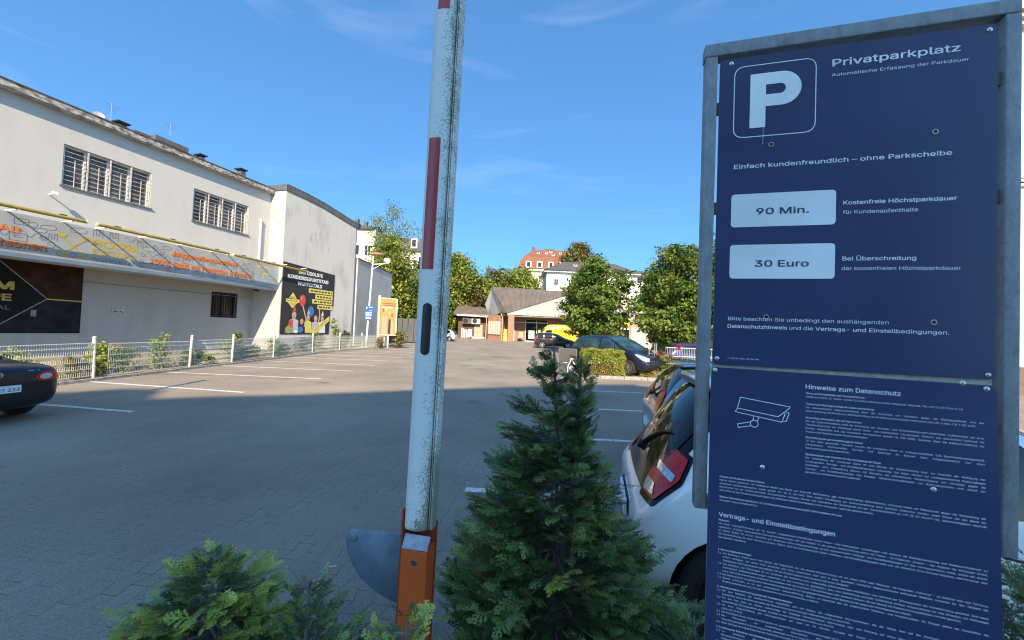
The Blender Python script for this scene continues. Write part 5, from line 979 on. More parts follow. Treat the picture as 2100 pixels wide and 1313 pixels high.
mb = MB(); mb.prism([(-27.6, 74.6, 16.303), (-27.6, 76.6, 19.2), (-27.6, 82.4, 19.2), (-27.6, 84.4, 16.303)], (11.2, 0, 0)); mb.build('roof', DKT, t)
mb = MB(); mb.box(-20.0, -18.8, 74.5, 76, 16.8, 18.7); o = mb.build('dormer', WHITEP, t); mb = MB(); mb.box(-19.8, -19.0, 74.44, 74.49, 17.1, 18.4); mb.build('pane', GLASS, o)
for x in (-24.5, -20.6, -18.0):
    for z in (10.4, 13.6): win(t, x, 75, z, .9, 1.6)
t = thing('teal_house', 'small teal-clad house with a tall flue behind the trees on the left', 'house', (-15.5, 63, 0))
mb = MB(); mb.prism([(-17.4, 62, 0), (-13.2, 62, 0), (-13.2, 62, 8.4), (-15.6, 62, 10.6), (-17.4, 62, 8.8)], (0, 6, 0)); mb.build('wall', mat('teal_boards', (.05, .15, .15), (.035, .11, .11), scale=3, rough=.6), t); mb = MB(); mb.tube([(-15.9, 61.8, 7), (-15.9, 61.8, 12.4)], .1, 8); mb.box(-16.3, -15.5, 61.7, 61.9, 12.2, 12.3); mb.build('flue', BLACK, t)
mb = MB(); mb.box(-15.2, -14.3, 61.93, 61.99, 7.2, 8.6); mb.build('window', GLASS, t)
t = thing('ochre_house', 'ochre house wall showing between block roof and bare-topped tree', 'house', (-23, 60, 0))
mb = MB(); mb.box(-30, -21.6, 60, 70, 0, 16.5); mb.build('wall', CREAM, t); mb = MB(); mb.prism([(-30.3, 59.6, 16.503), (-30.3, 62, 17.5), (-30.3, 70, 16.503)], (8.4, 0, 0)); mb.build('roof', DKT, t)
for z in (9.5, 12.5): win(t, -24.5, 60, z, .9, 1.5); win(t, -22.7, 60, z, .9, 1.5)
for x, h in ((-25.3, 18.4), (-23.9, 18.0)): mb = MB(); mb.box(x, x + .5, 61, 61.6, 16.6, h); mb.build('chimney', BRK, t)

# ------------------------------------------------------------------ trees
G1_ = [(.145, .205, .032), (.11, .17, .028), (.18, .23, .045), (.075, .125, .022)]      # maple green
G2_ = [(.22, .26, .035), (.17, .22, .03), (.12, .17, .026), (.25, .26, .05)]           # yellow green
G3_ = [(.12, .18, .03), (.09, .14, .026), (.16, .21, .035)]
broadleaf('round maple with dense dark leaf clumps in front of the yellow van and pale house', (6.95, 32, 0), 8.0, 3.15, G1_, 'maple_tree', 430, 46, .27, 1.6, nblob=13, r_tr=.11, group=None, spread=.27)
broadleaf('taller maple with a pointed top beside the sign frame on the right', (12.2, 29, 0), 8.4, 3.5, G1_, 'maple_tree', 520, 46, .26, 1.5, nblob=14, r_tr=.16, spread=.27)
broadleaf('tree crown seen through the gap between sign frame and blue panel', (15.2, 27.5, 0), 9.6, 2.4, G3_, 'maple_tree', 380, 24, .26, 2.0, nblob=10)
broadleaf('bright green bushy tree behind the grey annex and lamp mast', (-14.9, 47, 0), 12.4, 3.5, G2_, 'lime_tree', 600, 26, .36, .6, nblob=15, spread=.5)
broadleaf('darker green tree over the board fence beside the barrier boom', (-11.6, 50, 0), 8.6, 3.0, G3_, 'lime_tree', 420, 26, .36, .4, nblob=12, spread=.45)
broadleaf('thin airy tree with open crown standing highest on the left', (-19.0, 60, 0), 20.6, 4.1, [(.22, .27, .10), (.18, .23, .08)], 'poplar_tree', 170, 16, .30, 13.2, nblob=8, r_tr=.16, spread=.5)
broadleaf('broad dense tree just right of the barrier boom behind the shop wing', (-12.4, 83, 0), 17.4, 6.0, G2_, 'lime_tree', 950, 24, .62, 1.2, nblob=16, spread=.8, r_tr=.3)
broadleaf('rust-tinged smaller tree against the shop wing', (-7.6, 81, 0), 11.5, 2.6, [(.14, .095, .035), (.10, .10, .03), (.12, .08, .035)], 'rusty_tree', 260, 22, .5, .8, nblob=9, spread=.6)
broadleaf('low round tree filling the gap left of the supermarket gable', (-6.0, 88, 0), 13.6, 4.0, G2_, 'lime_tree', 460, 24, .6, .8, nblob=11, spread=.8)
broadleaf('wide yellow-green tree behind the supermarket ridge', (1.5, 95, 0), 17.0, 6.4, G2_, 'lime_tree', 850, 24, .66, 2, nblob=14, spread=.85, r_tr=.3)
broadleaf('brownish tree left of the wide yellow-green tree behind the ridge', (-4.6, 97, 2), 16.6, 3.6, [(.13, .11, .04), (.10, .12, .035)], 'rusty_tree', 380, 22, .62, 2, nblob=10, spread=.8)
broadleaf('golden-green tree rising behind the hipped house roof', (19.8, 118, 13), 28.6, 6.0, [(.15, .14, .035), (.12, .13, .03), (.17, .14, .05)], 'lime_tree', 640, 24, .8, 3, nblob=13, spread=1.0, r_tr=.3)
for x, y, h, lab in ((-7.6, 115, 20.9, 'pale grey-green spruce tip on the skyline, left one of two'), (-3.4, 116, 20.3, 'dark slim spruce tip on the skyline, right one of two')):
    t = thing('spruce_tree', lab, 'tree', (x, y, 8)); crown('crown', t, [(x, y, 8 + (h - 8) * f, 2.6 * (1 - f) + .15, 2.6 * (1 - f) + .15, .8) for f in (.1, .25, .4, .55, .7, .82, .92)] + [(x, y, h - .3, .12, .12, .5)], 150, 20, .5, [(.10, .14, .10), (.08, .11, .08)] if x < -5 else [(.05, .07, .04)], .5); limbs('trunk', t, (x, y, 8), (x, y, h), .2, [(x + .8, y, 12)])
broadleaf('big shady tree on the slope at the far left above the annex', (-16.5, 70, 0), 13.2, 4.5, G3_, 'lime_tree', 420, 22, .6, 1, nblob=11, spread=.8)
for i, (x, y, h, r) in enumerate(((-36, 100, 24, 8), (-24, 106, 22, 7), (48, 96, 22, 8), (60, 105, 24, 8), (36, 92, 17, 6))):
    broadleaf(['large tree on the hillside left of the thin airy tree', 'large tree on the hillside behind the broad dense tree', 'hillside tree hidden behind the parking sign on the far right', 'farthest hillside tree on the right, behind the sign', 'hillside tree between dark-roofed house and parking sign'][i], (x, y, 6), h, r, G2_ if i % 2 else G3_, 'lime_tree', 420, 20, .9, 2, nblob=11, spread=1.2, r_tr=.3)
# ------------------------------------------------------------------ plants in the left bed and on the island
def shrub(label, c, rx, ry, h, cols, n=60, per=14, size=.09, name='weed_shrub', stems=6, cat='shrub', group=None):
    x, y, z = c; t = thing(name, label, cat, c, 0, group)
    bl = [(x + rnd.uniform(-.4, .4) * rx, y + rnd.uniform(-.4, .4) * ry, z + h * f, rx * .55, ry * .55, h * .22) for f in (.2, .4, .55, .7, .86)]
    crown('foliage', t, bl, n, per, size, cols, .07, .3)
    mb = MB()
    for i in range(stems): b = bl[i % 5]; mb.tube([(x + rnd.uniform(-.05, .05), y, z), (b[0] + rnd.uniform(-.1, .1), b[1], b[2])], [.010, .004], 4)
    mb.build('stem', BARK, t); return t
GW = [(.16, .21, .04), (.12, .17, .03), (.08, .12, .025)]; GWY = [(.28, .32, .05), (.22, .28, .04)]
shrub('tall leafy bush behind the fourth fence post from the left with pale flower heads', (-11.75, 16.5, .05), .5, .6, 1.15, GW, 110)
shrub('knee-high weed at the foot of the fence between two leaning posts', (-11.8, 14.6, .05), .6, .6, .55, GW, 70)
shrub('yellow-green leafy weed beside the middle fence post', (-11.75, 19.4, .05), .35, .45, .9, GWY, 60)
shrub('dark low bush right of the yellow-green weed', (-11.9, 20.3, .05), .5, .6, .6, GW, 60)
shrub('bushy brambles behind the fence below the party banner', (-12.0, 24.4, .05), .6, .9, 1.1, GW, 110)
shrub('dense dark shrub near the far end of the fence', (-11.55, 27.0, .05), .65, .9, 1.2, [(.05, .075, .022), (.07, .09, .03)], 150)
shrub('tall pale yellow-green sunflower-like plant rising above the fence', (-11.75, 25.9, .05), .28, .28, 2.0, GWY, 60, size=.12, name='tall_weed')
shrub('bright yellow-green weed patch behind the second mesh panel', (-12.5, 12.4, .05), .7, .6, .8, GWY, 110, name='weed_patch')
shrub('straggly pale weed at the foot of the second mesh panel, left half', (-12.0, 11.2, .05), .5, .5, .5, [(.30, .28, .10), (.22, .25, .06)], 70, name='weed_patch')
shrub('low dark ivy mound between fourth and fifth fence post', (-11.8, 17.9, .05), .6, .7, .6, GW, 90, name='ivy_mound')
shrub('tangled olive bramble behind the sixth fence panel', (-12.1, 22.9, .05), .6, .8, .8, [(.20, .20, .06), (.13, .16, .04)], 90, name='bramble')
shrub('small weed behind the nearest fence panel on the left', (-12.1, 9.6, .05), .35, .35, .8, GWY, 40)
shrub('leafy weed left of the second mesh panel', (-12.3, 11.6, .05), .3, .4, .85, GWY, 40)
shrub('green climbing weed near the leaning third fence post', (-11.95, 13.2, .05), .35, .45, 1.05, GWY, 60)
shrub('ochre tufty weed by the nearest fence post', (-11.65, 10.4, .05), .22, .2, .6, [(.28, .18, .05), (.20, .17, .05)], 30)
shrub('sparse low weed below the barred ground-floor window', (-12.0, 17.6, .05), .4, .5, .4, [(.20, .17, .06), (.10, .12, .04)], 40)
shrub('trimmed yellow-flowering bush at the foot of the billboard', (-9.2, 31.8, .05), .8, .9, 1.25, [(.30, .26, .06), (.12, .12, .04)], 160, size=.10, name='flowering_bush')
shrub('tawny grass tuft at the end of the mesh fence', (-10.3, 30.2, .05), .5, .7, .8, [(.30, .25, .10), (.22, .20, .08)], 90)
n = 5200; yy = NR.uniform(3, 31, n); xx = -11.75 - NR.rand(n) ** 1.6 * 2.6
P = np.stack([xx, yy, .05 + NR.rand(n) * .12], 1); V, Fq = leaf_quads(P, unit(NR.normal(size=(n, 3)) + [0, 0, .4]), NR.uniform(.05, .14, n), .4)
tag(col_mesh('ground_weeds', V, Fq, pal([(.36, .31, .14), (.24, .25, .07), (.17, .21, .05), (.28, .22, .11)], n), LEAF, None), 'dry grass and low weeds covering the bed behind the mesh fence', 'weeds', kind='stuff')

def hedge(label, x0, x1, y0, y1, h, cols, n=9000, size=.055):
    t = thing('clipped_hedge', label, 'hedge', ((x0 + x1) / 2, (y0 + y1) / 2, .09)); c = np.array([(x0 + x1) / 2, (y0 + y1) / 2, .09 + h / 2]); s = np.array([(x1 - x0) / 2, (y1 - y0) / 2, h / 2])
    d = NR.uniform(-1, 1, (n, 3)); ax = NR.choice(3, n, p=[.2, .45, .35]); sg_ = NR.choice([-1, 1], n); d[np.arange(n), ax] = sg_ * NR.uniform(.78, 1.02, n)
    lump = 1 + .06 * np.sin(d[:, :1] * 7 + d[:, 2:] * 5) ; P = c + d * s * lump; nn = np.zeros((n, 3)); nn[np.arange(n), ax] = sg_
    V, Fq = leaf_quads(P, unit(nn + NR.normal(size=(n, 3)) * .7 + [0, 0, .3]), NR.uniform(.6, 1.3, n) * size, .6)
    col = pal(cols, n, .25); low = (P[:, 2] < .09 + h * .42) & (np.abs(d[:, 0] + .15) < .62) & (NR.rand(n) < .7); col[low] = pal([(.24, .13, .045), (.18, .12, .05)], low.sum(), .2)
    col_mesh('foliage', V, Fq, col, LEAF, t)
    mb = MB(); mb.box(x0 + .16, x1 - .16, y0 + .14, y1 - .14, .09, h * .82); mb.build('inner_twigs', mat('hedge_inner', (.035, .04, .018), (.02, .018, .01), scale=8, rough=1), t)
HG = [(.34, .36, .04), (.27, .31, .04), (.20, .25, .035), (.36, .33, .06)]
hedge('bright yellow-green clipped box hedge, taller one left of the dark car wheel', 3.05, 4.82, 16.35, 17.15, 1.08, HG, 13000)
hedge('small low clipped hedge right of the dark car wheel', 5.45, 6.2, 16.35, 17.0, .50, [(.30, .28, .06), (.24, .24, .05), (.32, .26, .08)], 4500)
# rose bush
t = thing('rose_bush', 'red-flowering rose bush in front of the white mesh fence on the right', 'shrub', (6.55, 16.5, .09))
crown('foliage', t, [(6.55, 16.5, .45, .38, .35, .35), (6.4, 16.5, .95, .22, .22, .3), (6.75, 16.5, .8, .22, .22, .25)], 110, 14, .06, GWY + GW, .07, .3)
mb = MB()
for i in range(7): mb.tube([(6.55, 16.5, .09), (6.55 + rnd.uniform(-.3, .3), 16.45, rnd.uniform(.8, 1.4))], [.012, .005], 4)
mb.build('stem', BARK, t)
rs = np.random.RandomState(4); RP = []
for i in range(9):
    c = np.array([6.18 + .9 * rs.rand(), 16.25 + .2 * rs.rand(), .75 + .7 * rs.rand()]); RP.append(c)
for c in RP:
    P = c + rs.normal(size=(22, 3)) * .045; V, Fq = leaf_quads(P, unit(rs.normal(size=(22, 3))), np.full(22, .08), .8)
    col_mesh('flower', V, Fq, np.clip(pal([(.45, .02, .03), (.50, .06, .03), (.40, .02, .06)], 22, .15), 0, .6), LEAF, t)
# white mesh fence behind the roses, bare sapling, steel gate post
t = thing('white_mesh_fence', 'white wire mesh fence with a square post behind the rose bush', 'fence', (8.4, 17.4, 0)); WW = mat('white_wire', (.62, .62, .60), rough=.45)
for x0, x1 in ((6.9, 9.02), (9.14, 11.6), (11.72, 14)):
    mb = MB(); k = int((x1 - x0) / .075)
    for j in range(k + 1): x = x0 + (x1 - x0) * j / k; mb.tube([(x, 17.4, .32), (x, 17.4, 1.36)], .006, 4, cap=False)
    for z in (.36, .62, .95, 1.33): mb.box(x0, x1, 17.388, 17.412, z - .012, z + .012)
    mb.build('mesh_panel', WW, t)
for x in (9.08, 11.66): mb = MB(); mb.box(x - .04, x + .04, 17.36, 17.44, 0, 1.42); mb.build('post', WW, t, bevel=.008)
t = thing('bare_sapling', 'bare pruned pinkish sapling in front of the white mesh fence', 'tree', (9.22, 17.1, 0)); mb = MB(); B_ = (9.22, 17.1, 1.55); mb.tube([(9.25, 17.1, 0), (9.22, 17.1, .8), B_], [.04, .035, .032], 7)
for e in ((9.0, 17.1, 2.0), (9.25, 17.05, 2.3), (9.5, 17.1, 2.05), (8.98, 17.1, 1.8)): mb.tube([B_, tuple(np.array(B_) * .5 + np.array(e) * .5 + np.array([(e[0] - 9.22) * .2, 0, -.03])), e], [.028, .02, .012], 6)
mb.build('trunk', mat('pink_bark', (.42, .28, .22), (.30, .2, .16), scale=12, rough=.8), t, smooth=True)
t = thing('gate_frame', 'narrow galvanised tube frame standing between dark car and roses', 'fence', (6.1, 16.75, 0)); mb = MB()
for x, h in ((5.93, 1.2), (6.16, 1.5), (6.24, 1.5)): mb.tube([(x, 16.75, 0), (x, 16.75, h)], .022, 8)
for z in (.35, .72, 1.05): mb.tube([(5.93, 16.75, z), (6.24, 16.75, z + .05)], .012, 6)
mb.build('tube', GALV, t)
# dark advertising stand with a bottle drawing
t = thing('advertising_stand', 'dark grey advertising stand with a white bottle drawing beside the tall hedge', 'advertising stand', (2.5, 16.3, 0))
mb = MB(); mb.box(2.02, 2.72, 16.25, 16.31, .12, 1.12); mb.build('panel', mat('anthracite_panel', (.060, .056, .054), (.042, .040, .038), scale=2, rough=.5), t)
mb = MB(); mb.box(1.99, 2.75, 16.24, 16.33, 1.123, 1.15); mb.box(1.985, 2.017, 16.24, 16.33, .0, 1.12); mb.box(2.723, 2.755, 16.24, 16.33, .0, 1.12); mb.box(1.95, 2.79, 16.15, 16.45, 0, .03); mb.build('frame', mat('stand_frame', (.14, .135, .13), rough=.5), t)
mb = MB(); pl = Plane((2.02, 16.25, .12), (1, 0, 0), (0, 0, 1), (0, -1, 0))
put_line(mb, pl, [(.49, .60), (.49, .52), (.46, .46), (.40, .36), (.37, .22), (.38, .04)], .028, .004); put_line(mb, pl, [(.58, .60), (.58, .52), (.61, .46), (.66, .36), (.68, .22), (.67, .04)], .028, .004)
put_poly(mb, pl, [(.44, .24), (.50, .30), (.56, .30), (.62, .25), (.60, .10), (.56, .16), (.52, .06), (.46, .12)], .003); put_rect(mb, pl, .485, .60, .585, .63, .003); put_line(mb, pl, [(.12, .42), (.34, .46)], .012, .003)
mb.build('print', SWHITE, t)

# ------------------------------------------------------------------ cars
P_WHITE = carpaint('white_car_paint', (.84, .85, .86)); P_SILV = carpaint('silver_blue_paint', (.22, .28, .34), metal=.5); P_NAVY = carpaint('midnight_blue_paint', (.006, .006, .016), .3, 0, .6); P_BLK = carpaint('black_paint', (.005, .005, .007), .35, 0, .35); P_BLK2 = carpaint('black_suv_paint', (.022, .020, .019)); P_RED = carpaint('red_paint', (.42, .025, .02)); P_YEL = carpaint('yellow_van_paint', (.80, .56, .02)); P_PUR = carpaint('violet_blue_paint', (.028, .02, .10)); P_WSIL = carpaint('pale_silver_paint', (.50, .51, .52)); SOFT = mat('soft_top_fabric', (.012, .012, .012), rough=.9, bump=.4, bscale=200)
AMB = mat('amber_lens', (.55, .10, .02), rough=.1, coat=1)
# white hatchback right behind the sign
tw, bv = car('white_hatchback', 'white small hatchback parked tail first behind the parking sign', (2.74, 2.83, 0), R(-12.5), 'small_hatch', P_WHITE, rim=mat('dark_alloy', (.06, .06, .065), rough=.4, metal=.6), spokes=5)
TWG = mat('tailgate_glass', (.008, .011, .015), rough=.04, ior=1.33)
REAR = ((-6, 0, 0), (0, -1, 0), (0, 0, 1), (1, 0, 0))
decal('tailgate_panel', tw, bv, rpoly([(-.56, .76), (.56, .76), (.63, .90), (.62, 1.14), (.57, 1.46), (-.57, 1.46), (-.62, 1.14), (-.63, .90)], .06), *REAR, .004, mat('gloss_black_panel', (.008, .008, .009), rough=.15, spec=.25), .05)
decal('rear_window', tw, bv, rpoly([(-.52, .90), (.52, .90), (.55, 1.14), (.52, 1.44), (-.52, 1.44), (-.55, 1.14)], .10), *REAR, .012, TWG, .04)
decal('plate_recess', tw, bv, rpoly([(-.30, .46), (.30, .46), (.30, .60), (-.30, .60)], .03), *REAR, .004, BLACK, .06)
def corner(nm, pts, off, m_, sd, r=.014):
    decal(nm, tw, bv, rpoly([(-.87 + (u + .87) * .95, .735 + (v - .735) * .86) if nm != 'bumper_reflector' else (u, v) for u, v in pts], r), (-4, sd * 4, 0), Vector((1, sd, 0)).normalized(), (0, 0, 1), (1, -sd, 0), off, m_, .03)
for sd in (-1, 1):
    corner('light_surround', [(-0.885, 0.735), (-0.655, 0.755), (-0.525, 0.935), (-0.525, 1.105), (-0.695, 1.155), (-0.835, 1.055), (-0.915, 0.875)], .004, mat('gloss_black_panel', (0, 0, 0)), sd)
    corner('tail_light', [(-0.855, 0.775), (-0.665, 0.790), (-0.555, 0.945), (-0.555, 1.085), (-0.695, 1.120), (-0.805, 1.025), (-0.875, 0.875)], .012, REDLENS, sd)
    corner('reversing_light', [(-0.800, 0.950), (-0.595, 0.920), (-0.590, 0.965), (-0.800, 1.005)], .0165, CLEARLENS, sd)
    corner('indicator', [(-0.850, 0.787), (-0.695, 0.803), (-0.745, 0.865), (-0.860, 0.865)], .0172, CLEARLENS, sd)
    corner('bumper_reflector', [(-.98, .30), (-.84, .30), (-.84, .36), (-.98, .36)], .006, REDLENS, sd)
mb = MB(); mb.prism([(-1.30, y, z) for y, z in ((-.56, 1.47), (.56, 1.47), (.54, 1.515), (-.54, 1.515))], (.30, 0, .025)); mb.build('spoiler', P_WHITE, tw, world=False, bevel=.015, smooth=True)
mb = MB(); mb.prism([(-1.34, y, 1.462) for y in (-.50,)] + [(-1.34, .50, 1.462), (-1.05, .54, 1.464), (-1.05, -.54, 1.464)], (0, 0, .012)); mb.build('spoiler_underside', BLACK, tw, world=False)
def on_rear(y, z, off=0): h, n_, _, _ = bv.ray_cast(Vector((-6, y, z)), Vector((1, 0, 0))); return h + n_ * off
mb = MB(); pts = [on_rear(.02 - .40 * i / 6, .93 + .20 * math.sin(i / 6 * 1.5), .026) for i in range(7)]; mb.tube(pts, [.012, .013, .012, .010, .009, .008, .006], 8); mb.lathe(on_rear(.02, .93), (-1, 0, .3), [(.035, 0), (.035, .05), (0, .055)], 12); mb.build('wiper', BLACK, tw, world=False, smooth=True)
decal('fuel_flap_seam', tw, bv, [(-1.22, .50), (-1.214, .50), (-1.42, .86), (-1.426, .86)], (0, -3, 0), (1, 0, 0), (0, 0, 1), (0, 1, 0), .003, BLACK, .06)
mb = MB(); mb.obox((-1.83, -.26, .47), (.02, 0, 0), (0, .52, 0), (0, 0, .11)); mb.build('number_plate', SWHITE, tw, world=False)
# silver-blue hatchback next to it
sb, bv2 = car('silver_hatchback', 'silver-blue hatchback beyond the white hatchback with a round red tail light', (3.96, 5.30, 0), R(-12), 'hatch', P_SILV, spokes=7, glass=TWG)
for sd in (-1, 1):
    decal('tail_light', sb, bv2, [(-.99 + .11 * math.cos(a * .393), .97 + .15 * math.sin(a * .393)) for a in range(16)], (-4, sd * 4, 0), Vector((1, sd, 0)).normalized(), (0, 0, 1), (1, -sd, 0), .012, REDLENS, .04)
mb = MB(); mb.prism([(-1.62, y, z) for y, z in ((-.56, 1.425), (.56, 1.425), (.54, 1.47), (-.54, 1.47))], (.3, 0, .02)); mb.build('spoiler', P_SILV, sb, world=False, bevel=.015, smooth=True)
mb = MB(); mb.tube([(-1.92, 0, 1.0), (-1.86, -.28, 1.12)], .015, 6); mb.lathe((-1.93, 0, 1.0), (-1, 0, 0), [(.03, -.02), (.03, .03), (0, .03)], 10); mb.build('wiper', BLACK, sb, world=False)
mb = MB(); mb.tube([(-1.1, .2, 1.48), (-1.28, .2, 1.66)], .012, 6); mb.build('aerial', BLACK, sb, world=False)
mb = MB(); mb.obox((-2.0, -.26, .50), (.02, 0, 0), (0, .52, 0), (0, 0, .11)); mb.build('number_plate', SWHITE, sb, world=False)
# black roadster on the left
rd_, bv3 = car('black_roadster', 'black soft-top roadster with oval tail lights parked at the left edge', (-9.89, 6.28, 0), R(174), 'roadster', P_BLK, spokes=5)
for f in [o for o in rd_.children if o.name.startswith('rear_window')]: pass
REAR = ((-6, 0, 0), (0, -1, 0), (0, 0, 1), (1, 0, 0))
mt = decal('soft_top', rd_, bv3, rpoly([(-1.16, -.60), (.36, -.50), (.36, .50), (-1.16, .60)], .12), (0, 0, 4), (1, 0, 0), (0, 1, 0), (0, 0, -1), .012, SOFT, .09)
for sd in (-1, 1):
    decal('light_bezel', rd_, bv3, [(sd * .60 + .165 * math.cos(a * .393), .735 + .078 * math.sin(a * .393) + sd * .012 * math.cos(a * .393)) for a in range(16)], *REAR, .006, REDLENS, .04)
    decal('tail_light', rd_, bv3, [(sd * .57 + .085 * math.cos(a * .393), .733 + .045 * math.sin(a * .393) + sd * .008 * math.cos(a * .393)) for a in range(16)], *REAR, .012, CLEARLENS, .03)
pl = Plane((-2.006, 0, .51), (0, -1, 0), (0, 0, 1), (-1, 0, 0)); mb = MB(); mb.prism([pl.p(u, v, -.03) for u, v in rpoly([(-.26, 0), (.26, 0), (.26, .115), (-.26, .115)], .012)], (-.034, 0, 0)); o = mb.build('number_plate', SWHITE, rd_, world=False)
mb = MB(); put_text(mb, pl, 'RT 233', -.02, .022, .072, .26, .012, .006, 0); put_rect(mb, pl, -.256, .004, -.215, .111, .005, 1); mb.build('lettering', [BLACK, PBLUE2], o, world=False)
pl = Plane(bv3.ray_cast(Vector((-6, 0, .80)), Vector((1, 0, 0)))[0] + Vector((-.006, 0, 0)), (0, -1, 0), Vector((.3, 0, 1)).normalized(), (-1, 0, .3)); mb = MB(); put_line(mb, pl, [(.05 * math.cos(a * .4), .035 * math.sin(a * .4)) for a in range(16)], .009, .003, 0, True); put_line(mb, pl, [(-.044, .01), (-.02, .0), (0, -.02), (.02, .0), (.044, .01)], .009, .004); mb.build('badge', CHROME, rd_, world=False)
pl = Plane(bv3.ray_cast(Vector((-6, -.42, .83)), Vector((1, 0, 0)))[0] + Vector((-.012, 0, 0)), (0.1, -1, 0), Vector((.35, 0, 1)).normalized(), (-1, 0, .35)); mb = MB(); put_text(mb, pl, 'MX-5', -.07, 0, .028, .15, .01, .004); mb.build('badge', CHROME, rd_, world=False)
# dark blue people carrier behind the hedge
hd = Vector((.55, -.835, 0)); pos = Vector((5.72, 17.08, .0)) - hd * 1.40
mv, bv4 = car('dark_blue_people_carrier', 'dark blue people carrier with chrome window line behind the clipped hedges', (pos.x, pos.y, .1), math.atan2(hd.y, hd.x), 'mpv', P_NAVY, spokes=10, glass=mat('teal_reflection_glass', (.030, .075, .085), (.012, .025, .03), scale=2.2, rough=.04))  # teal in the glass colour stands in for sky reflected and seen through
# far end of the lot
car('black_suv', 'black off-roader side-on in front of the yellow van', (4.78, 42.9, 0), R(-3), 'suv', P_BLK2, scale=1.05, spokes=5, rim=SILVER)
rc, bv5 = car('red_hatchback', 'red hatchback mostly hidden behind the black off-roader', (5.0, 45.6, 0), R(-6), 'hatch', P_RED, scale=1.0, spokes=6)
for sd in (-1, 1): decal('tail_light', rc, bv5, [(-.83 + .09 * math.cos(a * .393), .95 + .16 * math.sin(a * .393)) for a in range(16)], (-4, sd * 4, 0), Vector((1, sd, 0)).normalized(), (0, 0, 1), (1, -sd, 0), .01, REDLENS, .06)
vn, bv6 = car('yellow_van', 'tall yellow delivery van behind the black off-roader', (5.75, 49.0, 0), R(184), 'van', P_YEL, scale=1.0, spokes=6, cat='van')
pl_ = [(-2.0, 1.98), (-.1, 1.98)]
mb = MB(); u = -2.1
while u < -.2: wd = rd.uniform(.10, .26); mb.box(u, u + wd, .992, .996, 1.90, 2.03); u += wd + .05
mb.build('lettering', mat('faint_van_print', (.50, .36, .03), rough=.5), vn, world=False)
wc, bv7 = car('pale_silver_car', 'pale silver car with black tailgate just right of the barrier boom', (-9.55, 53.0, 0), R(176), 'hatch', P_WSIL, scale=1.08, spokes=8)
decal('tailgate_panel', wc, bv7, rpoly([(-.74, .80), (.74, .80), (.62, 1.44), (-.62, 1.44)], .05), *REAR, .008, mat('gloss_black_panel', (0, 0, 0)), .1)
car('violet_blue_car', 'violet-blue saloon behind the white mesh fence under the taller maple', (9.9, 20.4, 0), R(2), 'hatch', P_PUR, scale=1.02)
# ------------------------------------------------------------------ building on the right edge, building behind the viewer (it throws the big shadow)
CRM2 = mat('warm_cream_render', (.66, .58, .46), (.60, .52, .41), scale=.8, rough=.85); PLINTH = mat('brown_plinth', (.16, .10, .075), (.11, .07, .055), scale=5, rough=.8)
t = thing('cream_townhouse', 'cream stuccoed townhouse with moulded cornices at the right edge behind the sign', 'building', (26, 19, 0))
mb = MB(); mb.box(20.55, 36, 16, 30, 1.15, 15.3); mb.build('wall', CRM2, t)
mb = MB(); mb.box(20.5, 36.05, 15.93, 30, 0, 1.15); mb.build('plinth', PLINTH, t)
mb = MB()
for z, d, h in ((8.6, .12, .12), (8.75, .2, .10), (8.95, .10, .22), (15.3, .25, .2), (15.5, .40, .18), (15.7, .55, .25), (15.95, .4, .4)): mb.box(20.55 - d, 36 + d, 16 - d, 30 + d, z, z + h - .004)
mb.build('cornice', mat('cream_moulding', (.60, .53, .43), (.42, .36, .29), scale=3, rough=.8), t)
for x in (22.6, 25.4, 28.2, 31.0):
    for z in (2.4, 10.0): win(t, x, 16, z, 1.2, 2.3)
    win(t, x, 16, 5.6, 1.2, 2.0)
pts = [(-10.9, 8.75), (-10.0, 8.95), (-9.5, 9.6), (-9.0, 9.75), (-8.45, 9.65), (-8.15, 9.1), (-7.75, 8.65), (-6.9, 9.15), (-5.3, 9.78), (-2.1, 11.55), (2.3, 13.65), (4.6, 14.5)]
YB = -24.0; c_ = math.cos(SUN_EL); prof = []
for x, y in pts:
    L_ = (y - YB) / (c_ * math.cos(SUN_AZ)); prof.append((x - math.sin(SUN_AZ) * c_ * L_, L_ * math.sin(SUN_EL)))
t = thing('street_house', 'tall rendered street house behind the viewer that shades the entrance', 'building', (0, -28, 0))
mb = MB(); poly = [(12, 0), (12, prof[-1][1] - .3), (prof[-1][0], prof[-1][1] - .3)] + prof[::-1] + [(prof[0][0] - 5, prof[0][1] - .2), (prof[0][0] - 5, 0)]
mb.prism([(x, YB, z) for x, z in poly], (0, -9, 0)); mb.build('wall', plaster_mat('street_render', (.70, .67, .62), (.55, .52, .48), .4), t)
for i in range(6):
    for z in (1.2, 4.6, 8.0, 11.4, 14.8):
        x = -11.5 + i * 3.9; mb = MB(); mb.box(x, x + 1.3, YB - .05, YB + .03, z, z + 1.7); w = mb.build('window', GLASS, t); mb = MB(); mb.box(x - .1, x, YB, YB + .06, z - .1, z + 1.8); mb.box(x + 1.3, x + 1.4, YB, YB + .06, z - .1, z + 1.8); mb.box(x, x + 1.3, YB, YB + .06, z + 1.7, z + 1.8); mb.box(x, x + 1.3, YB, YB + .06, z - .1, z); mb.build('frame', WHITEP, w)
t = thing('lamp_post', 'slim lamp post left of the viewer whose thin shadow crosses a stall line', 'lamp post', (-8.08, 2.0, 0))
mb = MB(); mb.tube([(-8.08, 2.0, 0), (-8.08, 2.0, 6.5)], [.06, .05], 10); mb.build('mast', GALV, t, smooth=True)
mb = MB(); mb.box(-8.14, -8.02, 1.55, 2.05, 6.45, 6.52); mb.build('lamp_head', BLACK, t)

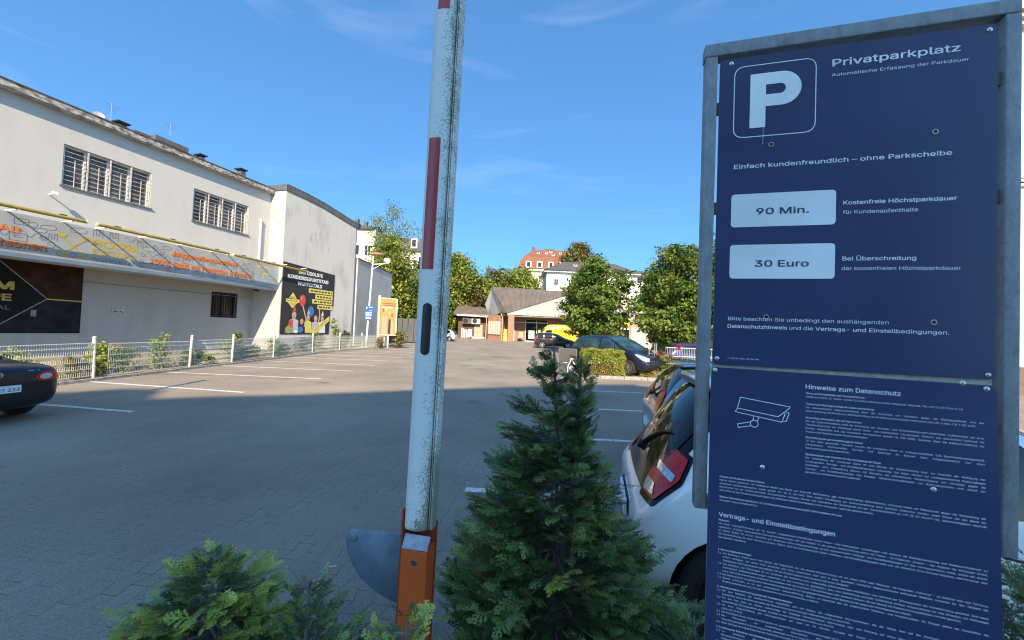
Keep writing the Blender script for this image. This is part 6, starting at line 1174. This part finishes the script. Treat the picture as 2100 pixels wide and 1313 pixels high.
# ------------------------------------------------------------------ barrier with its boom standing upright
br_ = thing('barrier', 'weathered white barrier boom with red stripes standing upright on an orange bracket', 'barrier', (-.31, 1.45, 0))
b0 = Vector((-.310, 1.45, 1.085)); bt = Vector((-.285 + .0, 1.45, 3.06)); bz = (bt - b0).normalized(); bx = Vector((1, -.20, 0)); bx = (bx - bz * bx.dot(bz)).normalized(); by = bz.cross(bx)   # by points away from the viewer
def boomprof(inset=0.0, n=16):
    P_ = [(.033 - inset * 0, .030)]
    P_ = []
    for i in range(n + 1): a = math.pi * (1 - i / n); P_.append((-.009 + (.042 + inset) * math.cos(a), -.004 - (.036 + inset) * math.sin(a) ** .8 if math.sin(a) > 0 else -.004))
    return P_
pf = boomprof() + [(.0345, .006), (.0385, .006), (.0385, -.008), (.0425, -.008), (.0425, .003), (.046, .003), (.046, -.010), (.0525, -.010), (.0525, .034), (-.051, .034)]
H_ = 3.6; mb = MB(); n = len(pf); V = []
lv = [(0.0, .80), (.004, .9), (.012, .97), (.022, 1.0), (H_, 1.0)]
for h, k in lv: V += [b0 + bz * h + bx * x * (1) + by * (y * k if y < 0 else y) for x, y in pf]
fs = [(i * n + j, i * n + (j + 1) % n, (i + 1) * n + (j + 1) % n, (i + 1) * n + j) for i in range(len(lv) - 1) for j in range(n)] + [tuple(range(n))[::-1], tuple(range((len(lv) - 1) * n, len(lv) * n))]
V = [tuple(v) for v in V]; mb.add(V, fs)
o = mb.build('boom', boom_mat(), br_, world=False); o.data.transform(Matrix.Translation(-b0)); o.location = b0 - Vector(br_.location)
bmx = bmesh.new(); bmx.from_mesh(o.data); bmesh.ops.recalc_face_normals(bmx, faces=bmx.faces); bmx.to_mesh(o.data); bmx.free()
for p in o.data.polygons: p.use_smooth = True
o.data.set_sharp_from_angle(angle=R(28))
RSTR = mat('faded_red_foil', (.40, .045, .05), (.30, .035, .04), scale=9, rough=.35)
def boomstrip(name, x0, x1, h0, h1, m_, off=.0012, arch=0):
    k = 8; rows = []; m = 10 if arch else 1
    hs = [h0 + (h1 - h0) * i / 40 for i in range(41)] if arch else [h0, h1]
    mb = MB(); V = []; w = (x1 - x0) / 2; xc = (x0 + x1) / 2
    for h in hs:
        dd = min(h - h0, h1 - h); ww = w if not arch or dd >= w else math.sqrt(max(1e-7, w * w - (w - dd) ** 2))
        for i in range(k + 1):
            x = xc - ww + 2 * ww * i / k; ca = max(-1, min(1, (x + .009) / .042)); sa = math.sqrt(1 - ca * ca); V.append(tuple(b0 + bz * h + bx * x + by * (-.004 - .036 * sa ** .8 - off)))
    mb.add(V, [(r * (k + 1) + i, r * (k + 1) + i + 1, (r + 1) * (k + 1) + i + 1, (r + 1) * (k + 1) + i) for r in range(len(hs) - 1) for i in range(k)])
    return mb.build(name, m_, br_, smooth=False)
boomstrip('red_stripe', -.033, .012, .945, 1.43, RSTR); boomstrip('red_stripe', -.028, .017, 1.915, 2.44, RSTR); boomstrip('red_stripe', -.033, .012, 2.95, 3.42, RSTR)
boomstrip('rubber_slot', -.018, .016, .632, .822, BLACK, .0016, 1)
ORNG = mat('orange_powder_coat', (.60, .108, .02), (.48, .082, .016), scale=7, rough=.42); ORED = mat('orange_red_paint', (.34, .055, .018), (.26, .045, .015), scale=7, rough=.45)
cx0 = b0 - bz * .015
mb = MB(); mb.obox(cx0 + bx * -.05 + by * -.035 - bz * .75, bx * .100, by * .075, bz * .70); mb.build('bracket', ORNG, br_, bevel=.003)
mb = MB(); mb.obox(cx0 + bx * -.058 + by * -.028 - bz * .75, bx * .007, by * .085, bz * .835); mb.obox(cx0 + bx * -.0505 + by * .042 - bz * .75, bx * .105, by * .006, bz * .78); mb.build('bracket_flange', ORED, br_, bevel=.0015)
mb = MB(); mb.prism([cx0 + bx * -.046 + by * -.0375 - bz * .049, cx0 + bx * .052 + by * -.0375 - bz * .047, cx0 + bx * .052 + by * -.012 - bz * .008, cx0 + bx * -.046 + by * -.012 - bz * .008], bz * .002 - by * .001); mb.build('worn_steel_edge', mat('bare_steel_scuffed', (.30, .33, .37), (.16, .18, .22), scale=30, rough=.45, metal=.6, detail=9), br_)
mb = MB(); q = cx0 + bx * .004 + by * -.0352 - bz * .092; mb.lathe(q, -by, [(.0115, 0), (.0115, .001), (.009, .003), (.0085, .001), (0, .0008)], 18); mb.build('bolt', mat('dark_bolt', (.16, .14, .13), rough=.35, metal=.7), br_, smooth=True)
mb = MB(); ct0 = b0 + by * .055 + bx * -.058
pts_ = [(.0, -.002), (-.150, -.016), (-.176, -.022), (-.187, -.036), (-.188, -.060), (-.182, -.100), (-.165, -.145), (-.140, -.185), (-.108, -.215), (-.072, -.237), (-.030, -.252), (.0, -.256)]
mb.prism([ct0 + bx * x * 1.44 + bz * (z * 1.06 - .062) for x, z in pts_], by * .012); mb.build('counterweight_plate', mat('zinc_plate', (.20, .27, .36), (.13, .185, .26), scale=16, rough=.45, metal=.55, detail=9), br_, bevel=.003, smooth=True)
mb = MB(); mb.lathe(ct0 + bx * -.236 + bz * -.112 - by * .0005, -by, [(.016, 0), (.016, .002), (.012, .0035), (0, .0035)], 22); mb.build('rivet', mat('zinc_plate', (0, 0, 0)), br_, smooth=True)
mb = MB(); mb.obox((-.43, 1.42, 0), (.24, 0, 0), (0, .26, 0), (0, 0, .42)); mb.build('cabinet', ORNG, br_, bevel=.012)

# ------------------------------------------------------------------ parking regulation sign
ps = thing('parking_sign', 'tall navy parking regulation sign of two panels in a galvanised steel frame', 'sign', (.85, 1.0, 0))
so_ = Vector((.5504, 1.065, 1.7494)); sa = Vector((.9627, -.2707, .0011)).normalized(); sv = Vector((-.0019, -.0025, 1)).normalized(); sn = -sa.cross(sv).normalized()
if sn.y > 0: sn = -sn
SP = Plane(so_, sa, sv, sn)
def sbox(mb, u0, u1, v0, v1, w0, w1, mi=0): mb.obox(SP.p(u0, v0, w0), sa * (u1 - u0), sv * (v1 - v0), sn * (w1 - w0), mi)
def tubebox(name, *a): mb = MB(); sbox(mb, *a); return mb.build(name, GALV, ps, bevel=.0035, smooth=True, seg=3)
tubebox('frame_post', -.0370, -.0066, -.391, .8515, -.034, .006); tubebox('frame_post', .6045, .634, -.40, .8575, -.034, .006)
mb = MB(); mb.prism([SP.p(-.040, .8517, .006), SP.p(.634, .8580, .006), SP.p(.634, .893, .006), SP.p(-.040, .8884, .006)], sn * -.040); mb.build('frame_top_rail', GALV, ps, bevel=.0035, smooth=True, seg=3)
mb = MB(); sbox(mb, -.0064, .6043, -.391, -.360, -.034, -.004); mb.build('frame_bottom_rail', GALV, ps, bevel=.003)
for v in (.695, .415, -.13):
    for ua, ub in ((-.0064, .015), (.585, .6043)): mb = MB(); sbox(mb, ua, ub, v, v + .032, -.020, -.006); mb.build('bracket', mat('rusty_steel', (.12, .09, .075), (.22, .13, .08), scale=40, rough=.8), ps, bevel=.002)
for u in (.12, .46): mb = MB(); mb.tube([SP.p(u, -1.78, -.065), SP.p(u, .80, -.065)], .024, 12); mb.build('support_post', GALV, ps, smooth=True)
EDGE = mat('pale_panel_edge', (.45, .42, .37), (.30, .28, .25), scale=60, rough=.6)
def panel(name, pl, w, h, v0):
    mb = MB(); ou = rpoly([(0, v0), (w, v0), (w, v0 + h), (0, v0 + h)], .014); n = len(ou)
    A = [pl.p(u, v, 0) for u, v in ou]; B = [pl.p(u, v, -.004) for u, v in ou]
    mb.add(A + B, [tuple(range(n))], 0); mb.add(A + B, [tuple(range(2 * n - 1, n - 1, -1))] + [((i + 1) % n, i, n + i, n + (i + 1) % n) for i in range(n)], 1)
    return mb.build(name, [PBLUE, EDGE], ps)
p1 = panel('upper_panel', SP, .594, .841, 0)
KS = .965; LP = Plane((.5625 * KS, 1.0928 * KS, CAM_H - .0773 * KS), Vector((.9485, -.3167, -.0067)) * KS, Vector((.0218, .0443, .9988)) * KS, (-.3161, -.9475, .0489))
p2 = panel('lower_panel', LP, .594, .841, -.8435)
mb = MB(); sbox(mb, .002, .592, -.030, .012, -.012, -.0055); mb.build('backing_strip', EDGE, ps)
mb = MB(); a = mb
put_text(mb, SP, 'Privatparkplatz', .2635, .7852, .0255, .2595, .022); put_text(mb, SP, 'Automatische Erfassung der Parkdauer', .2620, .7590, .0112, .2780)
bx_ = rpoly([(.0367, .6188), (.2275, .6188), (.2275, .8146), (.0367, .8146)], .027, 8); put_line(mb, SP, bx_, .0022, .001, 0, True)
# capital P, drawn as stem and bowl
u0_, v0_, v1_ = .0755, .6425, .790; st_ = .0375; bo = .0515
put_rect(mb, SP, u0_, v0_, u0_ + st_, v1_)
vc = v1_ - .0455; uc = .150; o_r, i_r = .0455, .0135
out = [(u0_ + st_ + .0001, v1_)] + [(uc + o_r * math.cos(R(90 - a_ * 10)), vc + o_r * math.sin(R(90 - a_ * 10))) for a_ in range(19)] + [(u0_ + st_ + .0001, vc - o_r)]
inn = [(u0_ + st_ + .0001, vc + i_r)] + [(uc - .004 + i_r * math.cos(R(90 - a_ * 10)), vc + i_r * math.sin(R(90 - a_ * 10))) for a_ in range(19)] + [(u0_ + st_ + .0001, vc - i_r)]
for i in range(20): put_poly(mb, SP, [out[i], inn[i], inn[i + 1], out[i + 1]])
put_line(mb, SP, [(.1085, .6425), (.1085, .598), (.106, .596)], .0008)
put_text(mb, SP, 'Einfach kundenfreundlich – ohne Parkscheibe', .0405, .5335, .0162, .4690, .016)
put_rect(mb, SP, .0361, .3735, .2765, .4632, .001, 0, .010); put_rect(mb, SP, .0357, .2341, .2765, .3254, .001, 0, .010)
put_text(mb, SP, '90 Min.', .0970, .4065, .0235, .1200, .018, .002, 1); put_text(mb, SP, '30 Euro', .0965, .2662, .0235, .1225, .018, .002, 1)
put_text(mb, SP, 'Kostenfreie Höchstparkdauer', .2923, .4235, .0142, .2275, .016); put_text(mb, SP, 'für Kundenaufenthalte', .2918, .3995, .0132, .1540)
put_text(mb, SP, 'Bei Überschreitung', .2924, .2805, .0142, .1505, .016); put_text(mb, SP, 'der kostenfreien Höchstparkdauer', .2910, .2560, .0132, .2380)
put_text(mb, SP, 'Bitte beachten Sie unbedingt den aushängenden', .0355, .1215, .0132, .3550)
put_text(mb, SP, 'Datenschutzhinweis', .0347, .1010, .0132, .1390, .016); put_text(mb, SP, 'und die', .1790, .1010, .0132, .0530); put_text(mb, SP, 'Vertrags- und Einstellbedingungen.', .2370, .1010, .0132, .2710, .016)
put_text(mb, SP, '2-30EUR-90m-AI-DE-WB', .0367, .0172, .0052, .0745)
mb.build('lettering', [SWHITE, PBLUE], p1)
mb = MB()
for u, v in ((.028, .8282), (.578, .828), (.0105, .0167), (.5808, .0100)): mb.lathe(SP.p(u, v, .0005), sn, [(.0058, 0), (.0058, .0008), (.004, .0022), (0, .0024)], 14)
mb.build('screw', SILVER, p1, smooth=True)
mb = MB()
for u, v in ((.1279, .5933), (.4766, .5923), (.1257, .1328), (.4785, .1299)): mb.lathe(SP.p(u, v, .0005), sn, [(.0065, 0), (.0065, .002), (.0042, .002)], 14); mb.lathe(SP.p(u, v, .0006), sn, [(.0042, 0), (0, 0)], 12, 1)
mb.build('rivet_hole', [SILVER, BLACK], p1)
# lower panel: small print
mb = MB()
put_text(mb, LP, 'Hinweise zum Datenschutz', .2218, -.0425, .0155, .1960, .016)
XL, XR = .2225, .5700
def para(u, v, w, lines, head=None, pitch=.0089, cap=.0060, indent=0.0):
    if head: put_text(mb, LP, head, u, v, cap, None, .020, .001, 0, 'l', 1); v -= pitch
    for i, l in enumerate(lines):
        last = i == len(lines) - 1
        vs_, fs_, a0, a1 = glyphs(l, 0, 1); nat = (a1 - a0) * cap / CAPH * 1.0
        if not last and ' ' in l:                      # justified: spread the words over the column
            ws = l.split(' '); wd = []
            for q in ws: g = glyphs(q, .003, 1); wd.append((g[3] - g[2]))
            k = cap / CAPH; room = (w - indent); gap_n = len(ws) - 1; mn = .18; sx = min(k, room / (sum(wd) + mn * gap_n)); gp_ = (room - sum(wd) * sx) / gap_n; x = u + indent
            for q, ww in zip(ws, wd): put_text(mb, LP, q, x, v, cap, ww * sx, .003, .001, 0, 'l', 1); x += ww * sx + gp_
        else: put_text(mb, LP, l, u + indent, v, cap, min(nat, w - indent), .003, .001, 0, 'l', 1)
        v -= pitch
    return v
para(XL, -.0560, .3175, ['ParkDepot GmbH, St.-Martin-Straße 72, 81541 München, Email: info@park-depot.de, Tel: +49 (0) 89 356477 60'], 'Name und Kontaktdaten des Verantwortlichen')
para(XL, -.0835, XR - XL, ['Die kamerabasierte Datenverarbeitung dient der Ermittlung von Verstößen gegen die Höchstparkdauer und der', 'Bewirtschaftung des Parkraums. Rechtsgrundlage ist die Wahrung berechtigter Interessen nach Art. 6 Abs. 1 lit. f. DS-GVO.'], 'Zwecke und Rechtsgrundlage der Datenverarbeitung')
para(XL, -.1185, XR - XL, ['Mit der Datenverarbeitung wird die Einhaltung der Vertrags- und Einstellbedingungen kontrolliert, insbesondere um einer', 'Zweckentfremdung der Parkfläche durch Dauer- und Falschparker vorzubeugen. Dadurch soll ausreichend Parkraum für', 'Kunden freigehalten und das Hausrecht durchgesetzt werden (§ 903 BGB). Daneben dient die Datenverarbeitung der', 'Analyse und Optimierung der Parkraumsituation.'], 'Berechtigte Interessen, die verfolgt werden')
para(XL, -.1685, XR - XL, ['Zu den oben genannten Zwecken werden die erhobenen Daten an Auftragsverarbeiter (z.B. Beschwerdemanagement),', 'Inkassobüros, Rechtsanwälte, Gerichte und Behörden im Rahmen ihres Aufgabenbereichs (vor allem', 'Kennzeichenauskunft) übermittelt.'], 'Übermittlung der personenbezogenen Daten')
para(XL, -.2115, XR - XL, ['Die Verarbeitung der erhobenen Daten ist zum Betrieb der Parkeinrichtung bzw. zur Kontrolle der Befolgung der', 'aushängenden Vertrags- und Einstellbedingungen notwendig. Die Daten werden bei vertragskonformen Parkvorgängen', 'unmittelbar nach Verarbeitung (binnen 48 Stunden), bei erforderlicher Nachverfolgung von Verstößen gegen die', 'Vertrags- und Einstellbedingungen und etwaiger Geltendmachung/Abwehr von Rechtsansprüchen nach Ablauf der', 'gesetzlichen Aufbewahrungsfrist gelöscht.'], 'Speicherdauer oder Kriterien für die Festlegung der Dauer')
YL = .0270; WF = .5430
para(YL, -.2985, WF, ['Nutzer haben gegenüber der ParkDepot GmbH das Recht auf Auskunft, Berichtigung, ggf. Vervollständigung, Einschränkung, Löschung sowie auf Widerspruch gegen die Verarbeitung der', 'erhobenen personenbezogenen Daten gemäß Art. 15 ff. DS-GVO. Eine erteilte Einwilligung zur Datenverarbeitung kann jederzeit widerrufen werden. Jeder Nutzer hat das Recht zur', 'Beschwerde bei der Aufsichtsbehörde. Diesbezügliche Anfragen können (mit Ausnahme der Beschwerde bei der Aufsichtsbehörde) an +49 (0) 89 356477 60, datenschutz@park-depot.de', 'oder direkt an den Datenschutzbeauftragten der ParkDepot GmbH (Kontaktdaten unter www.park-depot.de) gestellt werden.'], 'Hinweis auf die Rechte der Betroffenen')
para(YL, -.3515, WF, ['www.park-depot.de/datenschutz'], 'Weitere Informationen gemäß Art. 13, 14 Datenschutzgrundverordnung (DS-GVO) erhalten Sie unter')
put_text(mb, LP, 'Vertrags- und Einstellbedingungen', .0268, -.4015, .0155, .2590, .016)
para(YL, -.4125, WF, ['Um einer Zweckentfremdung der für Kunden vorgesehenen Parkflächen durch Dauer- und Falschparker vorzubeugen und dadurch die Parkflächennutzung und Kundenzufriedenheit zu', 'verbessern, erfolgen automatisierte Kennzeichenerfassungen. Mit der Einfahrt in die private Parkeinrichtung nimmt der Fahrer - im Folgenden „Nutzer“ - das Angebot der ParkDepot GmbH,', 'St.-Martin-Straße 72, 81541 München, auf Abschluss eines Nutzungsvertrags zu den nachstehenden Vertrags- und Einstellbedingungen an. Das Vertragsverhältnis endet, sobald der Nutzer', 'die Parkeinrichtung mit dem Fahrzeug verlässt. Sofern sich die Formulierungen dieser Vertrags- und Einstellbedingungen allein auf die männliche Form (Nutzer) beziehen, sind Personen aller', 'Geschlechter miterfasst.'], 'Präambel')
IN = .012
def num(v, n_): put_text(mb, LP, n_, YL, v, .0060, None, .003, .001, 0, 'l', 1)
para(YL, -.4885, WF, [], '1. Benutzungsbestimmungen')
num(-.4974, '1.1'); para(YL, -.4974, WF, ['Die ParkDepot GmbH räumt dem Nutzer die Möglichkeit ein, die private Parkeinrichtung z.B. mit einem PKW oder Motorrad - im Folgenden „Fahrzeug“ - zu befahren und sein Fahrzeug,', 'sofern verfügbar, auf einem nicht besetzten und nicht reservierten oder sich in einer gesondert markierten Halteverbotszone befindende Stellplatz kostenlos für den Zeitraum der', 'festgelegten Höchstparkdauer abzustellen. Mit der Einfahrt besteht kein Anspruch auf einen Stellplatz.'], None, indent=IN)
num(-.5241, '1.2'); para(YL, -.5241, WF, ['Das Abstellen von Fahrzeugen ist nur innerhalb der markierten bzw. anderweitig gekennzeichneten Parkflächen und während der Öffnungszeiten der Parkeinrichtung gestattet. Sind keine', 'ersichtlichen Stellplatzmarkierungen vorhanden, ist das Fahrzeug so abzustellen, dass eine Behinderung und/oder Gefährdung anderer ausgeschlossen ist. Das Einstellen von Fahrzeugen', 'ohne oder ohne erkennbares amtliches Kennzeichen oder mit undichten Treibstoffanlagen oder anderen Mängeln, die den Betrieb der Parkeinrichtung gefährden, ist nicht gestattet.'], None, indent=IN)
num(-.5508, '1.3'); para(YL, -.5508, WF, ['Die Nutzung eines ausgewiesenen Behindertenparkplatzes ist nur mit gültigem Nachweis unter Beachtung der geltenden Höchstparkdauer erlaubt.'], None, indent=IN)
num(-.5597, '1.4'); para(YL, -.5597, WF, ['Soweit vorhanden, so ist eine automatische Verkehrsführung, ebenso zu beachten wie die angebrachten Verkehrs- und Hinweisschilder. Im Übrigen gelten die Vorschriften der', 'Straßenverkehrsordnung. Auf der Parkeinrichtung ist im Schritttempo zu fahren.'], None, indent=IN)
para(YL, -.5835, WF, [], '2. Höchstparkdauer und Vertragsstrafe bei Zuwiderhandlungen')
v = -.5924
for n_, ls in (('2.1', ['Mit dem Befahren der Parkeinrichtung verpflichtet sich der Nutzer, die vorgegebene Höchstparkdauer, die der Nutzer dem auf der Parkfläche angebrachten Hinweisschild', 'entnehmen sowie die Öffnungszeiten der Parkeinrichtung und etwaige Halteverbotszonen zu beachten.']), ('2.2', ['Für den Fall, dass der Nutzer unberechtigt die zulässige Höchstparkdauer überschreitet oder sein Fahrzeug auf einem reservierten Stellplatz, in einer Halteverbotszone oder', 'außerhalb der Öffnungszeiten abstellt, schuldet er eine Vertragsstrafe in Höhe von 30 EUR.']), ('2.3', ['Ab einer Überschreitung der Höchstparkdauer um mehr als 24 Stunden schuldet der Nutzer pro angefangenem Tag bis zu einer maximalen', 'Höhe von 40 EUR.']), ('2.4', ['Die ParkDepot GmbH behält sich das Recht vor, zusätzlich etwaig erforderliche Auslagen im Zusammenhang mit der Zuwiderhandlung']), ('2.5', ['Bei Fahrzeugen mit ausländischen Kennzeichen wird aufgrund der erschwerten Identifizierung ein zusätzlicher', 'Verwaltungsaufwand in Rechnung gestellt, allerdings nur bis zu einer Höhe von maximal']), ('2.6', ['Nach Abfrage der Halterdaten bei den Behörden wird dem Nutzer die Vertragsstrafe'])):
    num(v, n_); v = para(YL, v, WF - (.06 if n_ > '2.2' else 0), ls + ([''] if len(ls) > 9 else []), None, indent=IN)
v -= .004; v = para(YL, v, WF, [], '3. Ermittlung der Parkdauer und Einhaltung der Vertragsbedingungen')
num(v, '3.1'); v = para(YL, v, WF, ['Zur Ermittlung der Parkdauer und Kontrolle der Einhaltung werden die amtlichen Kennzeichen der Fahrzeuge per', 'Kennzeichenerfassung bei Ein- und Ausfahrt erfasst und', 'Halteverbotszonen kontrolliert.'], None, indent=IN)
num(v, '3.2'); para(YL, v, WF, ['Anhand der Kennzeichen wird die Parkdauer ermittelt.'], None, indent=IN)
# camera pictogram
def uvl(x, y): return (.0601 + (x - 238) / (592 - 238) * (.1877 - .0601) , -.0786 - (y - 232) / (478 - 232) * .083 + (x - 272) / 320 * .0155)
for ln, cl in (([(272, 234), (592, 322), (590, 330), (520, 394), (512, 394), (254, 320)], True), ([(254, 320), (240, 348), (542, 438), (562, 372)], False), ([(568, 362), (586, 368), (570, 430), (552, 432)], False), ([(362, 390), (356, 424)], False), ([(394, 398), (386, 430)], False), ([(340, 432), (256, 446), (262, 474), (346, 462)], False)): put_line(mb, LP, [uvl(*p) for p in ln], .0017, .001, 0, cl)
c_u, c_v = uvl(366, 446); put_line(mb, LP, arc(c_u, c_v, .0092, n=22), .0017)
mb.build('lettering', SWHITE, p2)
mb = MB()
for u, v in ((.0085, -.0106), (.5762, -.0111), (.1266, -.2572), (.4777, -.2554), (.534, -.0015)): mb.lathe(LP.p(u, v, .0005), LP.n, [(.0058, 0), (.0058, .0008), (.004, .0022), (0, .0024)], 14)
mb.build('screw', SILVER, p2, smooth=True)

# ------------------------------------------------------------------ conifers in the planting bed
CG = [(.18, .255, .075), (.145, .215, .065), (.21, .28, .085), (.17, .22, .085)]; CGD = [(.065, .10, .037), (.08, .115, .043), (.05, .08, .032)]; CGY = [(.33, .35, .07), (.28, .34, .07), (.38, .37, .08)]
def conifer(label, base, prof, axis, nb, per, size, seed, cols=CG, tips=.06, trunks=(), name='conifer_shrub', cat='shrub', up=.55, spread=.42):
    """nb branches leave the stem (axis(h) -> x, y) up to the radius in prof (height, radius); flat sprays fan out along each"""
    global NR
    st_ = NR; NR = np.random.RandomState(seed); t = thing(name, label, cat, base)
    hs = np.array([p[0] for p in prof]); rs_ = np.array([p[1] for p in prof]); gr = np.linspace(hs[0], hs[-1], 300); w = np.interp(gr, hs, rs_) ** 1.2 + .045; cw = np.cumsum(w); cw /= cw[-1]
    hb = np.interp((np.arange(nb) + NR.rand(nb)) / nb, cw, gr); thb = np.arange(nb) * 2.399 + NR.uniform(-.5, .5, nb)
    Ps, Ds, Ns, Sz, Tp = [], [], [], [], []; mb = MB()
    for h, th in zip(hb, thb):
        rad = np.interp(h, hs, rs_) * NR.uniform(.72, 1.16); ca = np.array([*axis(h), h]); er = np.array([math.cos(th), math.sin(th), 0.]); u_ = up * NR.uniform(.5, 1.4) + .6 * max(0, 1 - rad / .15)
        d = unit(er + np.array([0, 0, u_])); L_ = max(.05, rad); tipp = ca + er * L_ + np.array([0, 0, 1.]) * L_ * (u_ - .45) * .55; side = np.cross(d, [0, 0, 1.]); side /= np.linalg.norm(side) + 1e-9; nrm = unit(np.cross(side, d) + er * .35)
        st = tipp - er * L_ - np.array([0, 0, 1.]) * L_ * u_ * .35; st[:2] = axis(max(.05, st[2])); st[2] = max(.05, st[2])
        if L_ > .07: mb.tube([Vector(st), Vector(st * .5 + tipp * .5 - np.array([0, 0, .10 * L_])), Vector(tipp)], [.006, .0045, .002], 5)
        k = max(6, int(per * (.35 + L_ / .45)))
        g = .22 + .78 * NR.rand(k) ** .8; k_ = k; sd = NR.uniform(-1, 1, k)
        c = st + (tipp - st) * g[:, None] + side * (sd * spread * L_ * (1.15 - .75 * g))[:, None] + NR.normal(size=(k, 3)) * .014 - np.array([0, 0, 1.]) * (.10 * L_ * np.sin(g * 3.1))[:, None]
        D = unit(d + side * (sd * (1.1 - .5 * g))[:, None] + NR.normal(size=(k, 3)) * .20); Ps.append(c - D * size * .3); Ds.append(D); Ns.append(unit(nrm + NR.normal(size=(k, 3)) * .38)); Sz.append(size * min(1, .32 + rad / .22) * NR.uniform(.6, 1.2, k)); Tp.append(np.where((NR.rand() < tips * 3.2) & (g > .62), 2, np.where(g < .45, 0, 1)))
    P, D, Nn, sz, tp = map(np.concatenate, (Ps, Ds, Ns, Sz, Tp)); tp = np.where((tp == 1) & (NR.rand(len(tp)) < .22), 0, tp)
    for nm, q, cc in (('foliage', 1, cols), ('inner_shade_foliage', 0, CGD), ('young_shoots', 2, CGY)):  # darker sprays near the stem paint in the crown's inner shade
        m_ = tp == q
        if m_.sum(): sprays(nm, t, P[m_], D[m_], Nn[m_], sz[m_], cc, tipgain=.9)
    for tr in trunks: mb.tube([Vector(p) for p in tr], [.015 - .010 * i / (len(tr) - 1) for i in range(len(tr))], 7)
    mb.build('trunk', mat('grey_conifer_bark', (.20, .18, .165), (.11, .10, .09), scale=40, rough=.9), t)
    NR = st_; return t
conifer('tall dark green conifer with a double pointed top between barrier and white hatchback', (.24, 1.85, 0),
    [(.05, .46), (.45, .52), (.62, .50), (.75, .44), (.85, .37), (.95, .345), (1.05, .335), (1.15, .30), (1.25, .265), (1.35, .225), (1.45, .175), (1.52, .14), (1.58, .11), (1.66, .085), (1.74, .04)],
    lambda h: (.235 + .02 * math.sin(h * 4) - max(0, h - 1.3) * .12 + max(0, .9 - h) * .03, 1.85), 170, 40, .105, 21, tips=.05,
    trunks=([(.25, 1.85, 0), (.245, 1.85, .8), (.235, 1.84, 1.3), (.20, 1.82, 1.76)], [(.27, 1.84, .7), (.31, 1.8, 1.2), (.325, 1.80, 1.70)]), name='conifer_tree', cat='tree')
conifer('slim second leader shoot standing beside the pointed top of the tall conifer', (.32, 1.80, 0), [(1.2, .07), (1.4, .085), (1.55, .075), (1.66, .05), (1.71, .03)], lambda h: (.325, 1.80), 44, 16, .10, 5, tips=0.0, trunks=([(.31, 1.8, .05), (.325, 1.8, 1.66)],), up=.9)
conifer('rounded low conifer bush with yellowish young tips left of the barrier', (-1.2, 1.62, 0), [(.05, .28), (.4, .32), (.55, .31), (.65, .26), (.75, .19), (.82, .12), (.88, .04)], lambda h: (-1.19 + .04 * max(0, h - .5), 1.62), 110, 32, .095, 31, tips=.22, trunks=([(-1.2, 1.62, 0), (-1.2, 1.62, .75)],))
conifer('small upright conifer sprig between the rounded bush and the barrier plate', (-.77, 1.60, 0), [(.05, .20), (.45, .22), (.56, .17), (.66, .11), (.75, .10), (.80, .05)], lambda h: (-.79 + .05 * max(0, h - .4), 1.6), 40, 26, .085, 41, tips=.1, trunks=([(-.79, 1.6, 0), (-.77, 1.6, .78)],), up=.9)
conifer('light green conifer growing in front of the orange barrier bracket', (-.29, 1.22, 0), [(.05, .15), (.6, .17), (.76, .14), (.87, .09), (.96, .03)], lambda h: (-.295, 1.22), 40, 26, .09, 51, cols=[(.19, .25, .07), (.16, .22, .06), (.22, .27, .07)], tips=.16, trunks=([(-.29, 1.22, 0), (-.285, 1.22, .92)],), up=.8)
conifer('dark conifer at the foot of the white hatchback right of the tall conifer', (.80, 1.62, 0), [(.05, .24), (.45, .24), (.58, .16), (.68, .08), (.76, .02)], lambda h: (.78, 1.60), 40, 26, .085, 61, tips=.03, trunks=([(.78, 1.6, 0), (.78, 1.6, .7)],), up=.8)
conifer('dark conifer bush right of the parking sign at the photo edge', (1.95, 1.45, 0), [(.05, .34), (.6, .34), (.85, .28), (1.0, .20), (1.12, .06)], lambda h: (1.95, 1.45), 50, 30, .095, 71, tips=.04, trunks=([(1.95, 1.45, 0), (1.95, 1.45, 1.05)],), up=.7)

t = thing('cigarette_butt', 'tiny white cigarette butt lying on the shaded paving left of the barrier plate', 'litter', (-1.26, 2.96, 0))
mb = MB(); mb.tube([(-1.285, 2.95, .006), (-1.24, 2.97, .006)], .0042, 8); mb.build('butt', WHITEP, t)
